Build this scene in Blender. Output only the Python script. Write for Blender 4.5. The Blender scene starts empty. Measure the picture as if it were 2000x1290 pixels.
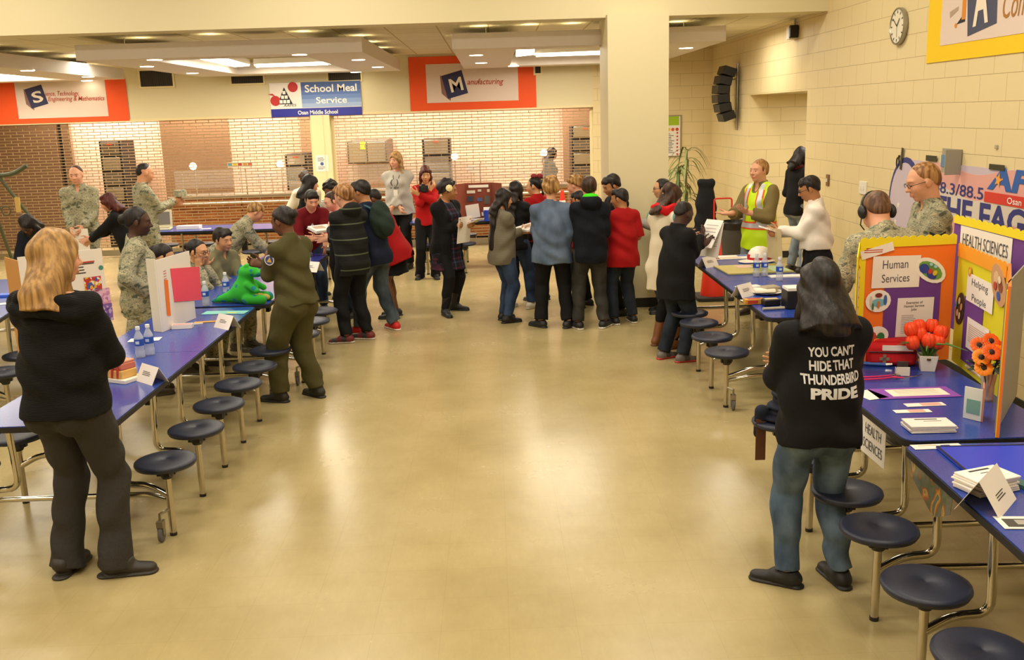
import bpy, math, random
import numpy as np
from mathutils import Vector, Matrix, Euler
from mathutils.bvhtree import BVHTree
random.seed(7); np.random.seed(7)
C = bpy.context.scene.collection
PI = math.pi
# ------------------------------------------------------------------ camera geometry
FPX, HC = 1900.0, 2.25
_p, _r, _y = math.radians(12.5), math.radians(1.8), math.radians(0.8)
cf = Vector((math.sin(_y)*math.cos(_p), math.cos(_y)*math.cos(_p), -math.sin(_p)))
_r0 = Vector((math.cos(_y), -math.sin(_y), 0)); _u0 = _r0.cross(cf)
cr = _r0*math.cos(_r) - _u0*math.sin(_r); cu = _r0*math.sin(_r) + _u0*math.cos(_r)
CAM = Vector((0, 0, HC))
def ray(x, y): return cf + cr*((x-1000)/FPX) - cu*((y-645)/FPX)
def atz(x, y, z): d = ray(x, y); return CAM + d*((z-HC)/d.z)
def atY(x, y, Y): d = ray(x, y); return CAM + d*(Y/d.y)
def atX(x, y, X): d = ray(x, y); return CAM + d*(X/d.x)
cam = bpy.data.objects.new('camera', bpy.data.cameras.new('camera')); C.objects.link(cam)
cam.matrix_world = Matrix(((cr.x, cu.x, -cf.x, 0), (cr.y, cu.y, -cf.y, 0), (cr.z, cu.z, -cf.z, HC), (0, 0, 0, 1)))
cam.data.sensor_width = 36; cam.data.lens = FPX/2000*36; cam.data.clip_end = 100
bpy.context.scene.camera = cam
# ------------------------------------------------------------------ materials
def lin(h):
    if isinstance(h, str):
        h = h.lstrip('#'); h = ''.join(q*2 for q in h) if len(h) == 3 else h; c = [int(h[i:i+2], 16)/255 for i in (0, 2, 4)]
        return tuple(x/12.92 if x <= .04045 else ((x+.055)/1.055)**2.4 for x in c) + (1,)
    return tuple(h[:3]) + (1,)
_M = {}
class NT:
    def __init__(s, m): s.t = m.node_tree; s.n = s.t.nodes; s.b = s.n['Principled BSDF']
    def new(s, typ, **k):
        n = s.n.new(typ)
        for a, v in k.items():
            if a in n.inputs: n.inputs[a].default_value = v
            else: setattr(n, a, v)
        return n
    def l(s, a, b): s.t.links.new(a, b)
def setin(n, k, v):
    if k in n.inputs: n.inputs[k].default_value = v
def mat(name, col='#808080', rough=.6, metal=0, **k):
    if name in _M: return _M[name]
    m = bpy.data.materials.new(name); m.use_nodes = True; b = m.node_tree.nodes['Principled BSDF']
    b.inputs['Base Color'].default_value = lin(col); b.inputs['Roughness'].default_value = rough; b.inputs['Metallic'].default_value = metal
    for a, v in k.items():
        nm = a.replace('_', ' ')
        if nm == 'emit': setin(b, 'Emission Color', lin(v[0])); setin(b, 'Emission Strength', v[1])
        else: setin(b, nm, v)
    _M[name] = m; return m
def coords(N, kind='Object', sc=(1, 1, 1)):
    tc = N.new('ShaderNodeTexCoord'); mp = N.new('ShaderNodeMapping'); N.l(tc.outputs[kind], mp.inputs[0]); mp.inputs['Scale'].default_value = sc
    return mp.outputs[0]
def ramp(N, fac, stops, interp='LINEAR'):
    r = N.new('ShaderNodeValToRGB'); r.color_ramp.interpolation = interp; e = r.color_ramp.elements
    while len(e) < len(stops): e.new(.5)
    for q, (p, c) in zip(e, stops): q.position = p; q.color = lin(c)
    N.l(fac, r.inputs[0]); return r.outputs[0]
def bump(N, h, st=.3, d=.01):
    b = N.new('ShaderNodeBump'); b.inputs['Strength'].default_value = st; b.inputs['Distance'].default_value = d
    N.l(h, b.inputs['Height']); N.l(b.outputs[0], N.b.inputs['Normal'])
def cloth(name, col, kind='plain', col2=None, rough=.85, sc=1.0):
    if name in _M: return _M[name]
    m = mat(name, col, rough); N = NT(m); setin(N.b, 'Sheen Weight', .0); setin(N.b, 'Specular IOR Level', .25)
    if kind == 'plain':
        n = N.new('ShaderNodeTexNoise', Scale=9.0*sc, Detail=3.0); N.l(coords(N), n.inputs['Vector']); bump(N, n.outputs[0], .35, .02)
    elif kind == 'denim':
        n = N.new('ShaderNodeTexNoise', Scale=7.0, Detail=5.0); N.l(coords(N, sc=(1, 1, .6)), n.inputs['Vector'])
        N.l(ramp(N, n.outputs[0], [(.35, col), (.7, col2 or col)]), N.b.inputs['Base Color']); bump(N, n.outputs[0], .4, .02)
    elif kind == 'knit':
        w = N.new('ShaderNodeTexWave', Scale=45.0, Distortion=1.5); w.bands_direction = 'Z'; N.l(coords(N), w.inputs['Vector']); bump(N, w.outputs['Fac'], .35, .006)
    elif kind == 'camo':
        n = N.new('ShaderNodeTexNoise', Scale=11.0, Detail=4.0, Roughness=.68, Distortion=.4); N.l(coords(N, sc=(1, 1, 1.9)), n.inputs['Vector'])
        N.l(ramp(N, n.outputs[0], [(0, '#565a4c'), (.41, '#8a8970'), (.47, '#aaa387'), (.52, '#73766a'), (.56, '#b9b08f'), (.62, '#62665c')], 'CONSTANT'), N.b.inputs['Base Color'])
        n2 = N.new('ShaderNodeTexNoise', Scale=8.0, Detail=2.0); N.l(coords(N), n2.inputs['Vector']); bump(N, n2.outputs[0], .5, .03)
    elif kind == 'plaid':
        s = N.new('ShaderNodeSeparateXYZ'); N.l(coords(N), s.inputs[0])
        outs = []
        for ax, f in ((0, 9.), (2, 9.)):
            a = N.new('ShaderNodeMath', operation='MULTIPLY'); N.l(s.outputs[ax], a.inputs[0]); a.inputs[1].default_value = f
            b = N.new('ShaderNodeMath', operation='FRACT'); N.l(a.outputs[0], b.inputs[0]); outs.append(b.outputs[0])
        c1 = ramp(N, outs[0], [(0, '#15131c'), (.45, '#3a4560'), (.6, '#15131c'), (.85, '#4a1f30')], 'CONSTANT')
        c2 = ramp(N, outs[1], [(0, '#15131c'), (.45, '#303a55'), (.6, '#15131c'), (.85, '#5a2036')], 'CONSTANT')
        mx = N.new('ShaderNodeMixRGB'); mx.inputs[0].default_value = .5; N.l(c1, mx.inputs[1]); N.l(c2, mx.inputs[2]); N.l(mx.outputs[0], N.b.inputs['Base Color'])
    elif kind == 'stripes':
        s = N.new('ShaderNodeSeparateXYZ'); N.l(coords(N), s.inputs[0])
        a = N.new('ShaderNodeMath', operation='MULTIPLY'); N.l(s.outputs[2], a.inputs[0]); a.inputs[1].default_value = sc
        b = N.new('ShaderNodeMath', operation='FRACT'); N.l(a.outputs[0], b.inputs[0])
        N.l(ramp(N, b.outputs[0], [(0, col), (.30, '#1c1d1d'), (.55, col), (.92, col2)], 'CONSTANT'), N.b.inputs['Base Color'])
    return m
def vcol(name, rough=.6, **k):
    if name in _M: return _M[name]
    m = mat(name, '#808080', rough, **k); N = NT(m); a = N.new('ShaderNodeAttribute'); a.attribute_name = 'Col'
    N.l(a.outputs['Color'], N.b.inputs['Base Color']); return m
def hairm(name, c1, c2, c3=None):
    if name in _M: return _M[name]
    m = mat(name, c1, .5); N = NT(m); n = N.new('ShaderNodeTexNoise', Scale=42.0, Detail=2.0)
    N.l(coords(N, sc=(1.1, 1.1, .035)), n.inputs['Vector']); N.l(ramp(N, n.outputs[0], [(.36, c1), (.5, c2), (.64, c3 or c2)]), N.b.inputs['Base Color'])
    bump(N, n.outputs[0], .4, .008); setin(N.b, 'Specular IOR Level', .35); return m
CHROME = mat('chrome', '#c9c4b8', .16, 1)
STEEL = mat('brushed_steel', '#a9a294', .38, 1)
BLACKP = mat('black_plastic', '#131314', .45)
PAPER = mat('white_paper', '#efe9e2', .75)
INK = mat('ink', '#3a3436', .8)
WHITE = mat('white_paint', '#ece7da', .55)
# ------------------------------------------------------------------ object helpers
def wmat(o):
    m = Matrix.LocRotScale(o.location, o.rotation_euler, o.scale)
    return wmat(o.parent) @ m if o.parent else m
def tag(o, label=None, cat=None, group=None, kind=None):
    if label: o['label'] = label
    if cat: o['category'] = cat
    if group: o['group'] = group
    if kind: o['kind'] = kind
    return o
def thing(name, label, cat, loc=(0, 0, 0), rz=0, group=None):
    o = bpy.data.objects.new(name, None); o.empty_display_size = .1; C.objects.link(o); o.location = loc; o.rotation_euler = (0, 0, rz)
    return tag(o, label, cat, group)
def mobj(name, me, m, parent=None, label=None, world=True):
    o = bpy.data.objects.new(name, me)
    if m is not None: me.materials.append(m)
    C.objects.link(o)
    if parent is not None:
        o.parent = parent
        if world: me.transform(wmat(parent).inverted())
    elif world and len(me.vertices):
        n = len(me.vertices); a = np.empty(n*3, 'f'); me.vertices.foreach_get('co', a); a = a.reshape(-1, 3)
        c = Vector(((a[:, 0].min()+a[:, 0].max())/2, (a[:, 1].min()+a[:, 1].max())/2, a[:, 2].min()))
        c = Vector(tuple(float(q) for q in c)); me.transform(Matrix.Translation(-c)); o.location = c
    if label: o['label'] = label
    return o
class MB:
    def __init__(s): s.v = []; s.f = []; s.mi = []; s.cur = 0
    def add(s, vs, fs, T=None):
        b = len(s.v)
        for p in vs: s.v.append(tuple(T @ Vector(p)) if T is not None else tuple(p))
        for f in fs: s.f.append([b+i for i in f]); s.mi.append(s.cur)
        return s
    def box(s, c, d, T=None, rz=0):
        x, y, z = [q/2 for q in d]; vs = [(i*x, j*y, k*z) for i in (-1, 1) for j in (-1, 1) for k in (-1, 1)]
        M = Matrix.Translation(Vector(c)) @ Matrix.Rotation(rz, 4, 'Z')
        if T is not None: M = T @ M
        return s.add(vs, [(0, 1, 3, 2), (4, 6, 7, 5), (0, 4, 5, 1), (2, 3, 7, 6), (0, 2, 6, 4), (1, 5, 7, 3)], M)
    def span(s, a, b, T=None): return s.box([(a[i]+b[i])/2 for i in range(3)], [abs(b[i]-a[i]) for i in range(3)], T)
    def tube(s, pts, r, n=8, T=None, closed=False, fillet=0):
        P = [Vector(p) for p in pts]
        if fillet and len(P) > 2:
            Q = [P[0]]
            for i in range(1, len(P)-1):
                a, b, c = P[i-1], P[i], P[i+1]; d1 = (a-b); d2 = (c-b); f = min(fillet, d1.length*.49, d2.length*.49)
                p1 = b+d1.normalized()*f; p2 = b+d2.normalized()*f
                for k in range(6):
                    t = k/5; Q.append(p1*(1-t)**2 + b*2*t*(1-t) + p2*t*t)
            Q.append(P[-1]); P = Q
        rr = r if isinstance(r, (list, tuple)) else [r]*len(P); vs = []; fs = []; up = None
        for i, p in enumerate(P):
            if closed: d = P[(i+1) % len(P)]-P[i-1]
            else: d = P[min(i+1, len(P)-1)]-P[max(i-1, 0)]
            if d.length < 1e-9: d = Vector((0, 0, 1))
            d.normalize()
            if up is None: up = d.orthogonal().normalized()
            else:
                up = up-d*up.dot(d)
                up = up.normalized() if up.length > 1e-6 else d.orthogonal().normalized()
            w = d.cross(up)
            for k in range(n): a = 2*PI*k/n; vs.append(p+(up*math.cos(a)+w*math.sin(a))*rr[i])
        m = len(P)
        for i in range(m if closed else m-1):
            for k in range(n):
                j = (i+1) % m; fs.append((i*n+k, i*n+(k+1) % n, j*n+(k+1) % n, j*n+k))
        if not closed: fs.append(tuple(range(n-1, -1, -1))); fs.append(tuple((m-1)*n+k for k in range(n)))
        return s.add(vs, fs, T)
    def lathe(s, prof, c=(0, 0, 0), n=20, T=None, sx=1, sy=1):
        vs = []; fs = []; m = len(prof)
        for (r, z) in prof:
            for k in range(n): a = 2*PI*k/n; vs.append((c[0]+r*sx*math.cos(a), c[1]+r*sy*math.sin(a), c[2]+z))
        for i in range(m-1):
            for k in range(n): fs.append((i*n+k, i*n+(k+1) % n, (i+1)*n+(k+1) % n, (i+1)*n+k))
        fs.append(tuple(range(n-1, -1, -1))); fs.append(tuple((m-1)*n+k for k in range(n)))
        return s.add(vs, fs, T)
    def ball(s, c, r, n=12, T=None):
        r = r if isinstance(r, (list, tuple)) else (r, r, r); m = max(6, n*2//3)
        prof = [(math.sin(PI*i/m), -math.cos(PI*i/m)) for i in range(m+1)]; prof[0] = (.001, -1); prof[-1] = (.001, 1)
        M = Matrix.Translation(Vector(c)) @ Matrix.Diagonal((r[0], r[1], r[2], 1))
        return s.lathe(prof, n=n, T=(T @ M if T is not None else M))
    def prism(s, poly, z0, z1, T=None):
        n = len(poly); vs = [(x, y, z0) for x, y in poly]+[(x, y, z1) for x, y in poly]
        return s.add(vs, [tuple(range(n-1, -1, -1)), tuple(range(n, 2*n))]+[(i, (i+1) % n, n+(i+1) % n, n+i) for i in range(n)], T)
    def mesh(s, name, smooth=None):
        me = bpy.data.meshes.new(name); me.from_pydata(s.v, [], s.f)
        if max(s.mi, default=0) > 0: me.polygons.foreach_set('material_index', s.mi)
        me.update()
        if smooth:
            me.polygons.foreach_set('use_smooth', [True]*len(me.polygons)); me.set_sharp_from_angle(angle=math.radians(smooth))
        return me
    def link(s, name, m, parent=None, smooth=40, bevel=0, label=None, world=True):
        ms = m if isinstance(m, (list, tuple)) else [m]
        o = mobj(name, s.mesh(name, smooth), ms[0], parent, label, world)
        for q in ms[1:]: o.data.materials.append(q)
        if bevel:
            b = o.modifiers.new('bevel', 'BEVEL'); b.width = bevel; b.segments = 2; b.limit_method = 'ANGLE'
        return o
def struct(name, mb, m, **k):
    o = mb.link(name, m, **k); o['kind'] = 'structure'; return o
def dup(root, loc=None, rz=None, label=None, group=None, parent=None):
    c = root.copy(); C.objects.link(c); c.parent = parent
    if loc is not None: c.location = loc
    if rz is not None: c.rotation_euler = (0, 0, rz)
    if label: c['label'] = label
    if group: c['group'] = group
    for ch in list(root.children): dup(ch, parent=c)
    return c
# flat artwork frame: origin o, unit axes u (right) and v (up), seen from the u x v side
class Fr:
    def __init__(s, o, u, v=(0, 0, 1)):
        s.o = Vector(o); s.u = Vector(u).normalized(); s.v = Vector(v).normalized(); s.n = s.u.cross(s.v).normalized()
    def at(s, a, b, off=0): return s.o+s.u*a+s.v*b+s.n*off
    def px(s, x, y):
        d = ray(x, y); t = (s.o-CAM).dot(s.n)/d.dot(s.n); p = CAM+d*t-s.o; return p.dot(s.u), p.dot(s.v)
    def T(s, off=0):
        return Matrix(((s.u.x, s.v.x, s.n.x, s.o.x+s.n.x*off), (s.u.y, s.v.y, s.n.y, s.o.y+s.n.y*off), (s.u.z, s.v.z, s.n.z, s.o.z+s.n.z*off), (0, 0, 0, 1)))
    def poly(s, name, pts, m, parent, off=.002, th=.0015, label=None):
        b = MB(); b.prism(pts, off-th, off, s.T()); return b.link(name, m, parent, smooth=None, label=label)
    def rect(s, name, a0, b0, a1, b1, m, parent, off=.002, th=.0015, rot=0, label=None):
        cx, cy = (a0+a1)/2, (b0+b1)/2; w, h = abs(a1-a0)/2, abs(b1-b0)/2; c, q = math.cos(rot), math.sin(rot)
        return s.poly(name, [(cx+x*c-y*q, cy+x*q+y*c) for x, y in ((-w, -h), (w, -h), (w, h), (-w, h))], m, parent, off, th, label)
    def disc(s, name, a, b, r, m, parent, off=.002, n=20, rb=None, label=None, rot=0, th=.0015):
        rb = rb or r; c, q = math.cos(rot), math.sin(rot); P = []
        for k in range(n):
            x, y = r*math.cos(2*PI*k/n), rb*math.sin(2*PI*k/n); P.append((a+x*c-y*q, b+x*q+y*c))
        return s.poly(name, P, m, parent, off, th, label)
    def text(s, name, txt, a, b, w, h, m, parent, off=.003, rot=0, bold=0, shear=0, proj=None, space=1.0):
        cu_ = bpy.data.curves.new('txt', 'FONT'); cu_.body = txt; cu_.align_x = 'CENTER'; cu_.shear = shear; cu_.offset = bold; cu_.resolution_u = 3; cu_.space_line = space
        o = bpy.data.objects.new('txt', cu_); C.objects.link(o); dg = bpy.context.evaluated_depsgraph_get()
        me = bpy.data.meshes.new_from_object(o.evaluated_get(dg)); bpy.data.objects.remove(o); bpy.data.curves.remove(cu_)
        n = len(me.vertices); co = np.empty(n*3, 'f'); me.vertices.foreach_get('co', co); co = co.reshape(-1, 3)
        mn, mx = co.min(0), co.max(0); c = (mn+mx)/2; sx = w/(mx[0]-mn[0]); sy = h/(mx[1]-mn[1])
        co[:, 0] = (co[:, 0]-c[0])*sx; co[:, 1] = (co[:, 1]-c[1])*sy; q, r = math.cos(rot), math.sin(rot)
        x = co[:, 0]*q-co[:, 1]*r+a; y = co[:, 0]*r+co[:, 1]*q+b
        if proj is None:
            W = np.outer(x, s.u)+np.outer(y, s.v)+np.array(s.at(0, 0, off))
            me.vertices.foreach_set('co', W.astype('f').ravel()); me.update()
        else:
            me.vertices.foreach_set('co', np.stack([x, y, 0*x], 1).astype('f').ravel()); me.update()
            import bmesh
            bm = bmesh.new(); bm.from_mesh(me); bmesh.ops.triangulate(bm, faces=bm.faces[:])
            for _ in range(2):
                E = [e for e in bm.edges if e.calc_length() > .018]
                if not E: break
                bmesh.ops.subdivide_edges(bm, edges=E, cuts=1); bmesh.ops.triangulate(bm, faces=bm.faces[:])
            for v in bm.verts:
                o3 = s.at(v.co.x, v.co.y, .6); hit = proj.ray_cast(o3, -s.n)
                v.co = (hit[0]+s.n*off) if hit[0] is not None else s.at(v.co.x, v.co.y, .0)
            bm.to_mesh(me); bm.free()
        return mobj(name, me, m, parent)
    def lines(s, name, a0, b0, a1, b1, n, m, parent, off=.003, fill=.35, rnd=random.Random(3), label=None):
        b = MB(); dy = (b1-b0)/n
        for i in range(n):
            w = (a1-a0)*rnd.uniform(.6, 1); y = b1-dy*(i+.5); b.prism([(a0, y-dy*fill/2), (a0+w, y-dy*fill/2), (a0+w, y+dy*fill/2), (a0, y+dy*fill/2)], off-.0006, off, s.T())
        return b.link(name, m, parent, smooth=None, label=label)
# ------------------------------------------------------------------ signed-distance modelling of figures
A3 = lambda *v: np.array(v, dtype=np.float64)
def nrm(v): v = np.asarray(v, float); return v/(np.linalg.norm(v)+1e-12)
def rotx(a): c, s = math.cos(a), math.sin(a); return np.array([[1, 0, 0], [0, c, -s], [0, s, c]])
def roty(a): c, s = math.cos(a), math.sin(a); return np.array([[c, 0, s], [0, 1, 0], [-s, 0, c]])
def rotz(a): c, s = math.cos(a), math.sin(a); return np.array([[c, -s, 0], [s, c, 0], [0, 0, 1]])
class SDF:
    BIG = .06
    def __init__(s, lo, hi, h):
        s.h = h; s.lo = np.floor(np.array(lo)/h)*h; n = np.ceil((np.array(hi)-s.lo)/h).astype(int)+2
        s.ax = [(s.lo[i]+h*np.arange(n[i])).astype('f') for i in range(3)]; s.F = np.full(n, s.BIG, 'f')
    def sub(s, lo, hi):
        sl = []
        for i in range(3):
            a = max(0, int((lo[i]-s.lo[i])/s.h)-1); b = min(len(s.ax[i]), int((hi[i]-s.lo[i])/s.h)+3)
            if b <= a: return None
            sl.append(slice(a, b))
        return tuple(sl), s.ax[0][sl[0]][:, None, None], s.ax[1][sl[1]][None, :, None], s.ax[2][sl[2]][None, None, :]
    def comb(s, sl, d, k, op):
        F = s.F[sl]
        if op == 'u':
            if k > 0: q = np.maximum(k-np.abs(F-d), 0)/k; s.F[sl] = np.minimum(F, d)-q*q*k*.25
            else: s.F[sl] = np.minimum(F, d)
        else:
            if k > 0: q = np.maximum(k-np.abs(F+d), 0)/k; s.F[sl] = np.maximum(F, -d)+q*q*k*.25
            else: s.F[sl] = np.maximum(F, -d)
    def cone(s, a, b, ra, rb, k=.02, side=None, ratio=1, flat=False, op='u'):
        # round cone; 'side' = wide direction, thickness across it scaled by ratio
        a, b = np.asarray(a, float), np.asarray(b, float); m = max(ra, rb)+k+2*s.h
        g = s.sub(np.minimum(a, b)-m, np.maximum(a, b)+m)
        if g is None: return
        sl, X, Y, Z = g; ab = b-a; L2 = ab@ab+1e-12; L = math.sqrt(L2); w = ab/L
        px, py, pz = X-np.float32(a[0]), Y-np.float32(a[1]), Z-np.float32(a[2])
        dw = px*np.float32(w[0])+py*np.float32(w[1])+pz*np.float32(w[2]); t = np.clip(dw/np.float32(L), 0, 1)
        if side is None:
            qx, qy, qz = px-t*np.float32(ab[0]), py-t*np.float32(ab[1]), pz-t*np.float32(ab[2]); d = np.sqrt(qx*qx+qy*qy+qz*qz)-(ra+(rb-ra)*t)
        else:
            u = nrm(np.asarray(side)-w*(np.asarray(side)@w)); v = np.cross(w, u)
            du = px*np.float32(u[0])+py*np.float32(u[1])+pz*np.float32(u[2]); dv = (px*np.float32(v[0])+py*np.float32(v[1])+pz*np.float32(v[2]))/np.float32(ratio); e = dw-t*np.float32(L)
            d = (np.sqrt(du*du+dv*dv+e*e)-(ra+(rb-ra)*t))*np.float32(.5+.5*ratio)
        if flat: d = np.maximum(d, dw-np.float32(L))
        s.comb(sl, d.astype('f'), k, op)
    def ell(s, c, r, k=.02, R=None, op='u'):
        c = np.asarray(c, float); r = np.asarray(r, float); m = max(r)+k+2*s.h; g = s.sub(c-m, c+m)
        if g is None: return
        sl, X, Y, Z = g; p = [X-np.float32(c[0]), Y-np.float32(c[1]), Z-np.float32(c[2])]
        if R is not None: p = [p[0]*np.float32(R[0, i])+p[1]*np.float32(R[1, i])+p[2]*np.float32(R[2, i]) for i in range(3)]
        k0 = np.sqrt(sum((p[i]/np.float32(r[i]))**2 for i in range(3))); k1 = np.sqrt(sum((p[i]/np.float32(r[i]**2))**2 for i in range(3)))+1e-6
        s.comb(sl, (k0*(k0-1)/k1).astype('f'), k, op)
    def plane(s, c, n, k=0, lo=None, hi=None):   # keep the side n points away from
        n = nrm(n); lo = lo if lo is not None else s.lo; hi = hi if hi is not None else s.lo+s.h*np.array(s.F.shape)
        g = s.sub(lo, hi)
        if g is None: return
        sl, X, Y, Z = g; d = (X*np.float32(n[0])+Y*np.float32(n[1])+Z*np.float32(n[2])-np.float32(np.dot(c, n))); s.comb(sl, (-d).astype('f'), k, 's')
    def fold(s, amp, f=1.0, seed=0):
        X = s.ax[0][:, None, None]*f; Y = s.ax[1][None, :, None]*f; Z = s.ax[2][None, None, :]*f
        a = np.sin(9*X+5*Z+seed)+np.sin(11*Y-7*Z+2*seed); b = np.sin(26*Z+14*X+2.2*a+seed)+.7*np.sin(33*Z-17*Y+1.7*a)+.5*np.sin(40*X+21*Y+9*Z+a)
        s.F += (amp*.5*b*(np.abs(s.F) < .03)).astype('f')
    def mesh(s, name):
        F = s.F; S = F < 0; nx, ny, nz = F.shape
        acc = np.zeros((nx-1, ny-1, nz-1), np.uint8)
        for i in (0, 1):
            for j in (0, 1):
                for k in (0, 1): acc += S[i:nx-1+i, j:ny-1+j, k:nz-1+k]
        I = np.argwhere((acc > 0) & (acc < 8)); del acc
        vid = np.full((nx-1, ny-1, nz-1), -1, np.int32); vid[I[:, 0], I[:, 1], I[:, 2]] = np.arange(len(I))
        off = np.array([(i, j, k) for i in (0, 1) for j in (0, 1) for k in (0, 1)]); V = np.stack([F[I[:, 0]+o[0], I[:, 1]+o[1], I[:, 2]+o[2]] for o in off], 1)
        P = np.zeros((len(I), 3)); cnt = np.zeros(len(I))
        for a in range(8):
            for b in range(a+1, 8):
                if abs(off[a]-off[b]).sum() != 1: continue
                va, vb = V[:, a], V[:, b]; m = (va < 0) != (vb < 0); t = np.where(m, va/np.where(m, va-vb, 1), 0)
                P += m[:, None]*(off[a]+t[:, None]*(off[b]-off[a])); cnt += m
        P = (I+P/cnt[:, None])*s.h+s.lo; Q = []
        for axis in range(3):
            sh = [slice(1, -1)]*3; s0 = list(sh); s1 = list(sh); s0[axis] = slice(0, -1); s1[axis] = slice(1, None)
            A, B = S[tuple(s0)], S[tuple(s1)]; E = np.argwhere(A != B); inside = A[E[:, 0], E[:, 1], E[:, 2]]
            o1, o2 = [(1, 2), (2, 0), (0, 1)][axis]; base = E.copy()
            base[:, o1] += 1; base[:, o2] += 1
            def g(d1, d2):
                q = base.copy(); q[:, o1] -= d1; q[:, o2] -= d2; return vid[q[:, 0], q[:, 1], q[:, 2]]
            q = np.stack([g(1, 1), g(0, 1), g(0, 0), g(1, 0)], 1); q[~inside] = q[~inside][:, ::-1]; Q.append(q)
        Q = np.concatenate(Q); Q = Q[(Q >= 0).all(1)]
        me = bpy.data.meshes.new(name); me.vertices.add(len(P)); me.vertices.foreach_set('co', P.astype('f').ravel())
        me.loops.add(Q.size); me.loops.foreach_set('vertex_index', Q.astype(np.int32).ravel())
        me.polygons.add(len(Q)); me.polygons.foreach_set('loop_start', np.arange(0, Q.size, 4, dtype=np.int32)); me.polygons.foreach_set('use_smooth', np.ones(len(Q), bool))
        me.update(calc_edges=True); s.P = P; return me
def setcol(me, col):
    a = me.color_attributes.new('Col', 'FLOAT_COLOR', 'POINT'); c = np.ones((len(me.vertices), 4), 'f'); c[:, :3] = col; a.data.foreach_set('color', c.ravel())
def ik(a, t, l1, l2, pole):
    d = t-a; L = np.linalg.norm(d); mx = (l1+l2)*.999
    if L > mx: t = a+d/L*mx; d = t-a; L = mx
    L = max(L, abs(l1-l2)*1.02+1e-4); w = nrm(d); x = (l1*l1-l2*l2+L*L)/(2*L); hh = math.sqrt(max(l1*l1-x*x, 0)); p = np.asarray(pole, float); p = nrm(p-w*(p@w))
    return a+w*x+p*hh, t
SKIN = vcol('skin', .55); SHOE = vcol('shoe_leather', .55)
try: NT(SKIN).b.inputs['Subsurface Weight'].default_value = 0.0
except Exception: pass
HAIR = dict(black=hairm('black_hair', '#0d0a0a', '#1a1413', '#2a2120'), brown=hairm('brown_hair', '#20130d', '#3a2317', '#4d3020'), red=hairm('auburn_hair', '#2a0d0a', '#4d1c14', '#66281c'),
            blonde=hairm('blonde_hair', '#80603a', '#a07a48', '#b89058'), sandy=hairm('sandy_hair', '#6d4c28', '#9a723c', '#bd9358'), ginger=hairm('ginger_hair', '#6b4526', '#94663a', '#b38a58'), buzz=hairm('cropped_hair', '#4a3324', '#60432f', '#7a5940'))
def skc(h): return np.array(lin(h)[:3])
SK = dict(fair='#dca283', light='#d29672', asian='#cf9a70', tan='#b07a50', brown='#6d4429', dark='#472a1b')
EYEW = mat('eye_white', '#e6ded6', .3); EYEB = mat('iris', '#1d120d', .2)
FIG = []
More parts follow.
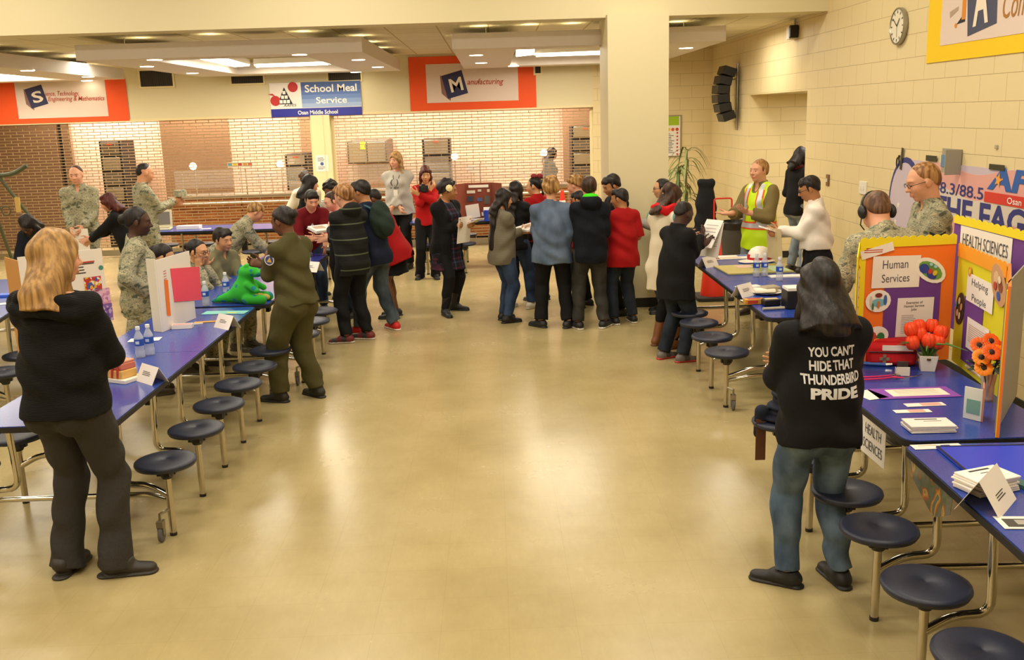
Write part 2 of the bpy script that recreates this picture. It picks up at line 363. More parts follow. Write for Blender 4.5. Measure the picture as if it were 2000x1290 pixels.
def person(sp):
    if sp.get('hp') and sp.get('Y') and not sp.get('_r'):
        q = dict(sp); q['_r'] = 1; q['h'] = 1.6; q['_top'] = 1; f_ = person(q)/1.6; T_ = atY(sp['hp'][0], sp['hp'][1], sp['Y']); sp = dict(sp); sp['h'] = (T_.z-sp.get('z', 0))/f_
    H = sp['h']; h0 = sp.get('res', .0085); w = sp.get('w', 1.0); sx = sp.get('sex', 'm'); hs = sp.get('hs', 1.0)
    x, y = sp.get('at', (0, 5)); root = None if sp.get('_top') else thing('person', sp['label'], 'person', (x, y, sp.get('z', 0)), sp.get('rz', 0), sp.get('group'))
    U = lambda *v: np.array(v, float)*H
    # ---- joints
    pz = sp.get('pz', .53); P = U(sp.get('px', 0), sp.get('py', 0), pz)
    Rt = rotz(sp.get('tz', 0)) @ rotx(-sp.get('lean', 0)) @ roty(sp.get('side', 0)); Rs = Rt @ rotz(sp.get('twist', 0))
    S = P+Rt @ U(0, 0, .285); N = P+Rt @ U(0, -.006, .302); shw = .095*sp.get('shw', 1.0)*(w**.4)
    sh = {1: S+Rs @ U(shw, 0, -.024), -1: S+Rs @ U(-shw, 0, -.024)}
    hy, hp, hr = sp.get('head', (0, 0, 0)); Rh = rotz(hy) @ rotx(-hp) @ roty(hr)
    HJ = N+(Rt @ U(0, .012, .022)+U(0, .004, .018)); e = H/7.5/2*hs*sp.get('he', 1.04); HC_ = HJ+Rh @ np.array([0, .18*e, .70*e])
    hd = lambda a, b, c: HC_+Rh @ (np.array([a, b, c])*e)
    if sp.get('_top'): return float(hd(0, -.1, 1.04)[2])
    if sp.get('hp'):
        tp = hd(0, -.1, 1.04); T_ = atz(sp['hp'][0], sp['hp'][1], float(tp[2])+sp.get('z', 0)); q_ = rotz(sp.get('rz', 0)) @ tp; root.location = (T_.x-q_[0], T_.y-q_[1], sp.get('z', 0))
    hip = {s_: P+Rt @ U(.05*s_*w**.5, 0, -.015) for s_ in (1, -1)}
    ft = {}; kn = {}
    for s_, key in ((1, 'fr'), (-1, 'fl')):
        f = sp.get(key, (.065*s_, 0, 0)); tz_ = f[3] if len(f) > 3 else 0
        ft[s_] = (U(f[0], f[1], .045+tz_), f[2] if f[2] is not None else -.15*s_)
        kn[s_], an = ik(hip[s_], ft[s_][0], .245*H, .245*H, sp.get('kp', A3(0, 1, .05)) if not isinstance(sp.get('kp'), dict) else sp['kp'][s_]); ft[s_] = (an, ft[s_][1])
    el = {}; wr = {}; hdir = {}
    Ry = rotz(sp.get('tz', 0)+sp.get('twist', 0)*.0)
    for s_, key in ((1, 'rh'), (-1, 'lh')):
        if sp.get('cheek'): el[s_], wr[s_] = ik(sh[s_], hd(.50*s_, .38, -1.30), .158*H, .142*H, A3(.15*s_, .5, -1)); hdir[s_] = nrm(Rh @ A3(.05*s_, .02, 1)); continue
        t = sp.get(key, (.155, .015, -.285)); tgt = S+Ry @ (U(*t)*np.array([s_ if len(t) == 3 else 1, 1, 1])) if len(t) == 3 else S+Ry @ U(*t[:3])
        pole = sp.get(key+'p', (.35, -.8, -.35)); pole = Ry @ (np.array(pole)*np.array([s_, 1, 1])); el[s_], wr[s_] = ik(sh[s_], tgt, .158*H, .142*H, pole)
        d = sp.get(key+'d'); hdir[s_] = nrm(wr[s_]-el[s_]) if d is None else nrm(Ry @ (np.array(d)*np.array([s_, 1, 1])))
    fullpts = [hd(0, 0, 1.3), hd(0, 1.1, 0), hd(0, -1.1, 0)]+list(kn.values())+[f[0] for f in ft.values()]+list(el.values())+list(wr.values())+[wr[q]+hdir[q]*.12*H for q in wr]+list(sh.values())+[P]
    lo = np.min(fullpts, 0)-.11*H*w**.3; hi = np.max(fullpts, 0)+.11*H*w**.3; lo[2] = max(lo[2], -.02)
    # ---- trunk and limbs shared by the body (off=0) and the clothes (off>0)
    def trunk(B, o, k=.05, bust=True):
        W = w
        B.ell(P+Rt @ U(0, 0, -.005), U(.088*W, .068*W, .07)+o, k, Rt); B.ell(P+Rt @ U(0, .004*W, .085), U((.078 if sx == 'f' else .083)*W, .060*W, .09)+o, k, Rt)
        B.ell(P+Rt @ U(0, 0, .19), U((.084 if sx == 'f' else .094)*W**.7, .062*W**.7, .105)+o, k, Rs)
        B.cone(sh[1]+Rs @ U(-.012, 0, -.008), sh[-1]+Rs @ U(.012, 0, -.012), .032*H+o*.8, .032*H+o*.8, k)
        for q in (1, -1):
            B.cone(N+Rt @ U(.014*q, -.004, -.002), sh[q]+Rs @ U(-.01*q, 0, .004), .023*H+o*.5, .027*H+o*.5, .05)
            B.ell(P+Rt @ U(.042*q*W**.5, -.032, -.035), U(.05, .05, .052)*W**.6+o, .04, Rt)
            if sx == 'f' and bust: B.ell(S+Rs @ U(.042*q, .045*W**.5, -.09), U(.036, .032, .036)*W**.5+o*.8, .04, Rs)
    al = sp.get('limb', 1.0)*w**.35
    def arm(B, q, o, to=1.0, flat=False, k=.014, bell=0):
        B.cone(sh[q], el[q], .0285*H*al+o*.85, .0240*H*al+o, .026 if k < .02 else k)
        if to > .5:
            t2 = (to-.5)*2; en = el[q]+(wr[q]-el[q])*min(t2, 1.0); r1 = .0245*H*al+o; r2 = (.0245+(.0165-.0245)*t2)*H*al+o+bell; B.cone(el[q], en, r1, r2, .015, flat=flat)
    def leg(B, q, o, to=1.0, k=.03, flare=0, knee=0):
        L = sp.get('legw', 1.0)*w**.5
        B.cone(hip[q], kn[q], .052*H*L+o, .034*H*L**.5+o+knee, k); a = ft[q][0]; t2 = to; en = kn[q]+(a-kn[q])*t2
        if flare is None: B.cone(kn[q], en, .033*H*L**.5+o, .021*H+o, .02); B.cone(kn[q]+(a-kn[q])*.15+A3(0, -.008*H, 0), kn[q]+(a-kn[q])*.45+A3(0, -.01*H, 0), .030*H*L**.5+o, .026*H+o, .03)
        else: B.cone(kn[q], en, .034*H*L**.5+o+knee, .027*H+o+flare, .02, flat=True); B.cone(kn[q]+(a-kn[q])*.12+A3(0, -.008*H, 0), kn[q]+(a-kn[q])*.5+A3(0, -.009*H, 0), .032*H*L**.5+o, .028*H+o, .03)
    # ---- body
    B = SDF(lo, hi, h0); trunk(B, 0)
    for q in (1, -1): arm(B, q, 0); leg(B, q, 0, flare=None)
    for q in (1, -1):   # feet
        a, fy = ft[q]; Rf = rotz(fy); B.cone(a+Rf @ U(0, -.02, -.02), a+Rf @ U(0, .085, -.03), .019*H, .013*H, .02, side=Rf @ A3(1, 0, 0), ratio=.75)
    nr = (.028 if sx == 'f' else .034)*H*w**.3
    B.cone(N+Rt @ U(0, 0, -.02), hd(0, -.22, -.45), nr*1.08, nr, .02)
    jw = .9 if sx == 'f' else 1.0
    B.ell(hd(0, -.12, .22), np.array([.66, .84, .78])*e, .02, Rh); B.ell(hd(0, .16, -.30), np.array([.52*jw, .60, .62])*e, .03, Rh)
    B.ell(hd(0, .48, -.80), np.array([.20*jw, .16, .14])*e, .02, Rh); B.ell(hd(0, .60, .22), np.array([.42, .17, .12])*e, .02, Rh)
    for q in (1, -1):
        B.ell(hd(.30*q, .48, -.22), np.array([.2, .2, .22])*e, .025, Rh); B.ell(hd(.27*q, .86, .02), np.array([.15, .14, .09])*e, .01, Rh, 's')
        B.ell(hd(.27*q, .69, .08), np.array([.13, .07, .05])*e, .004, Rh)
        B.ell(hd(.66*q, -.06, -.03), np.array([.07, .17, .26])*e, .006, Rh @ rotz(-.35*q))
    B.cone(hd(0, .72, .10), hd(0, .90, -.22), .06*e, .10*e, .01); B.ell(hd(0, .78, -.25), np.array([.17, .12, .08])*e, .008, Rh)
    B.ell(hd(0, .70, -.50), np.array([.24, .10, .055])*e, .006, Rh); B.ell(hd(0, .70, -.58), np.array([.20, .10, .06])*e, .006, Rh)
    hand_r = .0054*H
    for q, key in ((1, 'rh'), (-1, 'lh')):   # hands: palm, four fingers, thumb
        W0 = wr[q]; d = hdir[q]; up = Ry @ A3(0, .5, .85)
        if sp.get(key+'t') is not None: up = Ry @ (np.array(sp[key+'t'])*np.array([q, 1, 1]))
        t = nrm(up-d*(up@d)); n = np.cross(t, d)*q; n = nrm(n)
        if q == 1: n = n if True else n
        cl = sp.get(key+'c', sp.get('curl', .35)); spd = sp.get('spread', .10)
        B.cone(W0-d*.01*H, W0+d*.02*H, .0165*H*al, .017*H, .012, side=t, ratio=.7); B.cone(W0+d*.015*H, W0+d*.047*H, .020*H, .0225*H, .01, side=t, ratio=.48)
        for i in range(4):
            lt = (1.5-i)/1.5; base = W0+d*(.058-.003*abs(i-1.2))*H+t*lt*.0175*H; L = (.040, .045, .042, .034)[i]*H; dd = nrm(d+t*lt*spd); p = base
            for sgm, fr in ((0, .42), (1, .32), (2, .26)):
                c_ = cl*(.55+.55*sgm)*(1+.1*(i-1)); v = nrm(dd*math.cos(c_)+n*math.sin(c_)); p2 = p+v*L*fr; B.cone(p, p2, hand_r*(1-.07*sgm), hand_r*(.93-.1*sgm), .003); p = p2
        p = W0+d*.018*H+t*.014*H+n*.004*H; v = nrm(d*.75+t*.75+n*.35); p2 = p+v*.030*H; B.cone(p, p2, hand_r*1.35, hand_r*1.15, .008); v = nrm(d*1.0+t*.25+n*.45); B.cone(p2, p2+v*.026*H, hand_r*1.12, hand_r*.85, .003)
    me = B.mesh('body'); V = B.P; sk = skc(SK.get(sp.get('skin', 'light'), sp.get('skin', 'light'))); col = np.tile(sk, (len(V), 1))
    loc = (V-HC_) @ Rh/e
    def near(c, r): return np.clip(1.6-1.0*np.sqrt((((loc-np.array(c))/np.array(r))**2).sum(1))*1.0, 0, 1)[:, None]
    m = near((0, .82, -.54), (.22, .16, .09)); col = col*(1-m*.75)+m*.75*(sk*np.array([.85, .42, .42]))
    hc = {'black': '#17100e', 'brown': '#2a1a12', 'red': '#3a1a10', 'blonde': '#7d5a34', 'sandy': '#80592f', 'ginger': '#80542c', 'buzz': '#4a3324'}[sp.get('hair', 'black')]
    for q in (1, -1): m = near((.27*q, .76, .20), (.17, .14, .05))*(np.abs(loc[:, 1:2]) > .4); col = col*(1-m*.8)+m*.8*skc(hc)
    m = near((.36, .62, -.22), (.2, .3, .2))+near((-.36, .62, -.22), (.2, .3, .2)); col = col*(1-m*.25*np.array([0, .25, .25]))
    setcol(me, col); mobj('body', me, SKIN, root, world=False)
    for q in (1, -1):
        b = MB(); T = Matrix.Translation(Vector(hd(.27*q, .60, .015))) @ Matrix(Rh.tolist()).to_4x4(); b.ball((0, 0, 0), (.12*e, .12*e, .075*e), 10, T); b.cur = 1; b.ball((0, .09*e, -.005*e), (.06*e, .04*e, .06*e), 8, T)
        b.link('eye', [EYEW, EYEB], root, world=False)
    info = dict(root=root, P=P, N=N, S=S, sh=sh, el=el, wr=wr, hdir=hdir, hd=hd, Rh=Rh, e=e, Rt=Rt, Rs=Rs, ft=ft, kn=kn, hip=hip, H=H, HC=HC_, lo=lo, hi=hi, sp=sp)
    # ---- trousers
    pa = sp.get('pants')
    if pa:
        o = pa.get('o', .010); G = SDF(lo, hi, h0*1.1); W = w
        G.ell(P+Rt @ U(0, 0, -.005), U(.088*W, .068*W, .07)+o, .04, Rt); G.ell(P+Rt @ U(0, .003, .06), U(.083*W, .060*W, .06)+o, .04, Rt)
        for q in (1, -1): G.ell(P+Rt @ U(.042*q*W**.5, -.032, -.035), U(.05, .05, .052)*W**.6+o, .035, Rt)
        G.plane(P+Rt @ U(0, 0, pa.get('top', .06)), Rt @ A3(0, 0, 1))
        for q in (1, -1): leg(G, q, o, .85, flare=None); leg(G, q, o, pa.get('to', .97), flare=pa.get('flare', 0), knee=pa.get('knee', 0))
        if pa.get('bell'):
            for q in (1, -1): a = ft[q][0]; G.cone(kn[q]+(a-kn[q])*.25, a+A3(0, .01, -.025*H), .035*H, pa['bell'], .04, flat=True)
        G.fold(pa.get('fold', .005), 1.0, H*7); pm = G.mesh('trousers'); mobj(pa.get('name', 'trousers'), pm, pa['m'], root, pa.get('label'), world=False)
    sk_ = sp.get('skirt')
    if sk_:
        G = SDF(lo, hi, h0*1.1); G.cone(P+Rt @ U(0, 0, .06), P+A3(0, 0, -sk_['len']*H), .085*H*w, (.085*w+sk_.get('flare', .04))*H, .03, side=A3(1, 0, 0), ratio=.8, flat=True)
        G.plane(P+Rt @ U(0, 0, .07), Rt @ A3(0, 0, 1)); G.fold(.008, .8); mobj('skirt', G.mesh('skirt'), sk_['m'], root, world=False)
    # ---- tops
    for top in sp.get('tops', []):
        o = top.get('o', .017); G = SDF(lo-.02, hi+.02, h0*1.1); hem = top.get('hem', .04); trunk(G, o, bust=True)
        bk = top.get('bulk', 0); fl = top.get('flare', 0)
        G.cone(P+Rt @ U(0, 0, .09), P+Rt @ U(0, 0, -hem), (.080*w)*H+o+bk, (.088*w+fl)*H+o+bk*.5, .05, side=Rt @ A3(1, 0, 0), ratio=.84, flat=True)
        if bk: G.ell(P+Rt @ U(0, 0, .10), U(.085*w, .068*w, .11)+o+bk, .05, Rt)
        G.plane(P+Rt @ U(0, 0, -hem), -(Rt @ A3(0, 0, 1)))
        nk = top.get('neck', 'crew')
        if nk == 'crew': G.ell(N+Rt @ U(0, .012, .030), np.array([nr+.012, nr+.016, .034*H]), .01, Rt, 's')
        elif nk == 'collar':
            G.cone(N+Rt @ U(0, 0, -.03), N+Rt @ U(0, .006, .027), nr+.026, nr+.014, .012, flat=True); G.cone(N+Rt @ U(0, .004, .030), N+Rt @ U(0, .014, .09), nr+.003, nr+.012, .0, op='s'); G.ell(N+Rt @ U(0, .055, .005), U(.016, .03, .04), .008, Rt, 's')
        elif nk == 'v': G.ell(N+Rt @ U(0, .03, .0), U(.030, .05, .075), .008, Rt, 's')
        elif nk == 'boat':
            G.ell(N+Rt @ U(0, 0, .035), U(.085, .05, .045), .01, Rt, 's')
        if top.get('open'): G.cone(S+Rt @ U(0, .10, .0), P+Rt @ U(0, .12, -hem-.02), top['open']*H, top['open']*H, .01, side=Rt @ A3(1, 0, 0), ratio=2.2, op='s')
        if top.get('hood'):
            G.ell(N+Rt @ U(0, -.045, .004), U(.072, .046, .048), .025, Rt); G.ell(N+Rt @ U(0, -.012, .05), U(.045, .036, .035), .01, Rt, 's')
            for q in (1, -1): G.cone(N+Rt @ U(.045*q, -.02, .01), N+Rt @ U(.03*q, .045, -.01), .016*H, .012*H, .015)
        if top.get('cowl'):
            for i in range(14):
                a0, a1 = [2*PI*(i+j)/14 for j in (0, 1)]; f = lambda a, r_=1: N+Rt @ U(.084*r_*math.cos(a), .060*r_*math.sin(a)-.008, -.018-.028*(r_-1)*8-.014*math.sin(a+.6)); G.cone(f(a0), f(a1), .021*H, .021*H, .012); G.cone(f(a0, 1.13), f(a1, 1.13), .020*H, .020*H, .01)
            G.ell(N+Rt @ U(0, .0, .03), U(.075, .045, .05), .012, Rt, 's')
        sl = top.get('sleeve', 1.0)
        if sl > 0:
            for q in (1, -1):
                if sl <= .5: en = sh[q]+(el[q]-sh[q])*sl*2; G.cone(sh[q], en, .033*H*al+o, .031*H*al+o+.008, .014, flat=True)
                else: arm(G, q, o+top.get('so', .004), sl, True, .03, top.get('bell', 0))
                if top.get('cuff') and sl > .9: c = wr[q]-nrm(wr[q]-el[q])*.012*H; G.cone(c-nrm(wr[q]-el[q])*.02*H, c, .0165*H*al+o+.006, .0165*H*al+o+.004, .004)
        if top.get('band'): G.cone(P+Rt @ U(0, 0, -hem+.03), P+Rt @ U(0, 0, -hem), (.096*w)*H+o*.5, (.094*w)*H+o*.5, .01, side=Rt @ A3(1, 0, 0), ratio=.78, flat=True)
        G.fold(top.get('fold', .007), 1.0, len(FIG)*1.3); gm = G.mesh('top'); go = mobj(top.get('name', 'shirt'), gm, top['m'], root, top.get('label'), world=False); info['top'] = go
    # ---- shoes
    so = sp.get('shoes', dict(c='#151515')); sc_, sole = skc(so['c']), skc(so.get('sole', so['c']))
    for q in (1, -1):
        a, fy = ft[q]; Rf = rotz(fy); bt = so.get('boot', 0); G = SDF(a-U(.13, .13, .06), a+U(.13, .13, .06+bt), h0*.9 if h0 < .008 else h0)
        hl = so.get('heel', 0); zb = a[2]-.045*H
        G.cone(a+Rf @ U(0, -.022, -.020+hl*.5), a+Rf @ U(0, .030, -.016+hl*.3), .026*H, .026*H, .02, side=Rf @ A3(1, 0, 0), ratio=.9); G.cone(a+Rf @ U(0, .02, -.022), a+Rf @ U(0, .094, -.030), .025*H, .021*H, .02, side=Rf @ A3(1, 0, 0), ratio=.72)
        if bt: G.cone(a+Rf @ U(0, -.004, -.01), a+(kn[q]-a)*(bt/.245)+U(0, -.002, 0), .030*H, .038*H, .02, flat=True)
        else: G.cone(a+Rf @ U(0, -.008, -.02), a+Rf @ U(0, -.008, .006), .026*H, .024*H, .02, flat=True)
        G.cone(A3(a[0], a[1], zb+.006)+Rf @ U(0, -.028, 0), A3(a[0], a[1], zb+.006)+Rf @ U(0, .092, 0), .026*H, .027*H, .004, side=Rf @ A3(1, 0, 0), ratio=.32)
        G.plane(A3(a[0], a[1], zb), A3(0, 0, -1)); sm = G.mesh('shoe'); z = G.P[:, 2]-zb; c = np.where((z < .016)[:, None], sole, sc_)
        if so.get('c2'): lf = (G.P-a) @ Rf; c = np.where(((lf[:, 1] > .0)[:, None]) & ((z > .016)[:, None]) & ((np.sin(lf[:, 1]*60) > -.1)[:, None]), skc(so['c2']), c)
        setcol(sm, c); mobj('boot' if bt else 'shoe', sm, SHOE, root, world=False)
    # ---- hair
    st = sp.get('style', 'short'); hm = HAIR[sp.get('hair', 'black')]
    if st:
        L = sp.get('hl', 0); R = max(.5*H*.0, 0); G = SDF(HC_-2.3*e-np.array([0, .08, L]), HC_+2.3*e, h0 if h0 < .008 else .008); vol = sp.get('vol', .07)
        if st in ('short', 'buzz', 'curly', 'bun', 'pony'):
            v = {'short': vol, 'buzz': .01, 'curly': .2, 'bun': .05, 'pony': .05}[st]
            G.ell(hd(0, -.18-v*.2, .26+v*.3), np.array([.66+v, .82+v, .76+v])*e, 0, Rh); G.ell(hd(0, -.47, -.08), np.array([.52+v*.8, .48+v*.6, .5])*e, .02, Rh)
            hl_ = sp.get('line', 0); n = Rh @ nrm(A3(0, .62, -.78)); G.plane(hd(0, .56+hl_, .57), n, .022); G.ell(hd(0, -.62, -1.02), np.array([.7, .6, .42])*e, .02, Rh, 's')
            if st != 'buzz':
                for q in (1, -1): G.cone(hd(.63*q, .14, .25), hd(.64*q, .12, -.08), .10*e, .05*e, .015)
            if st == 'short' and vol > .06:
                for k_ in range(5): x_ = -.45+.22*k_; G.cone(hd(x_, .52, .62), hd(x_+.12, .60, .42), .16*e, .05*e, .02)
                G.cone(hd(.3, .3, .85), hd(-.3, .35, .85), .16*e, .18*e, .03)
        if st == 'bun': G.ell(hd(*sp.get('bunp', (0, -1.05, .30))), np.array([.34, .30, .34])*e*sp.get('buns', 1), .01, Rh)
        if st == 'pony': G.cone(hd(0, -.9, .3), hd(0, -1.15, -.2), .2*e, .22*e, .02); G.cone(hd(0, -1.15, -.2), hd(0, -.95, -.2)-np.array([0, 0, L]), .22*e, .08*e, .02)
        if st in ('long', 'bob'):
            G.ell(hd(0, -.14, .26), np.array([.74, .90, .84])*e, 0, Rh); back = (Rt @ A3(0, -1, 0))
            hw = sp.get('hw', 1); nk_ = N+Rt @ np.array([0, -.055*H, .02*H]); top_ = hd(0, -.30, .0); zt_ = HC_[2]-L; dn_ = max(nk_[2]-zt_, 0)
            G.cone(top_, nk_, .68*e, .62*e*hw, .03, side=Rh @ A3(1, 0, 0), ratio=.66)
            if st == 'bob': c_ = nk_.copy(); c_[2] = zt_; G.cone(hd(0, -.22, .1), c_+np.array([0, .01, 0]), .80*e, .98*e*hw, .03, side=Rh @ A3(1, 0, 0), ratio=.66, flat=True)
            if dn_ > .02 and st != 'bob': a_ = Rt @ A3(0, -.085*H*sp.get('w', 1)-.03, 0)+P; b_ = nk_+Rt @ np.array([0, -.03*H, -dn_]); G.cone(nk_, b_, .62*e*hw, .50*e*hw, .03, side=Rh @ A3(1, 0, 0), ratio=.5)
            for q in (1, -1): c_ = hd(.58*q, .02, -.5); G.cone(hd(.52*q, .12, .15), c_, .22*e, .22*e*hw, .04); G.cone(c_, c_+np.array([0, .01, 0])+Rt @ np.array([.03*q*hw, -.015, -min(max(L-.07, 0), .16)]), .22*e*hw, .14*e, .03, side=Rh @ A3(1, 0, 0), ratio=.7)
            G.cone(hd(0, .42, .48), hd(0, -.2, .74), .36*e, .34*e, .05)
            if not sp.get('noface'): G.ell(hd(0, .98, -.28), np.array([.50, .80, .78])*e, .02, Rh, 's')
            if sp.get('bangs'): G.cone(hd(-.3, .72, .38), hd(.3, .72, .38), .13*e, .13*e, .03)
        if st == 'curly' or sp.get('tousle'): G.fold(.012, 2.2, 3)
        else: G.fold(.008 if st in ('long', 'bob') else .004, 1.5, 3)
        mobj('hair', G.mesh('hair'), hm, root, world=False)
    if sp.get('glasses'):
        b = MB(); T = Matrix.Translation(Vector(hd(0, 0, 0))) @ Matrix(Rh.tolist()).to_4x4()
        for q in (1, -1):
            b.tube([((.27*q+.19*math.cos(a))*e, .82*e, (.02+.12*math.sin(a))*e) for a in np.linspace(0, 2*PI, 14)[:-1]], .0022, 5, T, closed=True)
            b.tube([(.46*q*e, .82*e, .05*e), (.68*q*e, .50*e, .07*e), (.70*q*e, -.05*e, .08*e)], .0022, 5, T)
        b.tube([(-.08*e, .84*e, .04*e), (.08*e, .84*e, .04*e)], .0022, 5, T); b.link('glasses', BLACKP, root, world=False)
    FIG.append(info); return info
def toW(info, p): return wmat(info['root']) @ Vector(p)
def between(info, q, fwd=.05, up=0): return toW(info, info['wr'][q]+info['hdir'][q]*fwd*info['H']+np.array([0, 0, up]))
LE, LB, LK, EXPO = 56, 60, 170, 0.1
# ------------------------------------------------------------------ the room
def blocks(name, axis, col='#e4d2a2'):
    m = mat(name, col, .55); N = NT(m); s = N.new('ShaderNodeSeparateXYZ'); tc = N.new('ShaderNodeNewGeometry'); N.l(tc.outputs['Position'], s.inputs[0])
    c = N.new('ShaderNodeCombineXYZ'); N.l(s.outputs[1 if axis == 'x' else 0], c.inputs[0]); N.l(s.outputs[2], c.inputs[1])
    b = N.new('ShaderNodeTexBrick', Scale=1.0); b.inputs['Brick Width'].default_value = .406; b.inputs['Row Height'].default_value = .203; b.inputs['Mortar Size'].default_value = .004; b.inputs['Mortar Smooth'].default_value = .6
    N.l(c.outputs[0], b.inputs['Vector']); b.inputs['Color1'].default_value = lin(col); b.inputs['Color2'].default_value = lin(col); b.inputs['Mortar'].default_value = lin('#c6b386')
    N.l(b.outputs['Color'], N.b.inputs['Base Color']); inv = N.new('ShaderNodeMath', operation='SUBTRACT'); inv.inputs[0].default_value = 1; N.l(b.outputs['Fac'], inv.inputs[1]); bump(N, inv.outputs[0], .5, .006); return m
def floor_mat():
    m = mat('vinyl_floor', '#b9a679', .33); N = NT(m); tc = N.new('ShaderNodeNewGeometry'); n = N.new('ShaderNodeTexNoise', Scale=1.3, Detail=6.0, Roughness=.6); N.l(tc.outputs['Position'], n.inputs['Vector'])
    c1 = ramp(N, n.outputs[0], [(.3, '#ad9b6c'), (.5, '#b9a777'), (.7, '#c2b082')])
    mp = N.new('ShaderNodeMapping'); mp.inputs['Scale'].default_value = (34, 9, 1); mp.inputs['Rotation'].default_value = (0, 0, .5); N.l(tc.outputs['Position'], mp.inputs[0])
    n2 = N.new('ShaderNodeTexNoise', Scale=1.0, Detail=3.0, Roughness=.7); N.l(mp.outputs[0], n2.inputs['Vector']); sp = ramp(N, n2.outputs[0], [(.0, '#d9d9d9'), (.34, '#eeeeee'), (.70, '#f4f4f4'), (.8, '#ffffff')])
    br = N.new('ShaderNodeTexBrick', Scale=1.0); br.offset = 0; br.inputs['Brick Width'].default_value = .305; br.inputs['Row Height'].default_value = .305; br.inputs['Mortar Size'].default_value = .0018
    N.l(tc.outputs['Position'], br.inputs['Vector']); br.inputs['Color1'].default_value = (1, 1, 1, 1); br.inputs['Color2'].default_value = (.98, .98, .977, 1); br.inputs['Mortar'].default_value = (.91, .905, .89, 1)
    x1 = N.new('ShaderNodeMixRGB', blend_type='MULTIPLY'); x1.inputs[0].default_value = 1; N.l(c1, x1.inputs[1]); N.l(sp, x1.inputs[2])
    x2 = N.new('ShaderNodeMixRGB', blend_type='MULTIPLY'); x2.inputs[0].default_value = 1; N.l(x1.outputs[0], x2.inputs[1]); N.l(br.outputs['Color'], x2.inputs[2]); N.l(x2.outputs[0], N.b.inputs['Base Color'])
    r = N.new('ShaderNodeMapRange'); N.l(n.outputs[0], r.inputs[0]); r.inputs[3].default_value = .20; r.inputs[4].default_value = .32; N.l(r.outputs[0], N.b.inputs['Roughness'])
    setin(N.b, 'Specular IOR Level', .55)
    b2 = N.new('ShaderNodeTexNoise', Scale=5.0, Detail=2.0); N.l(tc.outputs['Position'], b2.inputs['Vector']); bump(N, b2.outputs[0], .08, .02); return m
BX = blocks('painted_block_x', 'x'); BY = blocks('painted_block_y', 'y'); PLAS = mat('cream_plaster', '#ded3ad', .6); TRIM = mat('cream_trim', '#e6d8a8', .5); BASE = mat('black_base_trim', '#1c1a19', .5)
def ceil_mat():
    m = mat('ceiling_tile', '#ddd3ae', .8); N = NT(m); tc = N.new('ShaderNodeNewGeometry'); br = N.new('ShaderNodeTexBrick', Scale=1.0); br.offset = 0
    br.inputs['Brick Width'].default_value = .61; br.inputs['Row Height'].default_value = .61; br.inputs['Mortar Size'].default_value = .010; N.l(tc.outputs['Position'], br.inputs['Vector'])
    br.inputs['Color1'].default_value = lin('#dcd3b4'); br.inputs['Color2'].default_value = lin('#d8ceae'); br.inputs['Mortar'].default_value = lin('#b39a62'); N.l(br.outputs['Color'], N.b.inputs['Base Color']); return m
CEIL = ceil_mat(); WX, YB, YS = 3.8, 11.3, 17.1
struct('floor', MB().span((-15, -2.5, -.1), (8, 22, 0)), floor_mat(), smooth=None)
struct('ceiling', MB().span((-15, YB+.3, 3.29), (8, 22, 3.45)), CEIL, smooth=None)
struct('ceiling_front', MB().span((-15, -2.5, 4.6), (8, YB, 4.75)), CEIL, smooth=None)
struct('wall_right', MB().span((WX, -2.5, 0), (WX+.2, 11.94, 4.6)), BX, smooth=None)
struct('wall_right_far', MB().span((WX, 14.59, 0), (WX+.2, YS, 3.29)), BX, smooth=None)
struct('wall_right_lintel', MB().span((WX, 11.94, 2.42), (WX+.2, 14.59, 3.29)), BX, smooth=None)
struct('wall_corridor_far', MB().span((WX+.2, 14.59, 0), (8, 14.75, 2.6)), BY, smooth=None)
struct('wall_corridor_near', MB().span((WX+.2, 11.78, 0), (8, 11.94, 2.6)), BY, smooth=None)
struct('wall_corridor_end', MB().span((7.9, 11.94, 0), (8, 14.59, 2.6)), BX, smooth=None)
struct('ceiling_corridor', MB().span((WX+.2, 11.94, 2.42), (8, 14.59, 2.5)), CEIL, smooth=None)
struct('wall_left', MB().span((-15, -2.5, 0), (-14.8, 22, 4.6)), BX, smooth=None)
struct('wall_rear', MB().span((-15, -2.7, 0), (4, -2.5, 4.6)), BY, smooth=None)
struct('ceiling_beam', MB().span((-14.8, YB, 3.27), (WX, YB+.35, 4.6)), PLAS, smooth=None)
struct('wall_column', MB().span((1.31, 11.15, 0), (1.99, 11.95, 3.29)), PLAS, smooth=None)
struct('wall_back_soffit', MB().span((-14.8, YS, 2.34), (1.75, YS+.3, 3.29)), PLAS, smooth=None)
struct('wall_back_right', MB().span((1.75, YS, 0), (WX+.2, YS+.3, 3.29)), BY, smooth=None)
struct('wall_back_left', MB().span((-14.8, YS, 0), (-9.6, YS+.3, 2.34)), BY, smooth=None)
struct('trim_1', MB().span((-14.8, YS-.015, 2.33), (1.75, YS, 2.37)), TRIM, smooth=None)
x0, x1 = atY(612, 300, YS).x, atY(649, 300, YS).x
struct('wall_back_post', MB().span((x0, YS-.06, 0), (x1, YS+.25, 2.34)).span((x0+.2, YS-.075, 0), (x0+.215, YS-.06, 2.34)), TRIM, smooth=None)
struct('baseboard_right', MB().span((WX-.012, -2.5, 0), (WX, 11.94, .1)), BASE, smooth=None)
struct('baseboard_right_far', MB().span((WX-.012, 14.59, 0), (WX, YS, .1)), BASE, smooth=None)
struct('baseboard_column', MB().span((1.298, 11.138, 0), (2.002, 11.96, .11)), BASE, smooth=None)
struct('baseboard_back', MB().span((2.0, YS-.012, 0), (WX, YS, .1)), BASE, smooth=None)
struct('baseboard_corridor', MB().span((WX+.2, 14.578, 0), (7.9, 14.59, .1)), BASE, smooth=None)
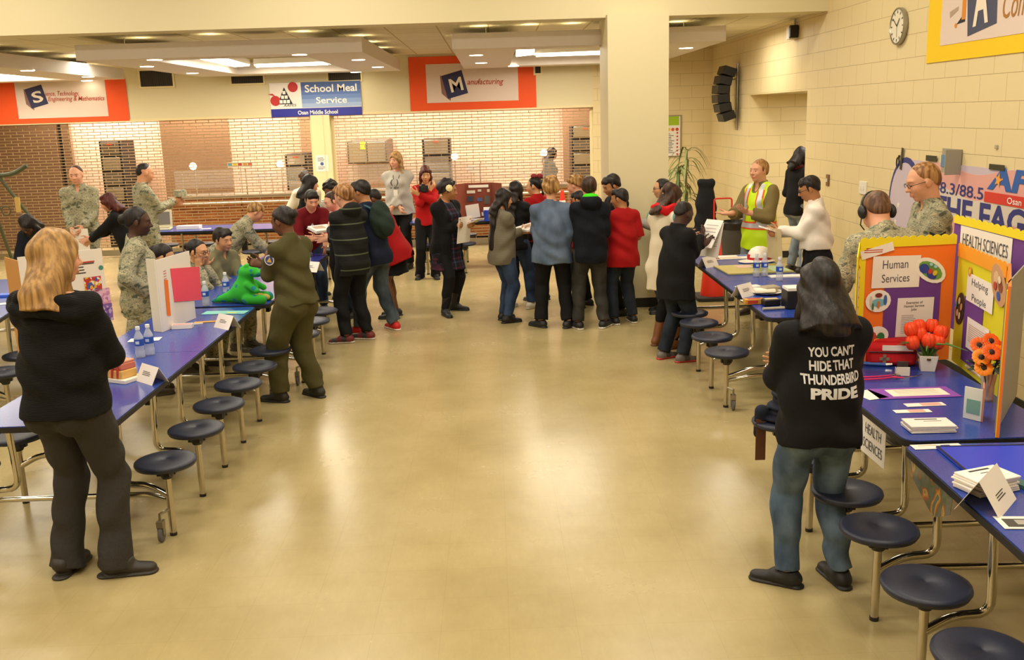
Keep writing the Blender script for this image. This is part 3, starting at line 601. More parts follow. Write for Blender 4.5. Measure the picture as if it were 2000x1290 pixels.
# roll-down grilles in a staggered brick pattern, two bays
GR = mat('grille_aluminium', '#b39a76', .42, .75)
def grille(name, xa, xb, label):
    root = thing(name, label, 'roll-down grille', ((xa+xb)/2, YS+.14, 0), 0, 'roll-down grilles')
    b = MB(); z = .12; i = 0
    while z < 2.36:
        b.box(((xa+xb)/2, YS+.14, z), (xb-xa, .011, .013)); x = xa+(.11 if i % 2 else .22)
        while x < xb: b.box((x, YS+.14, z+.025), (.010, .009, .05)); x += .22
        z += .05; i += 1
    b.link('curtain', GR, root, smooth=None)
    MB().box(((xa+xb)/2, YS+.14, .07), (xb-xa, .04, .1)).link('bottom_bar', STEEL, root)
    for q, x in ((1, xa+.02), (-1, xb-.02)): MB().box((x, YS+.14, 1.18), (.05, .07, 2.3)).link('guide_rail', TRIM, root, bevel=.004)
grille('roll_down_grille', -9.6, x0, 'closed aluminium roll-down grille left of the cream post')
grille('roll_down_grille', x1, 1.75, 'closed aluminium roll-down grille between the cream post and the thick column')
# ------------------------------------------------------------------ the kitchen behind the grilles
KB = 20.5
def kx(px, Y=KB): return atY(px, 280, Y).x
def tilem(name, c, c2):
    m = mat(name, c, .3); N = NT(m); s = N.new('ShaderNodeSeparateXYZ'); tc = N.new('ShaderNodeNewGeometry'); N.l(tc.outputs['Position'], s.inputs[0]); q = N.new('ShaderNodeCombineXYZ'); N.l(s.outputs[0], q.inputs[0]); N.l(s.outputs[2], q.inputs[1])
    b = N.new('ShaderNodeTexBrick', Scale=1.0); b.offset = 0; b.inputs['Brick Width'].default_value = .2; b.inputs['Row Height'].default_value = .2; b.inputs['Mortar Size'].default_value = .004; N.l(q.outputs[0], b.inputs['Vector'])
    b.inputs['Color1'].default_value = lin(c); b.inputs['Color2'].default_value = lin(c); b.inputs['Mortar'].default_value = lin(c2); N.l(b.outputs['Color'], N.b.inputs['Base Color']); return m
TP = tilem('peach_tile', '#e6bfa6', '#b98f74'); TB = mat('brown_panel', '#8f6d50', .6); TK = mat('dark_brown_panel', '#7f6049', .6)
segs = [(-70, 112, TK, 18.6), (108, 122, mat('dark_gap', '#191715', .8), 18.7), (122, 138, TK, 18.6), (138, 315, TP, 19.6), (315, 448, TB, 18.8), (446, 592, TP, 20.0), (588, 650, TB, 19.6), (640, 1110, TP, KB), (1100, 1200, TB, 19.7)]
for i, (a, b, m, Y) in enumerate(segs): struct('wall_kitchen_%d' % (i+1), MB().span((kx(a, Y), Y, 0), (kx(b, Y), Y+.1, 3.0)), m, smooth=None)
struct('wall_kitchen_end', MB().span((2.6, 17.4, 0), (2.7, 21, 3.29)), TB, smooth=None)
def wood():
    m = mat('orange_wood', '#b5662d', .45); N = NT(m); w = N.new('ShaderNodeTexNoise', Scale=3.0, Detail=4.0); N.l(coords(N, sc=(1, 1, 9)), w.inputs['Vector']); N.l(ramp(N, w.outputs[0], [(.35, '#94491d'), (.65, '#c9803f')]), N.b.inputs['Base Color']); return m
WOOD = wood()
def counter(name, a, b, Y, zt, label):
    xa, xb = kx(a, Y), kx(b, Y); root = thing(name, label, 'counter', ((xa+xb)/2, Y+.4, 0), 0, 'serving counters behind the grilles'); n = max(2, int((xb-xa)/.9))
    for i in range(n):
        c0, c1 = xa+(xb-xa)*i/n, xa+(xb-xa)*(i+1)/n; MB().span((c0+.01, Y, .1), (c1-.01, Y+.75, zt-.05)).link('front_panel', WOOD, root, bevel=.006)
    MB().span((xa-.03, Y-.04, zt-.04), (xb+.03, Y+.8, zt)).link('worktop', STEEL, root, bevel=.005)
    for k in (0, 1): MB().tube([(xa, Y-.1-.07*k, zt-.12), (xb, Y-.1-.07*k, zt-.12)], .014).link('tray_rail', STEEL, root)
    MB().span((xa+.05, Y+.05, 0), (xb-.05, Y+.7, .1)).link('plinth', BASE, root)
    b_ = MB(); x = xa+.2
    while x < xb-.1: b_.tube([(x, Y+.15, zt), (x, Y+.15, zt+.38), (x+.02, Y+.02, zt+.46)], .012, 6); x += 1.15
    b_.link('guard_post', STEEL, root); g = mat('guard_glass', '#ffffff', .05, Alpha=.16)
    MB().span((xa+.1, Y+.02, zt+.14), (xb-.1, Y+.028, zt+.46)).link('sneeze_guard', g, root, smooth=None)
    return root
counter('serving_counter', 322, 600, 17.75, .98, 'wooden serving counter with steel top behind the left grille')
counter('serving_counter', 662, 1108, 17.75, .98, 'wooden serving counter with steel top behind the right grille')
MB_ = MB
DARK = mat('dark_metal', '#1b1917', .5, .3)
def cabinet(name, pa, pb, Y, dp, label, cat, rows=3, m=DARK, grp=None, slot='#b23a22'):
    a, b = atY(*pa, Y), atY(*pb, Y); z0, z1 = min(a.z, b.z), max(a.z, b.z); z0g = 0 if name != 'hood' else z0; root = thing(name, label, cat, ((a.x+b.x)/2, Y+dp/2, z0g), 0, grp)
    MB().span((a.x, Y, z0g), (b.x, Y+dp, z1)).link('body', m, root, bevel=.01); h = (z1-z0)/rows
    for i in range(rows):
        MB().span((a.x+.04, Y-.02, z0+h*i+.04), (b.x-.04, Y, z0+h*(i+1)-.02)).link('shelf_front' if rows > 2 else 'panel', STEEL if i % 2 else mat('grey_metal', '#6d665c', .5, .5), root, bevel=.004)
    MB().box(((a.x+b.x)/2, Y-.03, z1-.06), (.1, .02, .03)).link('indicator', mat('indicator', slot, .4, emit=(slot, .6)), root)
    return root
cabinet('oven', (192, 276), (252, 425), 18.6, .7, 'dark catering oven behind the grille between two brick piers', 'oven', 5)
cabinet('oven', (556, 302), (606, 400), 18.6, .7, 'tall stacked oven beside the cream post', 'oven', 4)
cabinet('oven', (824, 272), (884, 400), 19.3, .7, 'dark upright oven behind the woman in the red jacket', 'oven', 4)
cabinet('oven', (1116, 246), (1172, 400), 18.9, .6, 'tall dark rack oven next to the thick column', 'oven', 6)
def hood():
    Y = 19.2; a, b = atY(677, 276, Y), atY(757, 318, Y); root = thing('steam_cabinet', 'grey wall cabinet with a yellow tag behind the grille', 'cabinet', ((a.x+b.x)/2, Y+.3, b.z))
    MB().span((a.x, Y, b.z), (b.x, KB-.05, a.z)).link('body', mat('grey_metal', '#6d665c', .5, .5), root, bevel=.01); mx = (a.x+b.x)/2
    for q in (0, 1): MB().span((a.x+.03 if q == 0 else mx+.01, Y-.02, b.z+.03), (mx-.01 if q == 0 else b.x-.03, Y, a.z-.03)).link('door', STEEL, root, bevel=.004)
    MB().span((mx-.12, Y-.035, a.z-.16), (mx-.03, Y-.025, a.z-.01)).link('tag', mat('yellow_tag', '#d8e02a', .6), root)
hood()
GLOBE = mat('lit_globe', '#fff4d8', .5, emit=('#fff0cf', 5.0))
for px, py, n in ((377, 325, 'left of the laptop airman'), (547, 321, 'beside the stacked oven'), (1062, 299, 'near the kitchen worker'), (888, 306, 'beside the upright oven')):
    p = atY(px, py, 18.1); root = thing('heat_lamp', 'round glowing heat lamp over the serving counter '+n, 'lamp', (p.x, p.y, .98)); MB().ball(p, .066).link('bulb', GLOBE, root); MB().tube([(p.x, p.y+.09, .98), (p.x, p.y+.09, p.z+.04), (p.x, p.y+.03, p.z+.02)], .012, 6).link('stand', STEEL, root)
def board_small(px, py, w, h, Y, cols, name, label, cat):
    p = atY(px, py, Y); root = thing(name, label, cat, (p.x, Y, p.z-h/2)); MB().box((p.x, Y, p.z), (w, .02, h)).link('panel', PAPER, root)
    F = Fr((p.x, Y-.012, p.z), (1, 0, 0)); n = len(cols)
    for i, c in enumerate(cols): F.rect('picture', -w/2+w*i/n+.01, -h*.2, -w/2+w*(i+1)/n-.01, h*.38, mat('pic_'+c, c, .6), root)
    return root
r_ = board_small(469, 322, .46, .09, 18.2, ['#4aa9b5', '#d8c72f', '#c7402a', '#e0a12c', '#c9693a'], 'menu_strip', 'narrow menu strip with coloured food pictures over the counter', 'menu')
MB().tube([(r_.location.x, 18.2, .98), (r_.location.x, 18.2, r_.location.z)], .01, 6).link('post', STEEL, r_)
for px, py, n in ((507, 343, 'left'), (531, 341, 'right'), (920, 330, 'centre')):
    p = atY(px, py, 18.0); root = thing('price_card', 'white price card on the serving counter, '+{'left': 'left of the orange price marker', 'right': 'next to the stacked oven', 'centre': 'behind the plaid-dress girl'}[n], 'card', (p.x, 18.0, .98)); MB().box((p.x, 18, p.z), (.17, .01, .1)).link('card', PAPER, root); MB().tube([(p.x, 18.01, .98), (p.x, 18.01, p.z)], .008, 6).link('stand', STEEL, root)
# kitchen lights
TUBE = mat('fluorescent_tube', '#ffffff', .5, emit=('#fff1d2', 9.0)); KTUBE = mat('kitchen_lamp', '#ffffff', .5, emit=('#ffe2b8', 9.0))
for x in (-7.6, -5.2, -3.9, -1.6, .3):
    t = thing('kitchen_light', 'recessed kitchen ceiling light panel, unseen above the grille' if 0 else 'long ceiling light in the kitchen behind the grilles', 'ceiling light', (x, 18.9, 3.2), 0, 'kitchen ceiling lights')
    MB().box((x, 18.9, 3.248), (1.3, .5, .08)).link('housing', WHITE, t); MB().box((x, 18.9, 3.185), (1.2, .42, .02)).link('diffuser', KTUBE, t)
# ------------------------------------------------------------------ suspended ceiling panels with lamps
CL = mat('cloud_panel', '#dcd3cb', .6); LED = mat('downlight_lens', '#ffffff', .5, emit=('#fff2d0', 12.0)); LOUV = mat('dark_louver', '#2a2520', .7)
def cloud(xa, xb, label, dls, strips, ups, mir=False):
    ya, yb, z0, z1 = 11.82, 16.75, 3.015, 3.19; root = thing('suspended_ceiling_panel', label, 'ceiling panel', ((xa+xb)/2, (ya+yb)/2, z0), 0, 'suspended ceiling panels')
    ix, iy = .75, .45
    for nm, A, B_ in (('front_panel', (xa, ya), (xb, ya+iy)), ('back_panel', (xa, yb-.5), (xb, yb)), ('side_panel', (xa, ya+iy), (xa+ix, yb-.5)), ('side_panel', (xb-ix, ya+iy), (xb, yb-.5))):
        MB().span((A[0], A[1], z0), (B_[0], B_[1], z1)).link(nm, CL, root, smooth=None)
    for x in (xa+.4, xb-.4):
        for y in (ya+.5, yb-.5): MB().tube([(x, y, z1), (x, y, 3.3)], .006, 6).link('hanger', STEEL, root)
    for px, py in dls:
        p = atz(px, py, z0); MB().lathe([(.085, -.004), (.09, .004)], (p.x, p.y, z0)).link('downlight', LED, root)
    for pts in strips:
        P_ = [atz(*q, 3.10) for q in pts]; c_ = sum(P_, Vector())/len(P_); P2 = [(c_.x+(q.x-c_.x)*1.06, c_.y+(q.y-c_.y)*1.04) for q in P_]; sg = 1 if sum(P2[i][0]*P2[(i+1) % len(P2)][1]-P2[(i+1) % len(P2)][0]*P2[i][1] for i in range(len(P2))) > 0 else -1
        MB().prism(P2[::sg], 3.12, 3.20).link('lamp_housing', WHITE, root, smooth=None); MB().prism([(q.x, q.y) for q in P_][::sg], 3.10, 3.12).link('light_strip', TUBE, root, smooth=None)
    for x, y in ups: MB().lathe([(.05, -.01), (.05, .004)], (x, y, z1)).link('uplight', mat('uplight', '#fff', .5, emit=('#fff0c0', 22.0)), root)
    return root
def pz(px, py, z=3.15): p = atz(px, py, z); return (p.x, p.y)
cloud(-4.8, -1.48, 'suspended grey ceiling panel with lit rectangular opening, left of the centre', [(302, 117), (287, 130), (376, 143), (585, 107), (700, 117), (738, 131), (695, 141)],
      [((390, 116), (432, 114), (487, 129), (458, 131)), ((500, 128), (641, 123), (641, 127), (500, 132)), ((602, 108), (632, 107), (673, 122), (645, 126))], [(-4.2, 12.3), (-3.3, 12.1), (-2.2, 12.1), (-1.62, 12.9), (-1.62, 14.0), (-1.62, 15.2)])
cloud(-.43, 2.78, 'suspended grey ceiling panel with lit rectangular opening, crossing behind the column', [(930, 108), (940, 123), (1003, 129), (1340, 94)],
      [((1010, 94), (1044, 93), (1043, 107), (1008, 111)), ((1047, 107), (1200, 101), (1200, 106), (1047, 111)), ((1290, 85), (1329, 84), (1290, 101))], [(-.1, 12.1), (.5, 12.1), (1.0, 12.1), (-.3, 13.4), (-.3, 15.0), (2.3, 12.3)])
cloud(-9.3, -6.05, 'suspended grey ceiling panel with lit opening at the far left', [(54, 138), (172, 150), (170, 158)], [((-60, 145), (76, 141), (76, 146), (-60, 151))], [(-6.2, 12.6), (-6.2, 13.9), (-6.2, 15.2), (-7.5, 12.0)])
def vent(xp0, yp0, xp1, yp1, label):
    a, b = atY(xp0, yp0, YS), atY(xp1, yp1, YS); root = thing('air_vent', label, 'air vent', ((a.x+b.x)/2, YS, b.z), 0, 'air vents under the ceiling'); MB().span((a.x, YS-.02, b.z), (b.x, YS, a.z)).link('backing', LOUV, root)
    MB().span((a.x-.03, YS-.03, b.z-.03), (b.x+.03, YS, b.z)).span((a.x-.03, YS-.03, a.z), (b.x+.03, YS, a.z+.03)).span((a.x-.03, YS-.03, b.z), (a.x, YS, a.z)).span((b.x, YS-.03, b.z), (b.x+.03, YS, a.z)).link('frame', TRIM, root)
    m = MB(); x = a.x+.02
    while x < b.x: m.box((x, YS-.024, (a.z+b.z)/2), (.006, .01, a.z-b.z)); x += .035
    m.link('louver', mat('vent_slat', '#4b4237', .6), root)
vent(273, 139, 339, 168, 'dark rectangular air vent between the left banner and the meal service sign, largest one')
vent(452, 150, 515, 162, 'narrow dark air vent left above the meal service sign')
vent(641, 142, 705, 156, 'narrow dark air vent directly above the meal service sign')
vent(1045, 128, 1056, 143, 'small dark air vent at the right edge of the manufacturing banner')
# ------------------------------------------------------------------ banners and signs on the back soffit
OR = mat('orange_paper', '#f0561c', .7); BANW = mat('banner_white', '#e2cfc4', .7); NAVY = mat('navy_print', '#2c2c55', .6); RUST = mat('rust_print', '#b8482a', .7); CREAM = mat('cream_print', '#efe2cf', .7)
F = Fr((0, YS-.004, 0), (1, 0, 0))
def banner(pa, pb, ia, ib, label, letter, lines, tag_):
    a, b = F.px(*pa), F.px(*pb); root = thing('banner', label, 'banner', ((a[0]+b[0])/2, YS-.01, b[1]), 0); F.rect('orange_border', a[0], b[1], b[0], a[1], OR, root, .012, .01)
    c, d = F.px(*ia), F.px(*ib); F.rect('white_sheet', c[0], d[1], d[0], c[1], BANW, root, .016, .003)
    lx, ly, sz = tag_; p = F.px(lx, ly)
    F.rect('letter_block', p[0]-sz*.62, p[1]-sz*.6, p[0]+sz*.38, p[1]+sz*.5, NAVY, root, .019, .002, .25); F.poly('letter_block', [(p[0]-sz*.75, p[1]-sz*.45), (p[0]-sz*.35, p[1]-sz*.8), (p[0]-sz*.2, p[1]-sz*.2), (p[0]-sz*.8, p[1]+sz*.4)], mat('print_brown', '#8c6a62', .7), root, .018, .0015)
    F.text('letter', letter, p[0]-.02, p[1]-.02, sz*.6, sz*.62, CREAM, root, .022, rot=.2, bold=.02)
    for t, x, y, w, h in lines: q = F.px(x, y); F.text('lettering', t, q[0], q[1], w, h*1.15, RUST, root, .020, shear=.25, rot=-.012, bold=.012)
banner((-14, 162), (254, 236), (28, 160), (213, 227), 'orange bordered science and technology banner at the far left', 'S', [('ience, Technology,', 122, 184, .57, .085), ('Engineering & Mathematics', 150, 194, .95, .085)], (76, 187, .30))
banner((797, 112), (1048, 210), (831, 126), (1013, 196), 'orange bordered manufacturing banner left of the thick column', 'M', [('anufacturing', 948, 161, .62, .11)], (893, 163, .36))
a, b = F.px(526, 163), F.px(708, 224); root = thing('meal_service_sign', 'blue and white school meal service sign hanging above the cream post', 'sign', ((a[0]+b[0])/2, YS-.02, b[1])); W_, H_ = b[0]-a[0], a[1]-b[1]
F.rect('panel', a[0], b[1], b[0], a[1], mat('sign_white', '#efe9e4', .4), root, .03, .025); zb = b[1]+H_*.24; xm = a[0]+W_*.345
F.rect('name_band', a[0], b[1], b[0], zb, mat('sign_dark_blue', '#20289a', .4), root, .033, .002)
for i, c in enumerate(['#9db4dc', '#7f9cd2', '#6283c4', '#476bb4', '#3257a2', '#234a92']): F.rect('blue_field', xm, zb+.01+(a[1]-zb-.01)*i/6, b[0], zb+.01+(a[1]-zb-.01)*(i+1)/6, mat('sg'+c, c, .4), root, .033, .002)
SW = mat('sign_letter', '#f6f1ea', .4); cx = (xm+b[0])/2
F.text('lettering', 'School Meal', cx, zb+H_*.57, W_*.57, H_*.22, SW, root, .037, bold=.018); F.text('lettering', 'Service', cx, zb+H_*.22, W_*.34, H_*.19, SW, root, .037, bold=.018); F.text('lettering', 'Osan Middle School', (a[0]+b[0])/2+.02, b[1]+H_*.115, W_*.44, H_*.12, SW, root, .036, bold=.02)
RD = mat('print_red', '#c22a2a', .6); BK = mat('print_black', '#23222a', .7); ax_, az_ = a[0]+W_*.16, zb+H_*.1
F.poly('pyramid', [(ax_-.13, az_+.02), (ax_+.13, az_+.02), (ax_, az_+.30)], BK, root, .034); F.disc('apple', ax_-.16, az_+.08, .085, RD, root, .036); F.disc('sun', ax_+.15, az_+.30, .085, RD, root, .035); F.poly('leaf', [(ax_-.28, az_+.19), (ax_-.15, az_+.15), (ax_-.2, az_+.2)], RD, root, .036)
for i in range(3):
    for j in range(3-i): F.rect('pyramid_block', ax_-.09+.03*i+j*.062, az_+.035+i*.075, ax_-.04+.03*i+j*.062, az_+.09+i*.075, SW, root, .0365)
F.text('lettering', 'AAFES', ax_+.08, az_+.0, .22, .045, BK, root, .037, shear=.2)
p = F.px(630, 319); Fp = Fr((0, YS-.062, 0), (1, 0, 0)); p = Fp.px(629, 319); root = thing('notice_sheet', 'white notice sheet taped to the cream post', 'notice', (p[0], YS-.07, p[1]-.14)); Fp.rect('sheet', p[0]-.105, p[1]-.14, p[0]+.105, p[1]+.14, PAPER, root, .004, .002); Fp.lines('print', p[0]-.07, p[1]+.03, p[0]+.07, p[1]+.1, 3, INK, root, .006); Fp.disc('emblem', p[0], p[1]-.01, .03, mat('print_blue', '#4a5f9a', .7), root, .006); Fp.lines('print', p[0]-.07, p[1]-.11, p[0]+.07, p[1]-.05, 3, INK, root, .006)
# poster behind the column on the far wall
Fp = Fr((0, YS-.002, 0), (1, 0, 0)); a, b = Fp.px(1290, 226), Fp.px(1330, 306); root = thing('food_poster', 'tall framed poster with green header partly behind the thick column', 'poster', ((a[0]+b[0])/2, YS-.02, b[1])); Fp.rect('frame', a[0], b[1], b[0], a[1], STEEL, root, .018, .016); Fp.rect('sheet', a[0]+.02, b[1]+.02, b[0]-.02, a[1]-.02, PAPER, root, .02, .002)
Fp.rect('header', a[0]+.02, a[1]-.17, b[0]-.04, a[1]-.02, mat('poster_green', '#9fc21e', .6), root, .022); 
for i, c in enumerate(['#e0a020', '#e8c020', '#d85a28', '#c8402a']): Fp.disc('picture', a[0]+.06+i*.075, a[1]-.24, .028, mat('pp'+c, c, .6), root, .022)
for i in range(7): Fp.disc('picture', b[0]-.07, a[1]-.3-i*.06, .016, RD, root, .022, 10)
Fp.lines('print', a[0]+.05, b[1]+.06, b[0]-.12, a[1]-.3, 12, INK, root, .022)
# ------------------------------------------------------------------ right wall: clock, banner, speaker, switches
Fx = Fr((WX-.002, 0, 0), (0, -1, 0))   # u = -Y so that it reads left to right from inside the room
def fxp(x, y): return Fx.px(x, y)
c = fxp(1760, 51); r = .165; root = thing('wall_clock', 'round silver wall clock high on the cream block wall', 'clock', (WX-.03, -c[0], c[1]-r))
TW = Matrix.Translation(Vector((WX-.002, -c[0], c[1]))) @ Matrix.Rotation(-PI/2, 4, 'Y')
MB().lathe([(r*.97, 0), (r, .01), (r, .04), (r*.93, .045), (r*.90, .035)], n=40, T=TW).link('case', mat('clock_silver', '#a8a59e', .3, .9), root); MB().lathe([(r*.9, .030), (r*.9, .036)], n=40, T=TW).link('dial', mat('clock_face', '#e8e0c8', .5), root)
for k in range(12): an = k*PI/6; Fx.rect('hour_mark', c[0]+math.sin(an)*r*.76-.004, c[1]+math.cos(an)*r*.76-.012, c[0]+math.sin(an)*r*.76+.004, c[1]+math.cos(an)*r*.76+.012, BK, root, .040, .002, -an)
def hand(nm, an, L, w): Fx.rect(nm, c[0]+math.sin(an)*L/2-w/2, c[1]+math.cos(an)*L/2-L/2, c[0]+math.sin(an)*L/2+w/2, c[1]+math.cos(an)*L/2+L/2, BK, root, .043, .002, -an)
hand('hour_hand', math.radians(40), .085, .009); hand('minute_hand', math.radians(-52), .12, .006); hand('second_hand', math.radians(175), .1, .003)
YEL = mat('yellow_paper', '#f5cc12', .7); b0 = fxp(1810, 124); root = thing('banner', 'yellow bordered architecture and construction banner high on the right wall', 'banner', (WX-.01, -b0[0]-1.2, b0[1]))
bt = b0[1]+1.15; Fx.rect('yellow_border', b0[0], b0[1], b0[0]+2.5, bt, YEL, root, .008, .006); w0 = fxp(1838, 92); Fx.rect('white_sheet', w0[0], w0[1]+.01, b0[0]+2.3, bt-.2, BANW, root, .012, .003)
p = fxp(1918, 30); A_ = mat('slate_print', '#454a66', .6)
Fx.poly('letter_block', [fxp(1893, 71), fxp(1950, 45), (fxp(1948, 0)[0], p[1]+.42), (fxp(1890, 0)[0], p[1]+.36)], A_, root, .015); Fx.text('letter', 'A', p[0]+.0, p[1]+.13, .24, .40, CREAM, root, .018, bold=.03, rot=.08, shear=.05)
Fx.poly('compass_leg', [fxp(1871, 48), fxp(1888, 42), fxp(1889, 22)], BK, root, .014); Fx.rect('compass_arm', fxp(1884, 0)[0], fxp(1884, 38)[1], fxp(1891, 0)[0], fxp(1884, 0)[1]+.2, mat('print_orange', '#d98a2c', .7), root, .0145); q = fxp(1870, 50); Fx.disc('knob', q[0], q[1], .02, mat('print_orange', '#d98a2c', .7), root, .015, 10)
q = fxp(1865, 22); Fx.poly('drawing', [(q[0]-.06, q[1]+.0), (q[0]+.09, q[1]+.03), (q[0]+.09, q[1]-.0), (q[0]-.05, q[1]-.05)], mat('print_tan', '#b49c86', .7), root, .0135)
q = fxp(1990, 12); Fx.text('lettering', 'Construction', q[0]+.28, q[1]+.03, .95, .20, mat('print_ochre', '#b07a32', .7), root, .015, shear=.25); q2 = fxp(1975, 0); Fx.text('lettering', 'Architecture &', q2[0]+.3, q2[1]+.30, 1.0, .2, mat('print_ochre', '#b07a32', .7), root, .015, shear=.25)
# curved line array loudspeaker
p = atX(1440, 183, WX); root = thing('line_speaker', 'black curved loudspeaker mounted on the far part of the right wall', 'speaker', (WX-.2, 15.3, 2.1)); zc = p.z
for i in range(6):
    z = zc+.33-i*.132; an = (i-2.5)*.13; T = Matrix.Translation((WX-.27+.09*((i-2.5)/2.5)**2, 15.3, z)) @ Matrix.Rotation(-an, 4, 'Y'); MB().box((0, 0, 0), (.19, .42, .128), T).link('speaker_box', BLACKP, root, bevel=.008)
MB().tube([(WX-.01, 15.3, zc+.45), (WX-.01, 15.3, zc-.55)], .02).tube([(WX-.2, 15.3, zc+.2), (WX-.02, 15.3, zc+.22)], .015).tube([(WX-.2, 15.3, zc-.28), (WX-.02, 15.3, zc-.3)], .015).link('bracket', STEEL, root)
p = atX(1555, 64, WX); root = thing('strobe_alarm', 'small white and black alarm strobe below the beam end', 'alarm', (WX-.03, p.y, p.z-.12)); MB().box((WX-.05, p.y+.02, p.z), (.1, .14, .16)).link('housing', WHITE, root, bevel=.01); MB().box((WX-.06, p.y-.09, p.z+.01), (.1, .07, .15)).link('lens', BLACKP, root, bevel=.01); MB().tube([(WX-.02, p.y, p.z+.08), (WX-.02, p.y, p.z+.16)], .012).link('conduit', STEEL, root)
def plate(px, py, w, h, m, name, label, n=0):
    p = atX(px, py, WX); root = thing(name, label, 'switch', (WX, p.y, p.z-h/2)); MB().box((WX-.008, p.y, p.z), (.016, w, h)).link('plate', m, root, bevel=.003)
    for i in range(n): MB().box((WX-.02, p.y+(i-(n-1)/2)*.07, p.z), (.012, .02, .04)).link('toggle', WHITE, root)
plate(1618, 352, .09, .13, mat('bronze_plate', '#8a6a4a', .4, .5), 'light_switch', 'small brown switch plate on the wall by the doorway', 1)
plate(1687, 367, .19, .13, WHITE, 'light_switch', 'white double switch plate behind the headphone airman', 2)
plate(1948, 287, .03, .03, mat('grey_dot', '#b9ae98', .5), 'wall_sensor', 'tiny grey button fixed to the wall above the radio banner')
p = atX(1868, 306, WX); root = thing('wall_bracket', 'grey folded metal bracket projecting from the wall above the radio banner', 'bracket', (WX-.1, p.y, p.z-.12)); MB().span((WX-.01, p.y-.10, p.z-.14), (WX, p.y+.24, p.z+.06)).link('backplate', mat('grey_plate', '#a39a86', .5), root); MB().span((WX-.14, p.y-.11, p.z-.14), (WX-.01, p.y-.10, p.z+.06)).link('side_plate', mat('grey_plate2', '#97928a', .5), root)
q = Fx.px(1850, 315); Fx.rect('photo', q[0]-.09, q[1]-.05, q[0]+.09, q[1]+.05, mat('photo_blue', '#5d86a8', .5), root, .012)
# radio banner: flag stripes, star, AFN EAGLE
root = thing('radio_banner', 'large flag-coloured radio station banner taped low on the right wall', 'banner', (WX-.01, 8.0, .8)); tl = fxp(1762, 306); zt = tl[1]+.03; zb_ = .75; xa = tl[0]; xe = xa+3.4
Fx.rect('sheet', xa, zb_, xe, zt-.05, mat('banner_lilac', '#cbbcc8', .6), root, .006, .004); x2 = fxp(1832, 0)[0]
for i, c in enumerate(['#e2a69c', '#d9cdbd', '#e2a69c', '#d9cdbd', '#e2a69c']):
    z1_ = zt-.06-i*.2
    pts = [(x2+(xe-x2)*k/16, z1_-.02+.035*math.sin(k*.9+.3)) for k in range(17)]; pts2 = [(a_, max(z_-.2, zb_)) for a_, z_ in reversed(pts)]; Fx.poly('stripe', pts+pts2, mat('st'+c, c, .6), root, .0075)
NV = mat('banner_navy', '#33357a', .6)
q = fxp(1872, 371); Fx.text('lettering', '88.3/88.5', q[0], q[1], .86, .095, NV, root, .010, bold=.012)
q = fxp(1928, 424); Fx.text('lettering', 'THE EAGLE', q[0]+.02, q[1], 1.85, .21, NV, root, .010, bold=.03)
q = fxp(1993, 358); Fx.text('lettering', 'AFN', q[0]+.02, q[1]+.01, .95, .17, mat('afn_blue', '#2a5fae', .5), root, .011, bold=.04, shear=.15)
S_ = []; s0 = fxp(1953, 352)
for k in range(10): rr = .058 if k % 2 == 0 else .025; S_.append((s0[0]+rr*math.sin(k*PI/5+.25), s0[1]+rr*math.cos(k*PI/5+.25)))
Fx.poly('star', S_, mat('star_orange', '#f0a63a', .5), root, .014); a_ = fxp(1926, 375); Fx.rect('red_band', a_[0], a_[1]-.075, a_[0]+1.2, a_[1]+.005, mat('band_red', '#d63a2c', .5), root, .012); Fx.text('lettering', 'Osan', fxp(1985, 390)[0], a_[1]-.036, .20, .048, SW, root, .015, bold=.01)
Fx.disc('eagle_arc', fxp(1790, 0)[0], zt-.45, .36, NV, root, .0078, 28, .42); Fx.disc('eagle_arc', fxp(1790, 0)[0]-.02, zt-.45, .31, mat('banner_lilac', '#cbbcc8', .6), root, .0084, 28, .37)
for x, y in ((1756, 400), (1750, 432)): q = fxp(x, y); Fx.poly('star', [(q[0]+(.035 if k % 2 == 0 else .014)*math.sin(k*PI/5), q[1]+(.035 if k % 2 == 0 else .014)*math.cos(k*PI/5)) for k in range(10)], CREAM, root, .0088)
OLV = mat('olive_tape', '#3f3a1e', .7)
for x0_, y0_, x1_, y1_ in ((1812, 303, 1832, 316), (1936, 320, 1965, 334)): a_, b_ = fxp(x0_, y0_), fxp(x1_, y1_); Fx.rect('tape', a_[0], b_[1], b_[0], a_[1], OLV, root, .016, .003)
a_ = fxp(1764, 308); Fx.rect('tape', a_[0]-.02, a_[1]-.11, a_[0]+.02, a_[1]+.09, OLV, root, .016, .003, -.12)
root = thing('wall_hook', 'small black wire hook on the wall left of the radio banner', 'hook', (WX-.02, 0, 0)); a_ = fxp(1755, 318); root.location = (WX-.02, -a_[0], a_[1]-.05); MB().tube([(WX-.01, -a_[0]+.03*math.cos(t), a_[1]+.05*math.sin(t)) for t in np.linspace(0, 2*PI, 12)[:-1]], .006, 6, closed=True).link('wire', BLACKP, root); MB().box((WX-.008, -a_[0]-.02, a_[1]+.06), (.014, .02, .02)).link('base', BLACKP, root)
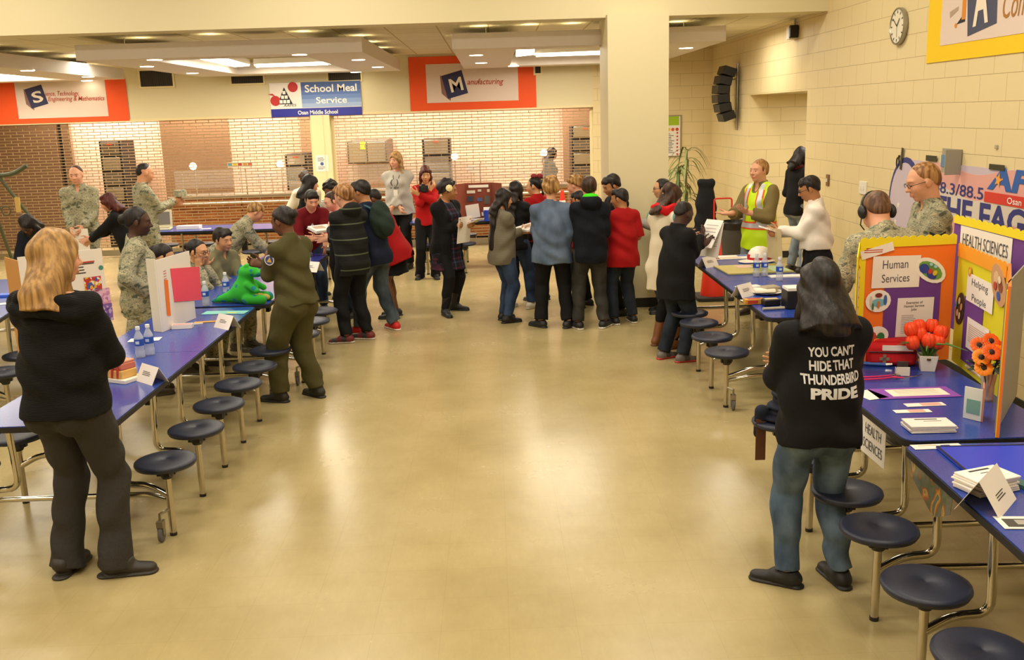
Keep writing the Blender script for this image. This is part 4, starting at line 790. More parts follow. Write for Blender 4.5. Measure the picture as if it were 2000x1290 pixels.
# ------------------------------------------------------------------ lunchroom tables with fixed stools
def tabletop_mat():
    m = mat('blue_laminate', '#26409a', .22); N = NT(m); n = N.new('ShaderNodeTexNoise', Scale=220.0, Detail=1.0); N.l(coords(N), n.inputs['Vector']); N.l(ramp(N, n.outputs[0], [(.4, '#253e98'), (.7, '#3450ac')]), N.b.inputs['Base Color']); setin(N.b, 'Specular IOR Level', .5); return m
def seat_mat():
    m = mat('navy_seat', '#232a42', .45); N = NT(m); n = N.new('ShaderNodeTexNoise', Scale=260.0, Detail=1.0); N.l(coords(N), n.inputs['Vector']); bump(N, n.outputs[0], .25, .002); return m
BLUE = tabletop_mat(); NSEAT = seat_mat(); NSEAT.node_tree.nodes['Principled BSDF'].inputs['Base Color'].default_value = lin('#1b2136'); EDGE = mat('black_edge', '#15151a', .5); RUBBER = mat('grey_rubber', '#5c5a5a', .7); DBLK = mat('black_hub', '#0f0f12', .4)
LEGM = mat('steel_leg', '#c4bba8', .26, .95)
def rrect(x0, y0, x1, y1, r, corners=(1, 1, 1, 1)):
    P = []
    for (cx, cy, a0, on) in ((x1-r, y1-r, 0, corners[0]), (x0+r, y1-r, 90, corners[1]), (x0+r, y0+r, 180, corners[2]), (x1-r, y0+r, 270, corners[3])):
        if on: P += [(cx+r*math.cos(math.radians(a0+t)), cy+r*math.sin(math.radians(a0+t))) for t in (0, 30, 60, 90)]
        else: sx_ = r if a0 in (0, 270) else -r; sy_ = r if a0 in (0, 90) else -r; P.append((cx+sx_, cy+sy_))
    return P
def lunch_table(cx, cy, L, rz, ys, label, off=.55, halves=2, group=None, w=.76, skip=(), casters=(0, -1)):
    t = thing('lunch_table', label, 'table', (cx, cy, 0), rz, group); hw = w/2; lk = lambda b, n, m, p=t, **k: b.link(n, m, p, world=False, **k)
    for i in range(halves):
        y0, y1 = -L/2+L*i/halves+.003, -L/2+L*(i+1)/halves-.003; cs = (i == halves-1, i == halves-1, i == 0, i == 0); P = rrect(-hw, y0, hw, y1, .06, cs)
        b = MB(); b.prism(P, .722, .740); tp = lk(b, 'table_top', BLUE, smooth=30); e = MB(); P2 = rrect(-hw-.006, y0-.006*(i == 0), hw+.006, y1+.006*(i == halves-1), .066, cs); e.prism(P2, .706, .735); o = e.link('edge_band', EDGE, tp, smooth=30, world=False)
    for x in (-.27, .27): lk(MB().box((x, 0, .690), (.03, L-.16, .03)), 'frame_rail', DARK)
    lk(MB().box((0, 0, .62), (.5, .10, .05)).box((0, 0, .50), (.06, .08, .24)), 'hinge_box', DARK, bevel=.006)
    ends = sorted(ys)
    for side in (1, -1):
        for k, y in enumerate(ends):
            if (side, k) in skip: continue
            x = side*off; s = MB(); s.lathe([(.02, .412), (.13, .410), (.160, .418), (.168, .434), (.165, .445), (.150, .4505), (.10, .452), (.014, .452), (.011, .449)], (x, y, 0), 32); seat = lk(s, 'seat', NSEAT, smooth=60)
            h = MB(); h.lathe([(.028, .34), (.040, .365), (.055, .412)], (x, y, 0), 14); 
            for q in range(4): a = q*PI/2+.4; h.box((x+.035*math.cos(a), y+.035*math.sin(a), .385), (.03, .03, .05))
            h.link('hub', DBLK, seat, world=False, smooth=40)
            lg = MB(); lg.tube([(x, y, .012), (x, y, .35)], .0185, 14); lg.link('leg', LEGM, seat, world=False); g = MB(); g.lathe([(.0205, 0), (.0205, .018)], (x, y, 0), 12); g.link('foot_glide', BLACKP, seat, world=False)
            ar = MB(); xa = side*(hw-.08); ar.tube([(xa, y+.02, .70), (xa-side*.015, y+.02, .30), (xa+side*.13, y+.015, .30), (x-side*.005, y, .24)], .0185, 12, fillet=.085); ar.link('support_arm', CHROME, seat, world=False)
        for c in casters:
            y = ends[c]; x = side*(off-.035); d = .085 if c == 0 else -.085; y2 = y-d*1.0; k = MB(); k.tube([(side*off, y, .16), (x, y2, .16), (x, y2, .115)], .009, 6).box((x, y2, .105), (.035, .045, .035)).box((x-.016, y2, .07), (.004, .03, .06)).box((x+.016, y2, .07), (.004, .03, .06)); ca = lk(k, 'caster', STEEL)
            T = Matrix.Translation((x, y2, .045)) @ Matrix.Rotation(PI/2, 4, 'Y') @ Matrix.Translation((0, 0, -.012)); wm_ = MB(); wm_.lathe([(.034, 0), (.044, .004), (.044, .020), (.034, .024)], n=20, T=T); wm_.link('wheel', RUBBER, ca, world=False)
    for y in (ends[0], ends[-1]): lk(MB().tube([(-off, y+.03, .20), (-.42, y+.03, .235), (.42, y+.03, .235), (off, y+.03, .20)], .0165, 10, fillet=.05), 'cross_bar', CHROME)
    return t
def rel(L, c): return [y-c for y in L]
A0 = 6.48; lunch_table(-2.41, A0, 3.17, 0, rel([5.13, 5.70, 6.21, 6.71, 7.21, 7.74], A0), 'long blue lunch table with stools beside the blonde woman in black sweater', .545, skip=((-1, 5),))
B0 = 9.70; lunch_table(-2.33, B0, 3.12, 0, rel([8.30, 8.86, 9.34, 9.86, 10.36, 10.9], B0), 'blue lunch table with stools behind the green plush, where the boys crowd', .60, skip=((-1, 0), (1, 3), (1, 4), (1, 5)), casters=(0,))
lunch_table(-4.62, 8.6, 3.1, math.radians(11), [-1.42, -.85, -.3, .25, .8, 1.35], 'blue lunch table at the far left in front of the woman leaning over', .55)
lunch_table(2.12, 2.54, 3.17, math.radians(-2.4), [-1.35, -.82, -.17, .35, .84, 1.36], 'nearest blue lunch table at the lower right with large dark stools', .55, casters=(0,))
lunch_table(2.22, 5.0, 1.64, 0, [-.65, -.13, .44], 'blue lunch table carrying the health sciences display boards', .58, halves=1, casters=(-1,))
lunch_table(2.37, 8.50, 3.17, math.radians(-.6), [-1.36, -.83, -.29, .14, .7, 1.3], 'blue lunch table with the white hard hat and water bottles', .63, skip=((-1, 4), (-1, 5)), casters=(0,))
lunch_table(-3.75, 14.55, 3.2, PI/2-.03, [-1.35, -.82, -.28, .26, .8, 1.35], 'blue lunch table holding the laptop in front of the left grille', .55)
lunch_table(.35, 14.65, 3.2, PI/2, [-1.35, -.82, -.28, .26, .8, 1.35], 'blue lunch table at the back behind the woman in the red jacket', .55)
# ------------------------------------------------------------------ small things
PETM = mat('bottle_plastic', '#dfe8ee', .05, Alpha=.45); LAB = mat('bottle_label', '#2a55b8', .4); CAP = mat('bottle_cap', '#eef2f4', .4)
def bottle(x, y, z, label, h=.21, rz=0, group=None):
    t = thing('water_bottle', label, 'bottle', (x, y, z), rz, group); r = .031
    MB().lathe([(r*.8, 0), (r, .008), (r, .05), (r*.92, .06), (r, .07), (r, .13), (r*.95, .145), (r*.45, .178), (.0125, .185), (.0125, .2)], (0, 0, 0), 20).link('body', PETM, t, world=False, smooth=50)
    MB().lathe([(r*1.01, .085), (r*1.01, .13)], (0, 0, 0), 20).link('label', LAB, t, world=False); MB().lathe([(.0145, .192), (.0145, .212)], (0, 0, 0), 14).link('cap', CAP, t, world=False)
    MB().box((0, -r*1.0, .108), (.024, .003, .02)).link('logo', mat('label_white', '#cfe0f4', .4), t, world=False); return t
bq = [((275, 699), 'clear water bottle beside its twin on the near left table, the left one'), ((294, 694), 'clear water bottle beside its twin on the near left table, the right one'), ((403, 598), 'clear water bottle between the pink-paper board and the green plush'), ((443, 578), 'clear water bottle behind the green plush near the seated woman')]
for (px, py), lb in bq: p = atz(px, py, .74); bottle(p.x, p.y, .74, lb)
bq = [((1477, 541), 'clear water bottle in front of the hard hat, left of the pair'), ((1493, 540), 'clear water bottle in front of the hard hat, right of the pair'), ((1522, 549), 'clear water bottle standing alone right of the hard hat')]
for (px, py), lb in bq: p = atz(px, py, .74); bottle(p.x, p.y, .74, lb)
def tent(px, py, label, rz=0, w=.20, h=.10, z=.74, fold=.11):
    p = atz(px, py, z); t = thing('tent_card', label, 'card', (p.x, p.y, z), rz)
    for s in (-1, 1):
        b = MB(); b.add([(-w/2, s*fold/2, 0), (w/2, s*fold/2, 0), (w/2, 0, h), (-w/2, 0, h), (-w/2, s*fold/2-s*.002, 0), (w/2, s*fold/2-s*.002, 0), (w/2, -s*.0008, h-.002), (-w/2, -s*.0008, h-.002)], [(0, 1, 2, 3), (7, 6, 5, 4), (0, 4, 5, 1), (1, 5, 6, 2), (2, 6, 7, 3), (3, 7, 4, 0)]); b.link('panel', PAPER, t, world=False, smooth=None)
    f = Fr(t.location+Matrix.Rotation(rz, 3, 'Z') @ Vector((0, -fold/2, 0)), Matrix.Rotation(rz, 3, 'Z') @ Vector((1, 0, 0)), Matrix.Rotation(rz, 3, 'Z') @ Vector((0, fold/2, h))); f.lines('print', -.05, .045, .05, .075, 3, INK, t, .0015); return t
tent(297, 745, 'white tent name card on the near left table beside the skin model', -.75); tent(444, 640, 'white tent name card between the plush and the aisle edge', -.75); tent(612, 530, 'white tent name card on the table under the boy with striped hoodie', -.6)
tent(1383, 521, 'white tent name card at the far corner of the hard hat table', .7); tent(1452, 578, 'white tent name card near the plate on the hard hat table', .75)
t9 = tent(1925, 985, 'large white tent name card leaning by the booklets on the nearest right table', .85, .24, .13, .74, .16)
def sheet(px, py, w, h, rz, m, name, label, cat='paper', z=.742, th=.002, parts=(), group=None, bev=0):
    p = atz(px, py, z); t = thing(name, label, cat, (p.x, p.y, z), rz, group); MB().box((0, 0, th/2), (w, h, th)).link('sheet', m, t, world=False, smooth=None, bevel=bev)
    for i, (a0, b0, a1, b1, c, nm) in enumerate(parts): MB().box(((a0+a1)/2, (b0+b1)/2, th+.0006+.0003*i), (abs(a1-a0), abs(b1-b0), .001)).link(nm, mat('pr'+c, c, .7), t, world=False, smooth=None)
    return t
TXT = lambda w, h, n, c='#8d8788': tuple((-w*.42, h*(.4-.8*i/n)-.0025, w*(.42-.14*(i % 3)), h*(.4-.8*i/n)+.0025, c, 'print') for i in range(n))
sheet(440, 611, .36, .13, -.1, mat('cyan_paper', '#7fc9c4', .7), 'cyan_sheet', 'pale cyan paper sheet lying in front of the green plush', parts=((.02, -.03, .10, .0, '#d3dc4a', 'highlight'),))
sheet(405, 629, .20, .045, .15, mat('yellow_note', '#dca52a', .7), 'yellow_strip', 'yellow paper strip beside the tent card on the left table'); sheet(386, 634, .08, .012, .3, PAPER, 'pen', 'small white pen left of the yellow strip', 'pen', th=.01)
sheet(357, 641, .15, .07, .08, PAPER, 'business_cards', 'row of white and red business cards at the foot of the pink-paper board', 'cards', th=.03, parts=((-.07, -.03, .07, -.022, '#c23a2a', 'print'), (-.07, .0, .07, .01, '#c23a2a', 'print')))
p = atz(356, 629, .74); t = thing('toy_model', 'small red and white model figure behind the business cards', 'model', (p.x, p.y, .74)); MB().lathe([(.03, 0), (.012, .01), (.010, .045), (.014, .05)]).link('stem', WHITE, t, world=False); MB().ball((0, 0, .06), (.035, .035, .018)).link('cap', mat('model_red', '#c8402a', .5), t, world=False); MB().ball((-.07, .0, .012), (.045, .018, .012)).link('tail', mat('model_red', '#c8402a', .5), t, world=False)
sheet(283, 664, .22, .11, .1, PAPER, 'paper_sheet', 'white paper lying behind the pair of water bottles')
# anatomical skin block model
p = atz(236, 742, .74); t = thing('skin_model', 'anatomical skin cross-section model on a white base', 'model', (p.x, p.y, .74), -.45); MB().box((0, 0, .012), (.24, .16, .024)).link('base', WHITE, t, world=False, bevel=.003)
MB().prism([(-.10, -.06), (.08, -.065), (.09, .05), (-.09, .06)], .024, .075).link('fat_layer', mat('model_yellow', '#e0b060', .5), t, world=False, bevel=.006); MB().prism([(-.095, -.055), (.075, -.06), (.085, .05), (-.085, .055)], .075, .115).link('dermis', mat('model_pink', '#c9705e', .5), t, world=False, bevel=.006); MB().prism([(-.09, -.055), (.07, -.06), (.08, .05), (-.08, .055)], .115, .13).link('epidermis', mat('model_skin', '#dc9a80', .5), t, world=False, bevel=.005)
for x in (-.05, .0, .045): MB().tube([(x, -.063, .03), (x+.01, -.066, .08), (x-.005, -.06, .135)], .008, 8).link('hair_root', mat('model_red', '#b0301f', .5), t, world=False)
# trifold boards on the left table
def panel3(root, name, p0, p1, z0, z1, m, th=.006, flip=False, z1b=None):
    p0 = Vector((p0[0], p0[1], z0)); p1 = Vector((p1[0], p1[1], z0)); u = p1-p0; L = u.length; f = Fr(p0, u); zt_ = z1-z0; zb2 = (z1b-z0) if z1b else zt_; f.poly(name, [(0, 0), (L, 0), (L, zb2), (0, zt_)], m, root, 0, th); return f, L
WB = mat('foam_board', '#e9e3dd', .7); CARD = mat('cardboard', '#b98546', .8)
q0, q1 = atz(62, 770, .74), atz(228, 735, .74); h1_ = atY(205, 484, q1.y).z; root = thing('science_display_board', 'white trifold science board with tissue photos behind the blonde woman', 'display board', (-2.6, 5.8, .74))
q3 = atz(229, 737, .74); q3.z = 0; q2 = q3+Vector((-.36, -.30, 0)); f, L = panel3(root, 'centre_panel', q2, q3, .745, h1_, WB); q4 = atz(44, 752, .74); q4.z = 0; panel3(root, 'side_panel', q4, q2, .745, h1_-.02, CARD, .006)
for (x0_, y0_, x1_, y1_, c, n, nm) in ((163, 543, 200, 568, '#b8433a', 'p', 'photo'), (181, 566, 217, 593, '#c58ab8', 'p', 'photo'), (195, 595, 222, 625, '#7a5aa8', 'p', 'photo')):
    a_, b_ = f.px(x0_, y0_), f.px(x1_, y1_); m = mat('tissue'+c, c, .6); N = NT(m); v = N.new('ShaderNodeTexVoronoi', Scale=60.0); N.l(coords(N), v.inputs['Vector']); s_ = N.new('ShaderNodeSeparateXYZ'); N.l(v.outputs['Color'], s_.inputs[0])
    N.l(ramp(N, s_.outputs[0], {'#b8433a': [(0, '#b8332a'), (.3, '#e0a52a'), (.5, '#3a58a8'), (.65, '#e8ddd0'), (.8, '#c03a50')], '#c58ab8': [(0, '#c58ab8'), (.5, '#dcb0d0'), (.8, '#b070a8')], '#7a5aa8': [(0, '#7a5aa8'), (.5, '#b8a0d0'), (.8, '#5c4090')]}[c], 'CONSTANT'), N.b.inputs['Base Color'])
    f.rect(nm, min(a_[0], b_[0]), min(a_[1], b_[1]), max(a_[0], b_[0]), max(a_[1], b_[1]), m, root, .003)
a_ = f.px(160, 520); f.lines('print', a_[0]-.12, a_[1]-.05, a_[0]+.08, a_[1]+.02, 4, INK, root, .002); a_ = f.px(185, 512); f.lines('title', a_[0]-.16, a_[1]-.01, a_[0]-.0, a_[1]+.02, 1, mat('print_red', '#c22a2a'), root, .002, .25); a_ = f.px(197, 523); f.disc('emblem', a_[0], a_[1], .014, mat('print_green', '#4a8a7a', .7), root, .002)
q1, q2, q3 = atz(303, 641, .74), atz(318, 650, .74), atz(383, 622, .74); zt = atY(372, 490, q3.y).z; root = thing('pink_paper_board', 'white trifold board with a hot pink paper on the left table', 'display board', (q2.x, q2.y, .74)); f, L = panel3(root, 'centre_panel', q2, q3, .742, zt, WB); q1 = Vector((q2.x-.085, q2.y+.05, 0)); panel3(root, 'side_panel', q1, q2, .742, zt+.01, mat('board_back', '#dcd6c4', .7))
PK = mat('hot_pink_paper', '#f0506a', .7); pts = [f.px(332, 525), f.px(388, 521), f.px(393, 586), f.px(340, 590)]; f.poly('pink_sheet', pts[::-1], PK, root, .006, .004); pts = [f.px(320, 547), f.px(327, 547), f.px(333, 617), f.px(326, 617)]; f.poly('orange_strip', pts[::-1], mat('orange_strip', '#f07a2a', .7), root, .004)
a_ = f.px(322, 540); f.lines('print', a_[0]-.02, a_[1]-.03, a_[0]+.03, a_[1]+.05, 4, mat('print_red', '#c22a2a'), root, .003, .2)
# blue bits on the far left table, laptop, boxes on the back tables
sheet(22, 578, .22, .12, .2, mat('blue_wrap', '#3c66d8', .5), 'blue_packet', 'small bright blue packet on the far left table', th=.02); sheet(6, 594, .16, .10, .4, PAPER, 'paper_sheet', 'white paper scrap on the far left table edge')
p = atz(305, 447, .74); t = thing('laptop', 'open silver laptop on the back table near the left grille', 'laptop', (p.x+.1, 14.5, .74), .15); MB().box((0, 0, .012), (.36, .26, .024)).link('base', mat('laptop_silver', '#c9c2a6', .4), t, world=False, bevel=.005); T = Matrix.Translation((0, .12, .02)) @ Matrix.Rotation(-.18, 4, 'X'); MB().box((0, 0, .13), (.36, .015, .26), T).link('lid', mat('laptop_silver', '#c9c2a6', .4), t, world=False, bevel=.005); MB().box((0, -.009, .135), (.30, .003, .19), T).link('screen', mat('laptop_screen', '#6b6460', .3), t, world=False); MB().box((0, .0, .0245), (.3, .12, .003)).link('keyboard', mat('keys', '#6a6558', .6), t, world=False)
sheet(370, 447, .34, .14, 0, PAPER, 'name_sign', 'white folded name sign on the back table right of the laptop', th=.05); sheet(403, 447, .14, .1, .3, PAPER, 'paper_sheet', 'small white paper right of the name sign')
p = atz(573, 470, .74); t = thing('blue_box', 'bright blue carton with papers on top behind the flight suit woman', 'box', (-2.25, 11.0, .74), .1); MB().box((0, 0, .09), (.30, .24, .18)).link('carton', mat('carton_blue', '#2a52c4', .5), t, world=False, bevel=.004); MB().box((-.02, 0, .19), (.26, .2, .02)).link('papers', PAPER, t, world=False)
p = atz(606, 512, .74); t = thing('squeeze_tube', 'white squeeze tube with green label on the boys\' table', 'tube', (p.x-.02, p.y, .74), .2); MB().lathe([(.03, 0), (.03, .14), (.012, .16), (.012, .19)]).link('body', WHITE, t, world=False); MB().lathe([(.0305, .05), (.0305, .1)]).link('label', mat('green_label', '#5aa83a', .5), t, world=False)
for i, (px, py) in enumerate(((590, 512), (583, 518), (597, 522))): sheet(px, py, .1, .05, i*.7, PAPER, 'paper_scrap', 'crumpled white paper scrap on the boys\' table, %s' % ('nearest the tube', 'left of the others', 'beside the name card')[i], 'paper', th=.015)
# green plush dinosaur with blue spots (generic)
def plush():
    p = atz(480, 592, .74); t = thing('plush_dinosaur', 'bright green plush dinosaur with blue spots sitting on the left table', 'plush toy', (p.x-.0, p.y+.02, .74), -.1); t.scale = (.88, .88, .82)
    G = SDF(np.array([-.42, -.2, -.01]), np.array([.3, .22, .5]), .0075); v = lambda *a: np.array(a)
    G.ell(v(0, 0, .12), v(.13, .11, .13), .03); G.cone(v(-.05, 0, .09), v(-.33, .0, .02), .09, .018, .04); G.cone(v(0, 0, .2), v(.03, .0, .32), .075, .07, .04); G.ell(v(.06, -.01, .33), v(.095, .075, .065), .03); G.ell(v(.14, -.01, .31), v(.06, .055, .04), .02)
    for s_ in (-1, 1): G.cone(v(.06, .08*s_, .2), v(.15, .10*s_, .14), .035, .03, .02); G.cone(v(.05, .09*s_, .05), v(.19, .10*s_, .045), .055, .05, .02); G.ell(v(.05, .045*s_, .39), v(.026, .022, .026), .01)
    for x, z in ((-.27, .065), (-.22, .092), (-.17, .12), (-.13, .155), (-.10, .20), (-.065, .26), (-.05, .32), (-.02, .375)): G.ell(v(x, 0, z), v(.018, .008, .026), .01)
    G.plane(v(0, 0, 0), v(0, 0, -1)); me = G.mesh('body'); P = G.P; c = np.tile(np.array(lin('#2fae34')[:3]), (len(P), 1))
    rs = np.random.RandomState(5)
    for _ in range(26):
        q = P[rs.randint(len(P))]; r = rs.uniform(.016, .032); d = np.linalg.norm(P-q, axis=1); c[d < r] = lin('#1d7f8c')[:3]
    b = (np.abs(P[:, 1]) < .011) & (P[:, 0] < .0) & (P[:, 2] > .05); c[b] = lin('#1b5fa0')[:3]; c[(P[:, 2] < .1) & (P[:, 0] > .08) & (np.abs(P[:, 1]) < .06)] = lin('#e8dc7a')[:3]; setcol(me, c); mobj('body', me, vcol('plush_fur', .95), t, world=False)
    for s_ in (-1, 1): MB().ball((.075, .06*s_, .36), .013).link('eye', BLACKP, t, world=False)
plush()
# ---- right tables
p = atz(1483, 511, .74); t = thing('hard_hat', 'white hard hat with a red stripe on the map table', 'hard hat', (p.x, p.y, .745), .3)
MB().lathe([(.155, .0), (.16, .006), (.125, .02), (.122, .05), (.112, .09), (.085, .125), (.045, .145), (.005, .15)], n=28, sx=1.0, sy=.86).link('shell', mat('hat_white', '#f2ebdf', .3), t, world=False, smooth=60); MB().lathe([(.1255, .022), (.1245, .045)], n=28, sx=1.0, sy=.86).link('red_stripe', mat('hat_red', '#c7202a', .4), t, world=False); b = MB(); b.prism([(-.10, -.11), (-.20, -.07), (-.225, 0), (-.20, .07), (-.10, .11)], .0, .01); b.link('peak', mat('hat_white', '#f2ebdf', .3), t, world=False, bevel=.004); MB().box((-.12, 0, .06), (.02, .03, .03)).link('badge', mat('hat_red', '#c7202a'), t, world=False)
sheet(1470, 527, .62, .50, .05, mat('map_print', '#b9b06a', .25), 'laminated_map', 'large laminated green map lying under the hard hat', 'map', th=.012, parts=((-.30, -.24, -.02, .24, '#c6b872', 'region'), (.0, -.2, .12, .2, '#8f9a35', 'region'), (.13, -.22, .29, .1, '#a9bf9a', 'region'), (-.12, .05, .03, .2, '#d9b8a8', 'region')))
sheet(1425, 503, .42, .26, .05, PAPER, 'map_sheet', 'white map sheet at the far end of the hard hat table', 'map', parts=((-.2, -.1, -.12, .1, '#9a5a3a', 'region'), (.1, .03, .2, .11, '#4a6ab8', 'region'), (-.1, -.1, .1, 0, '#e2c9b0', 'region')))
sheet(1535, 541, .3, .12, 0, PAPER, 'paper_stack', 'thin stack of white papers behind the lone bottle', th=.012); sheet(1462, 560, .22, .11, .3, mat('pale_paper', '#d8dcd8', .7), 'paper_sheet', 'pale paper sheet left of the plate on the hard hat table')
sheet(1474, 588, .20, .13, .1, PAPER, 'paper_sheet', 'white paper under the tent card by the table edge')
p = atz(1497, 574, .74); t = thing('paper_plate', 'round white plate with a folded grey cloth', 'plate', (p.x, p.y, .742)); MB().lathe([(.07, 0), (.13, .018), (.132, .02), (.07, .004)], n=28).link('plate', WHITE, t, world=False, smooth=60); MB().box((-.02, 0, .03), (.17, .12, .03)).link('napkin', WHITE, t, world=False, bevel=.012); MB().box((.035, .02, .045), (.14, .11, .03), rz=.3).link('cloth', cloth('taupe_cloth', '#a69a84'), t, world=False, bevel=.012)
p = atz(1475, 594, .74); t = thing('snack_box', 'yellow and red snack box next to the white tent card', 'box', (p.x-.01, p.y, .742), .05); MB().box((0, 0, .02), (.16, .07, .04)).link('carton', mat('snack_yellow', '#c99438', .5), t, world=False, bevel=.003); MB().box((-.02, -.036, .02), (.08, .002, .025)).link('print', mat('snack_red', '#b83a22', .5), t, world=False); MB().box((0, 0, .041), (.1, .04, .002)).link('print', mat('snack_red', '#b83a22', .5), t, world=False)
p = atz(1503, 597, .74); t = thing('measuring_device', 'black handheld instrument with a beige face on the table', 'instrument', (p.x+.01, p.y, .742), .05); MB().box((0, 0, .025), (.13, .09, .05)).link('body', BLACKP, t, world=False, bevel=.008); MB().box((0, -.0, .0515), (.10, .055, .004)).link('face', mat('beige_face', '#cbb98c', .4), t, world=False)
p = atz(1512, 606, .74); t = thing('metal_rod', 'short beige metal rod at the near end of the hard hat table', 'rod', (p.x, p.y, .742), .1); MB().tube([(-.09, 0, .012), (.08, 0, .012)], .011).link('rod', mat('rod_beige', '#c8c0a4', .4, .4), t, world=False); MB().tube([(.08, 0, .012), (.10, 0, .012)], .007).link('tip', BLACKP, t, world=False)
p = atz(1530, 580, .74); t = thing('coiled_cable', 'thin dark cable coiled loosely on the hard hat table', 'cable', (p.x, p.y, .742)); MB().tube([(.09*math.sin(k*.9)*(.6+.05*k), .16*math.cos(k*.55), .004) for k in range(22)], .0025, 5).link('cable', BLACKP, t, world=False)
p = atz(1550, 606, .74); t = thing('black_box', 'black box with papers on its top beside the hoodie woman', 'box', (p.x+.04, p.y+.1, .742)); MB().box((0, 0, .07), (.17, .16, .14)).link('box', BLACKP, t, world=False, bevel=.005); MB().box((0, 0, .15), (.16, .15, .02)).link('papers', PAPER, t, world=False)
# ---- health display boards
ORB = mat('board_orange', '#f57a22', .7); PUR = mat('board_purple', '#6a3a8e', .7); YLB = mat('board_yellow', '#f0dc1e', .7); YL2 = mat('board_lime', '#dcd41c', .7); YO = mat('yellow_orange', '#f2a01e', .7)
def scallop(f, root, name, a0, b0, a1, b1, w, m, off=.006, n=12):
    d = Vector((a1-a0, b1-b0)); L = d.length; d.normalize(); q = Vector((-d.y, d.x)); top = []; bot = []
    for i in range(n*6+1):
        t_ = i/(n*6); s_ = abs(math.sin(PI*t_*n)); pt = Vector((a0, b0))+d*L*t_; top.append(tuple(pt+q*(w*.5+.012*s_))); bot.append(tuple(pt-q*w*.5))
    return f.poly(name, bot+top[::-1], m, root, off, .003)
def picture(f, root, name, px, r, rb, rot, base, spots, off=.008, label=None):
    a_ = f.px(*px); f.disc(name, a_[0], a_[1], r, mat('pb'+base, base, .6), root, off, 18, rb, rot=rot, label=label)
    for i, (dx, dy, w, h, c) in enumerate(spots): c__, s__ = math.cos(rot), math.sin(rot); f.disc('drawing', a_[0]+dx*c__-dy*s__, a_[1]+dx*s__+dy*c__, w*1.1, mat('pb'+c, c, .6), root, off+.0012*(i+1), 14, h*1.1, rot=rot, th=.001)
g0, g1 = atz(1690, 712, .74), atz(1858, 706, .74); y_ = (g0.y+g1.y)/2; g0.y, g1.y = y_-.02, y_+.04; zt = atY(1765, 470, y_).z; g0.x = atY(1672, 600, y_).x
root = thing('human_services_board', 'orange and purple human services trifold board with scalloped yellow border', 'display board', ((g0.x+g1.x)/2, y_, .74)); f, L = panel3(root, 'centre_panel', g0, g1, .742, zt, ORB); Z = zt-.742
pu = [f.px(1727, 566), f.px(1846, 560), f.px(1845, 720), f.px(1727, 714)]; f.rect('purple_field', pu[0][0], .02, L-.08, pu[0][1]+.06, PUR, root, .004)
scallop(f, root, 'scalloped_border', 0, Z-.01, L, Z-.01, .05, YLB); scallop(f, root, 'scalloped_border', .02, 0, .02, Z-.03, .03, YLB, .0062)
hs = [f.px(1704, 502), f.px(1794, 556)]; f.rect('title_sheet', hs[0][0], hs[1][1]-.01, hs[1][0], hs[0][1], PAPER, root, .0075, rot=-.02); TXM = mat('board_text', '#4e4a52', .7); a_ = f.px(1748, 516); f.text('lettering', 'Human', a_[0], a_[1], .155, .05, TXM, root, .0085); a_ = f.px(1748, 543); f.text('lettering', 'Services', a_[0], a_[1], .17, .048, TXM, root, .0085)
a_ = f.px(1712, 490); f.rect('text_strip', a_[0]-.10, a_[1]-.025, a_[0]+.10, a_[1]+.025, PAPER, root, .010, rot=.25); f.lines('print', a_[0]-.08, a_[1]-.012, a_[0]+.07, a_[1]+.012, 2, RD, root, .0115)
picture(f, root, 'bus_picture', (1816, 528), .105, .065, -.55, '#f2efe8', [(0, .0, .075, .04, '#6aa04a'), (-.04, -.01, .03, .025, '#2f3f9a'), (.02, -.02, .03, .02, '#2f3f9a'), (.0, -.005, .012, .015, '#c8402a'), (.03, .0, .012, .015, '#e0c02a'), (-.02, .03, .01, .008, '#9fd0e8'), (.01, .032, .01, .008, '#9fd0e8')])
picture(f, root, 'world_picture', (1714, 588), .078, .066, 0, '#f2efe8', [(0, -.01, .042, .022, '#7ab8c8'), (-.045, .0, .008, .03, '#d8c8b0'), (.042, .005, .010, .028, '#3a6ab0'), (-.0, .035, .02, .012, '#7a2a22'), (0, -.02, .008, .02, '#c87a3a'), (-.035, -.03, .006, .02, '#3f7a4a')])
a_, b_ = f.px(1752, 580), f.px(1818, 655); f.rect('text_sheet', a_[0], b_[1], b_[0], a_[1]-.01, PAPER, root, .0075, rot=-.02); c_ = f.px(1786, 594); f.text('lettering', 'Examples of\nHuman Service\nJobs', c_[0]-.005, c_[1]-.012, .125, .06, TXM, root, .0085, bold=.01); f.lines('print', a_[0]+.03, b_[1]+.02, a_[0]+.12, c_[1]-.06, 11, mat('faint_print', '#b5aeb0', .8), root, .0085)
picture(f, root, 'people_picture', (1712, 655), .07, .055, 0, '#f2efe8', [(-.03, -.01, .025, .03, '#c8452a'), (.01, .015, .02, .02, '#f0e8dc'), (.02, -.01, .022, .025, '#2f7a44'), (-.0, -.03, .02, .012, '#e8a92a')])
wl = Vector((g0.x-.07, g0.y-.16, 0)); fl, LL = panel3(root, 'side_panel', wl, g0, .742, zt-.06, YLB, z1b=zt)
fl.rect('text_sheet', .03, Z*.35, LL-.03, Z*.8, PAPER, root, .004); fl.rect('orange_field', .02, .02, LL-.03, Z*.3, ORB, root, .004)
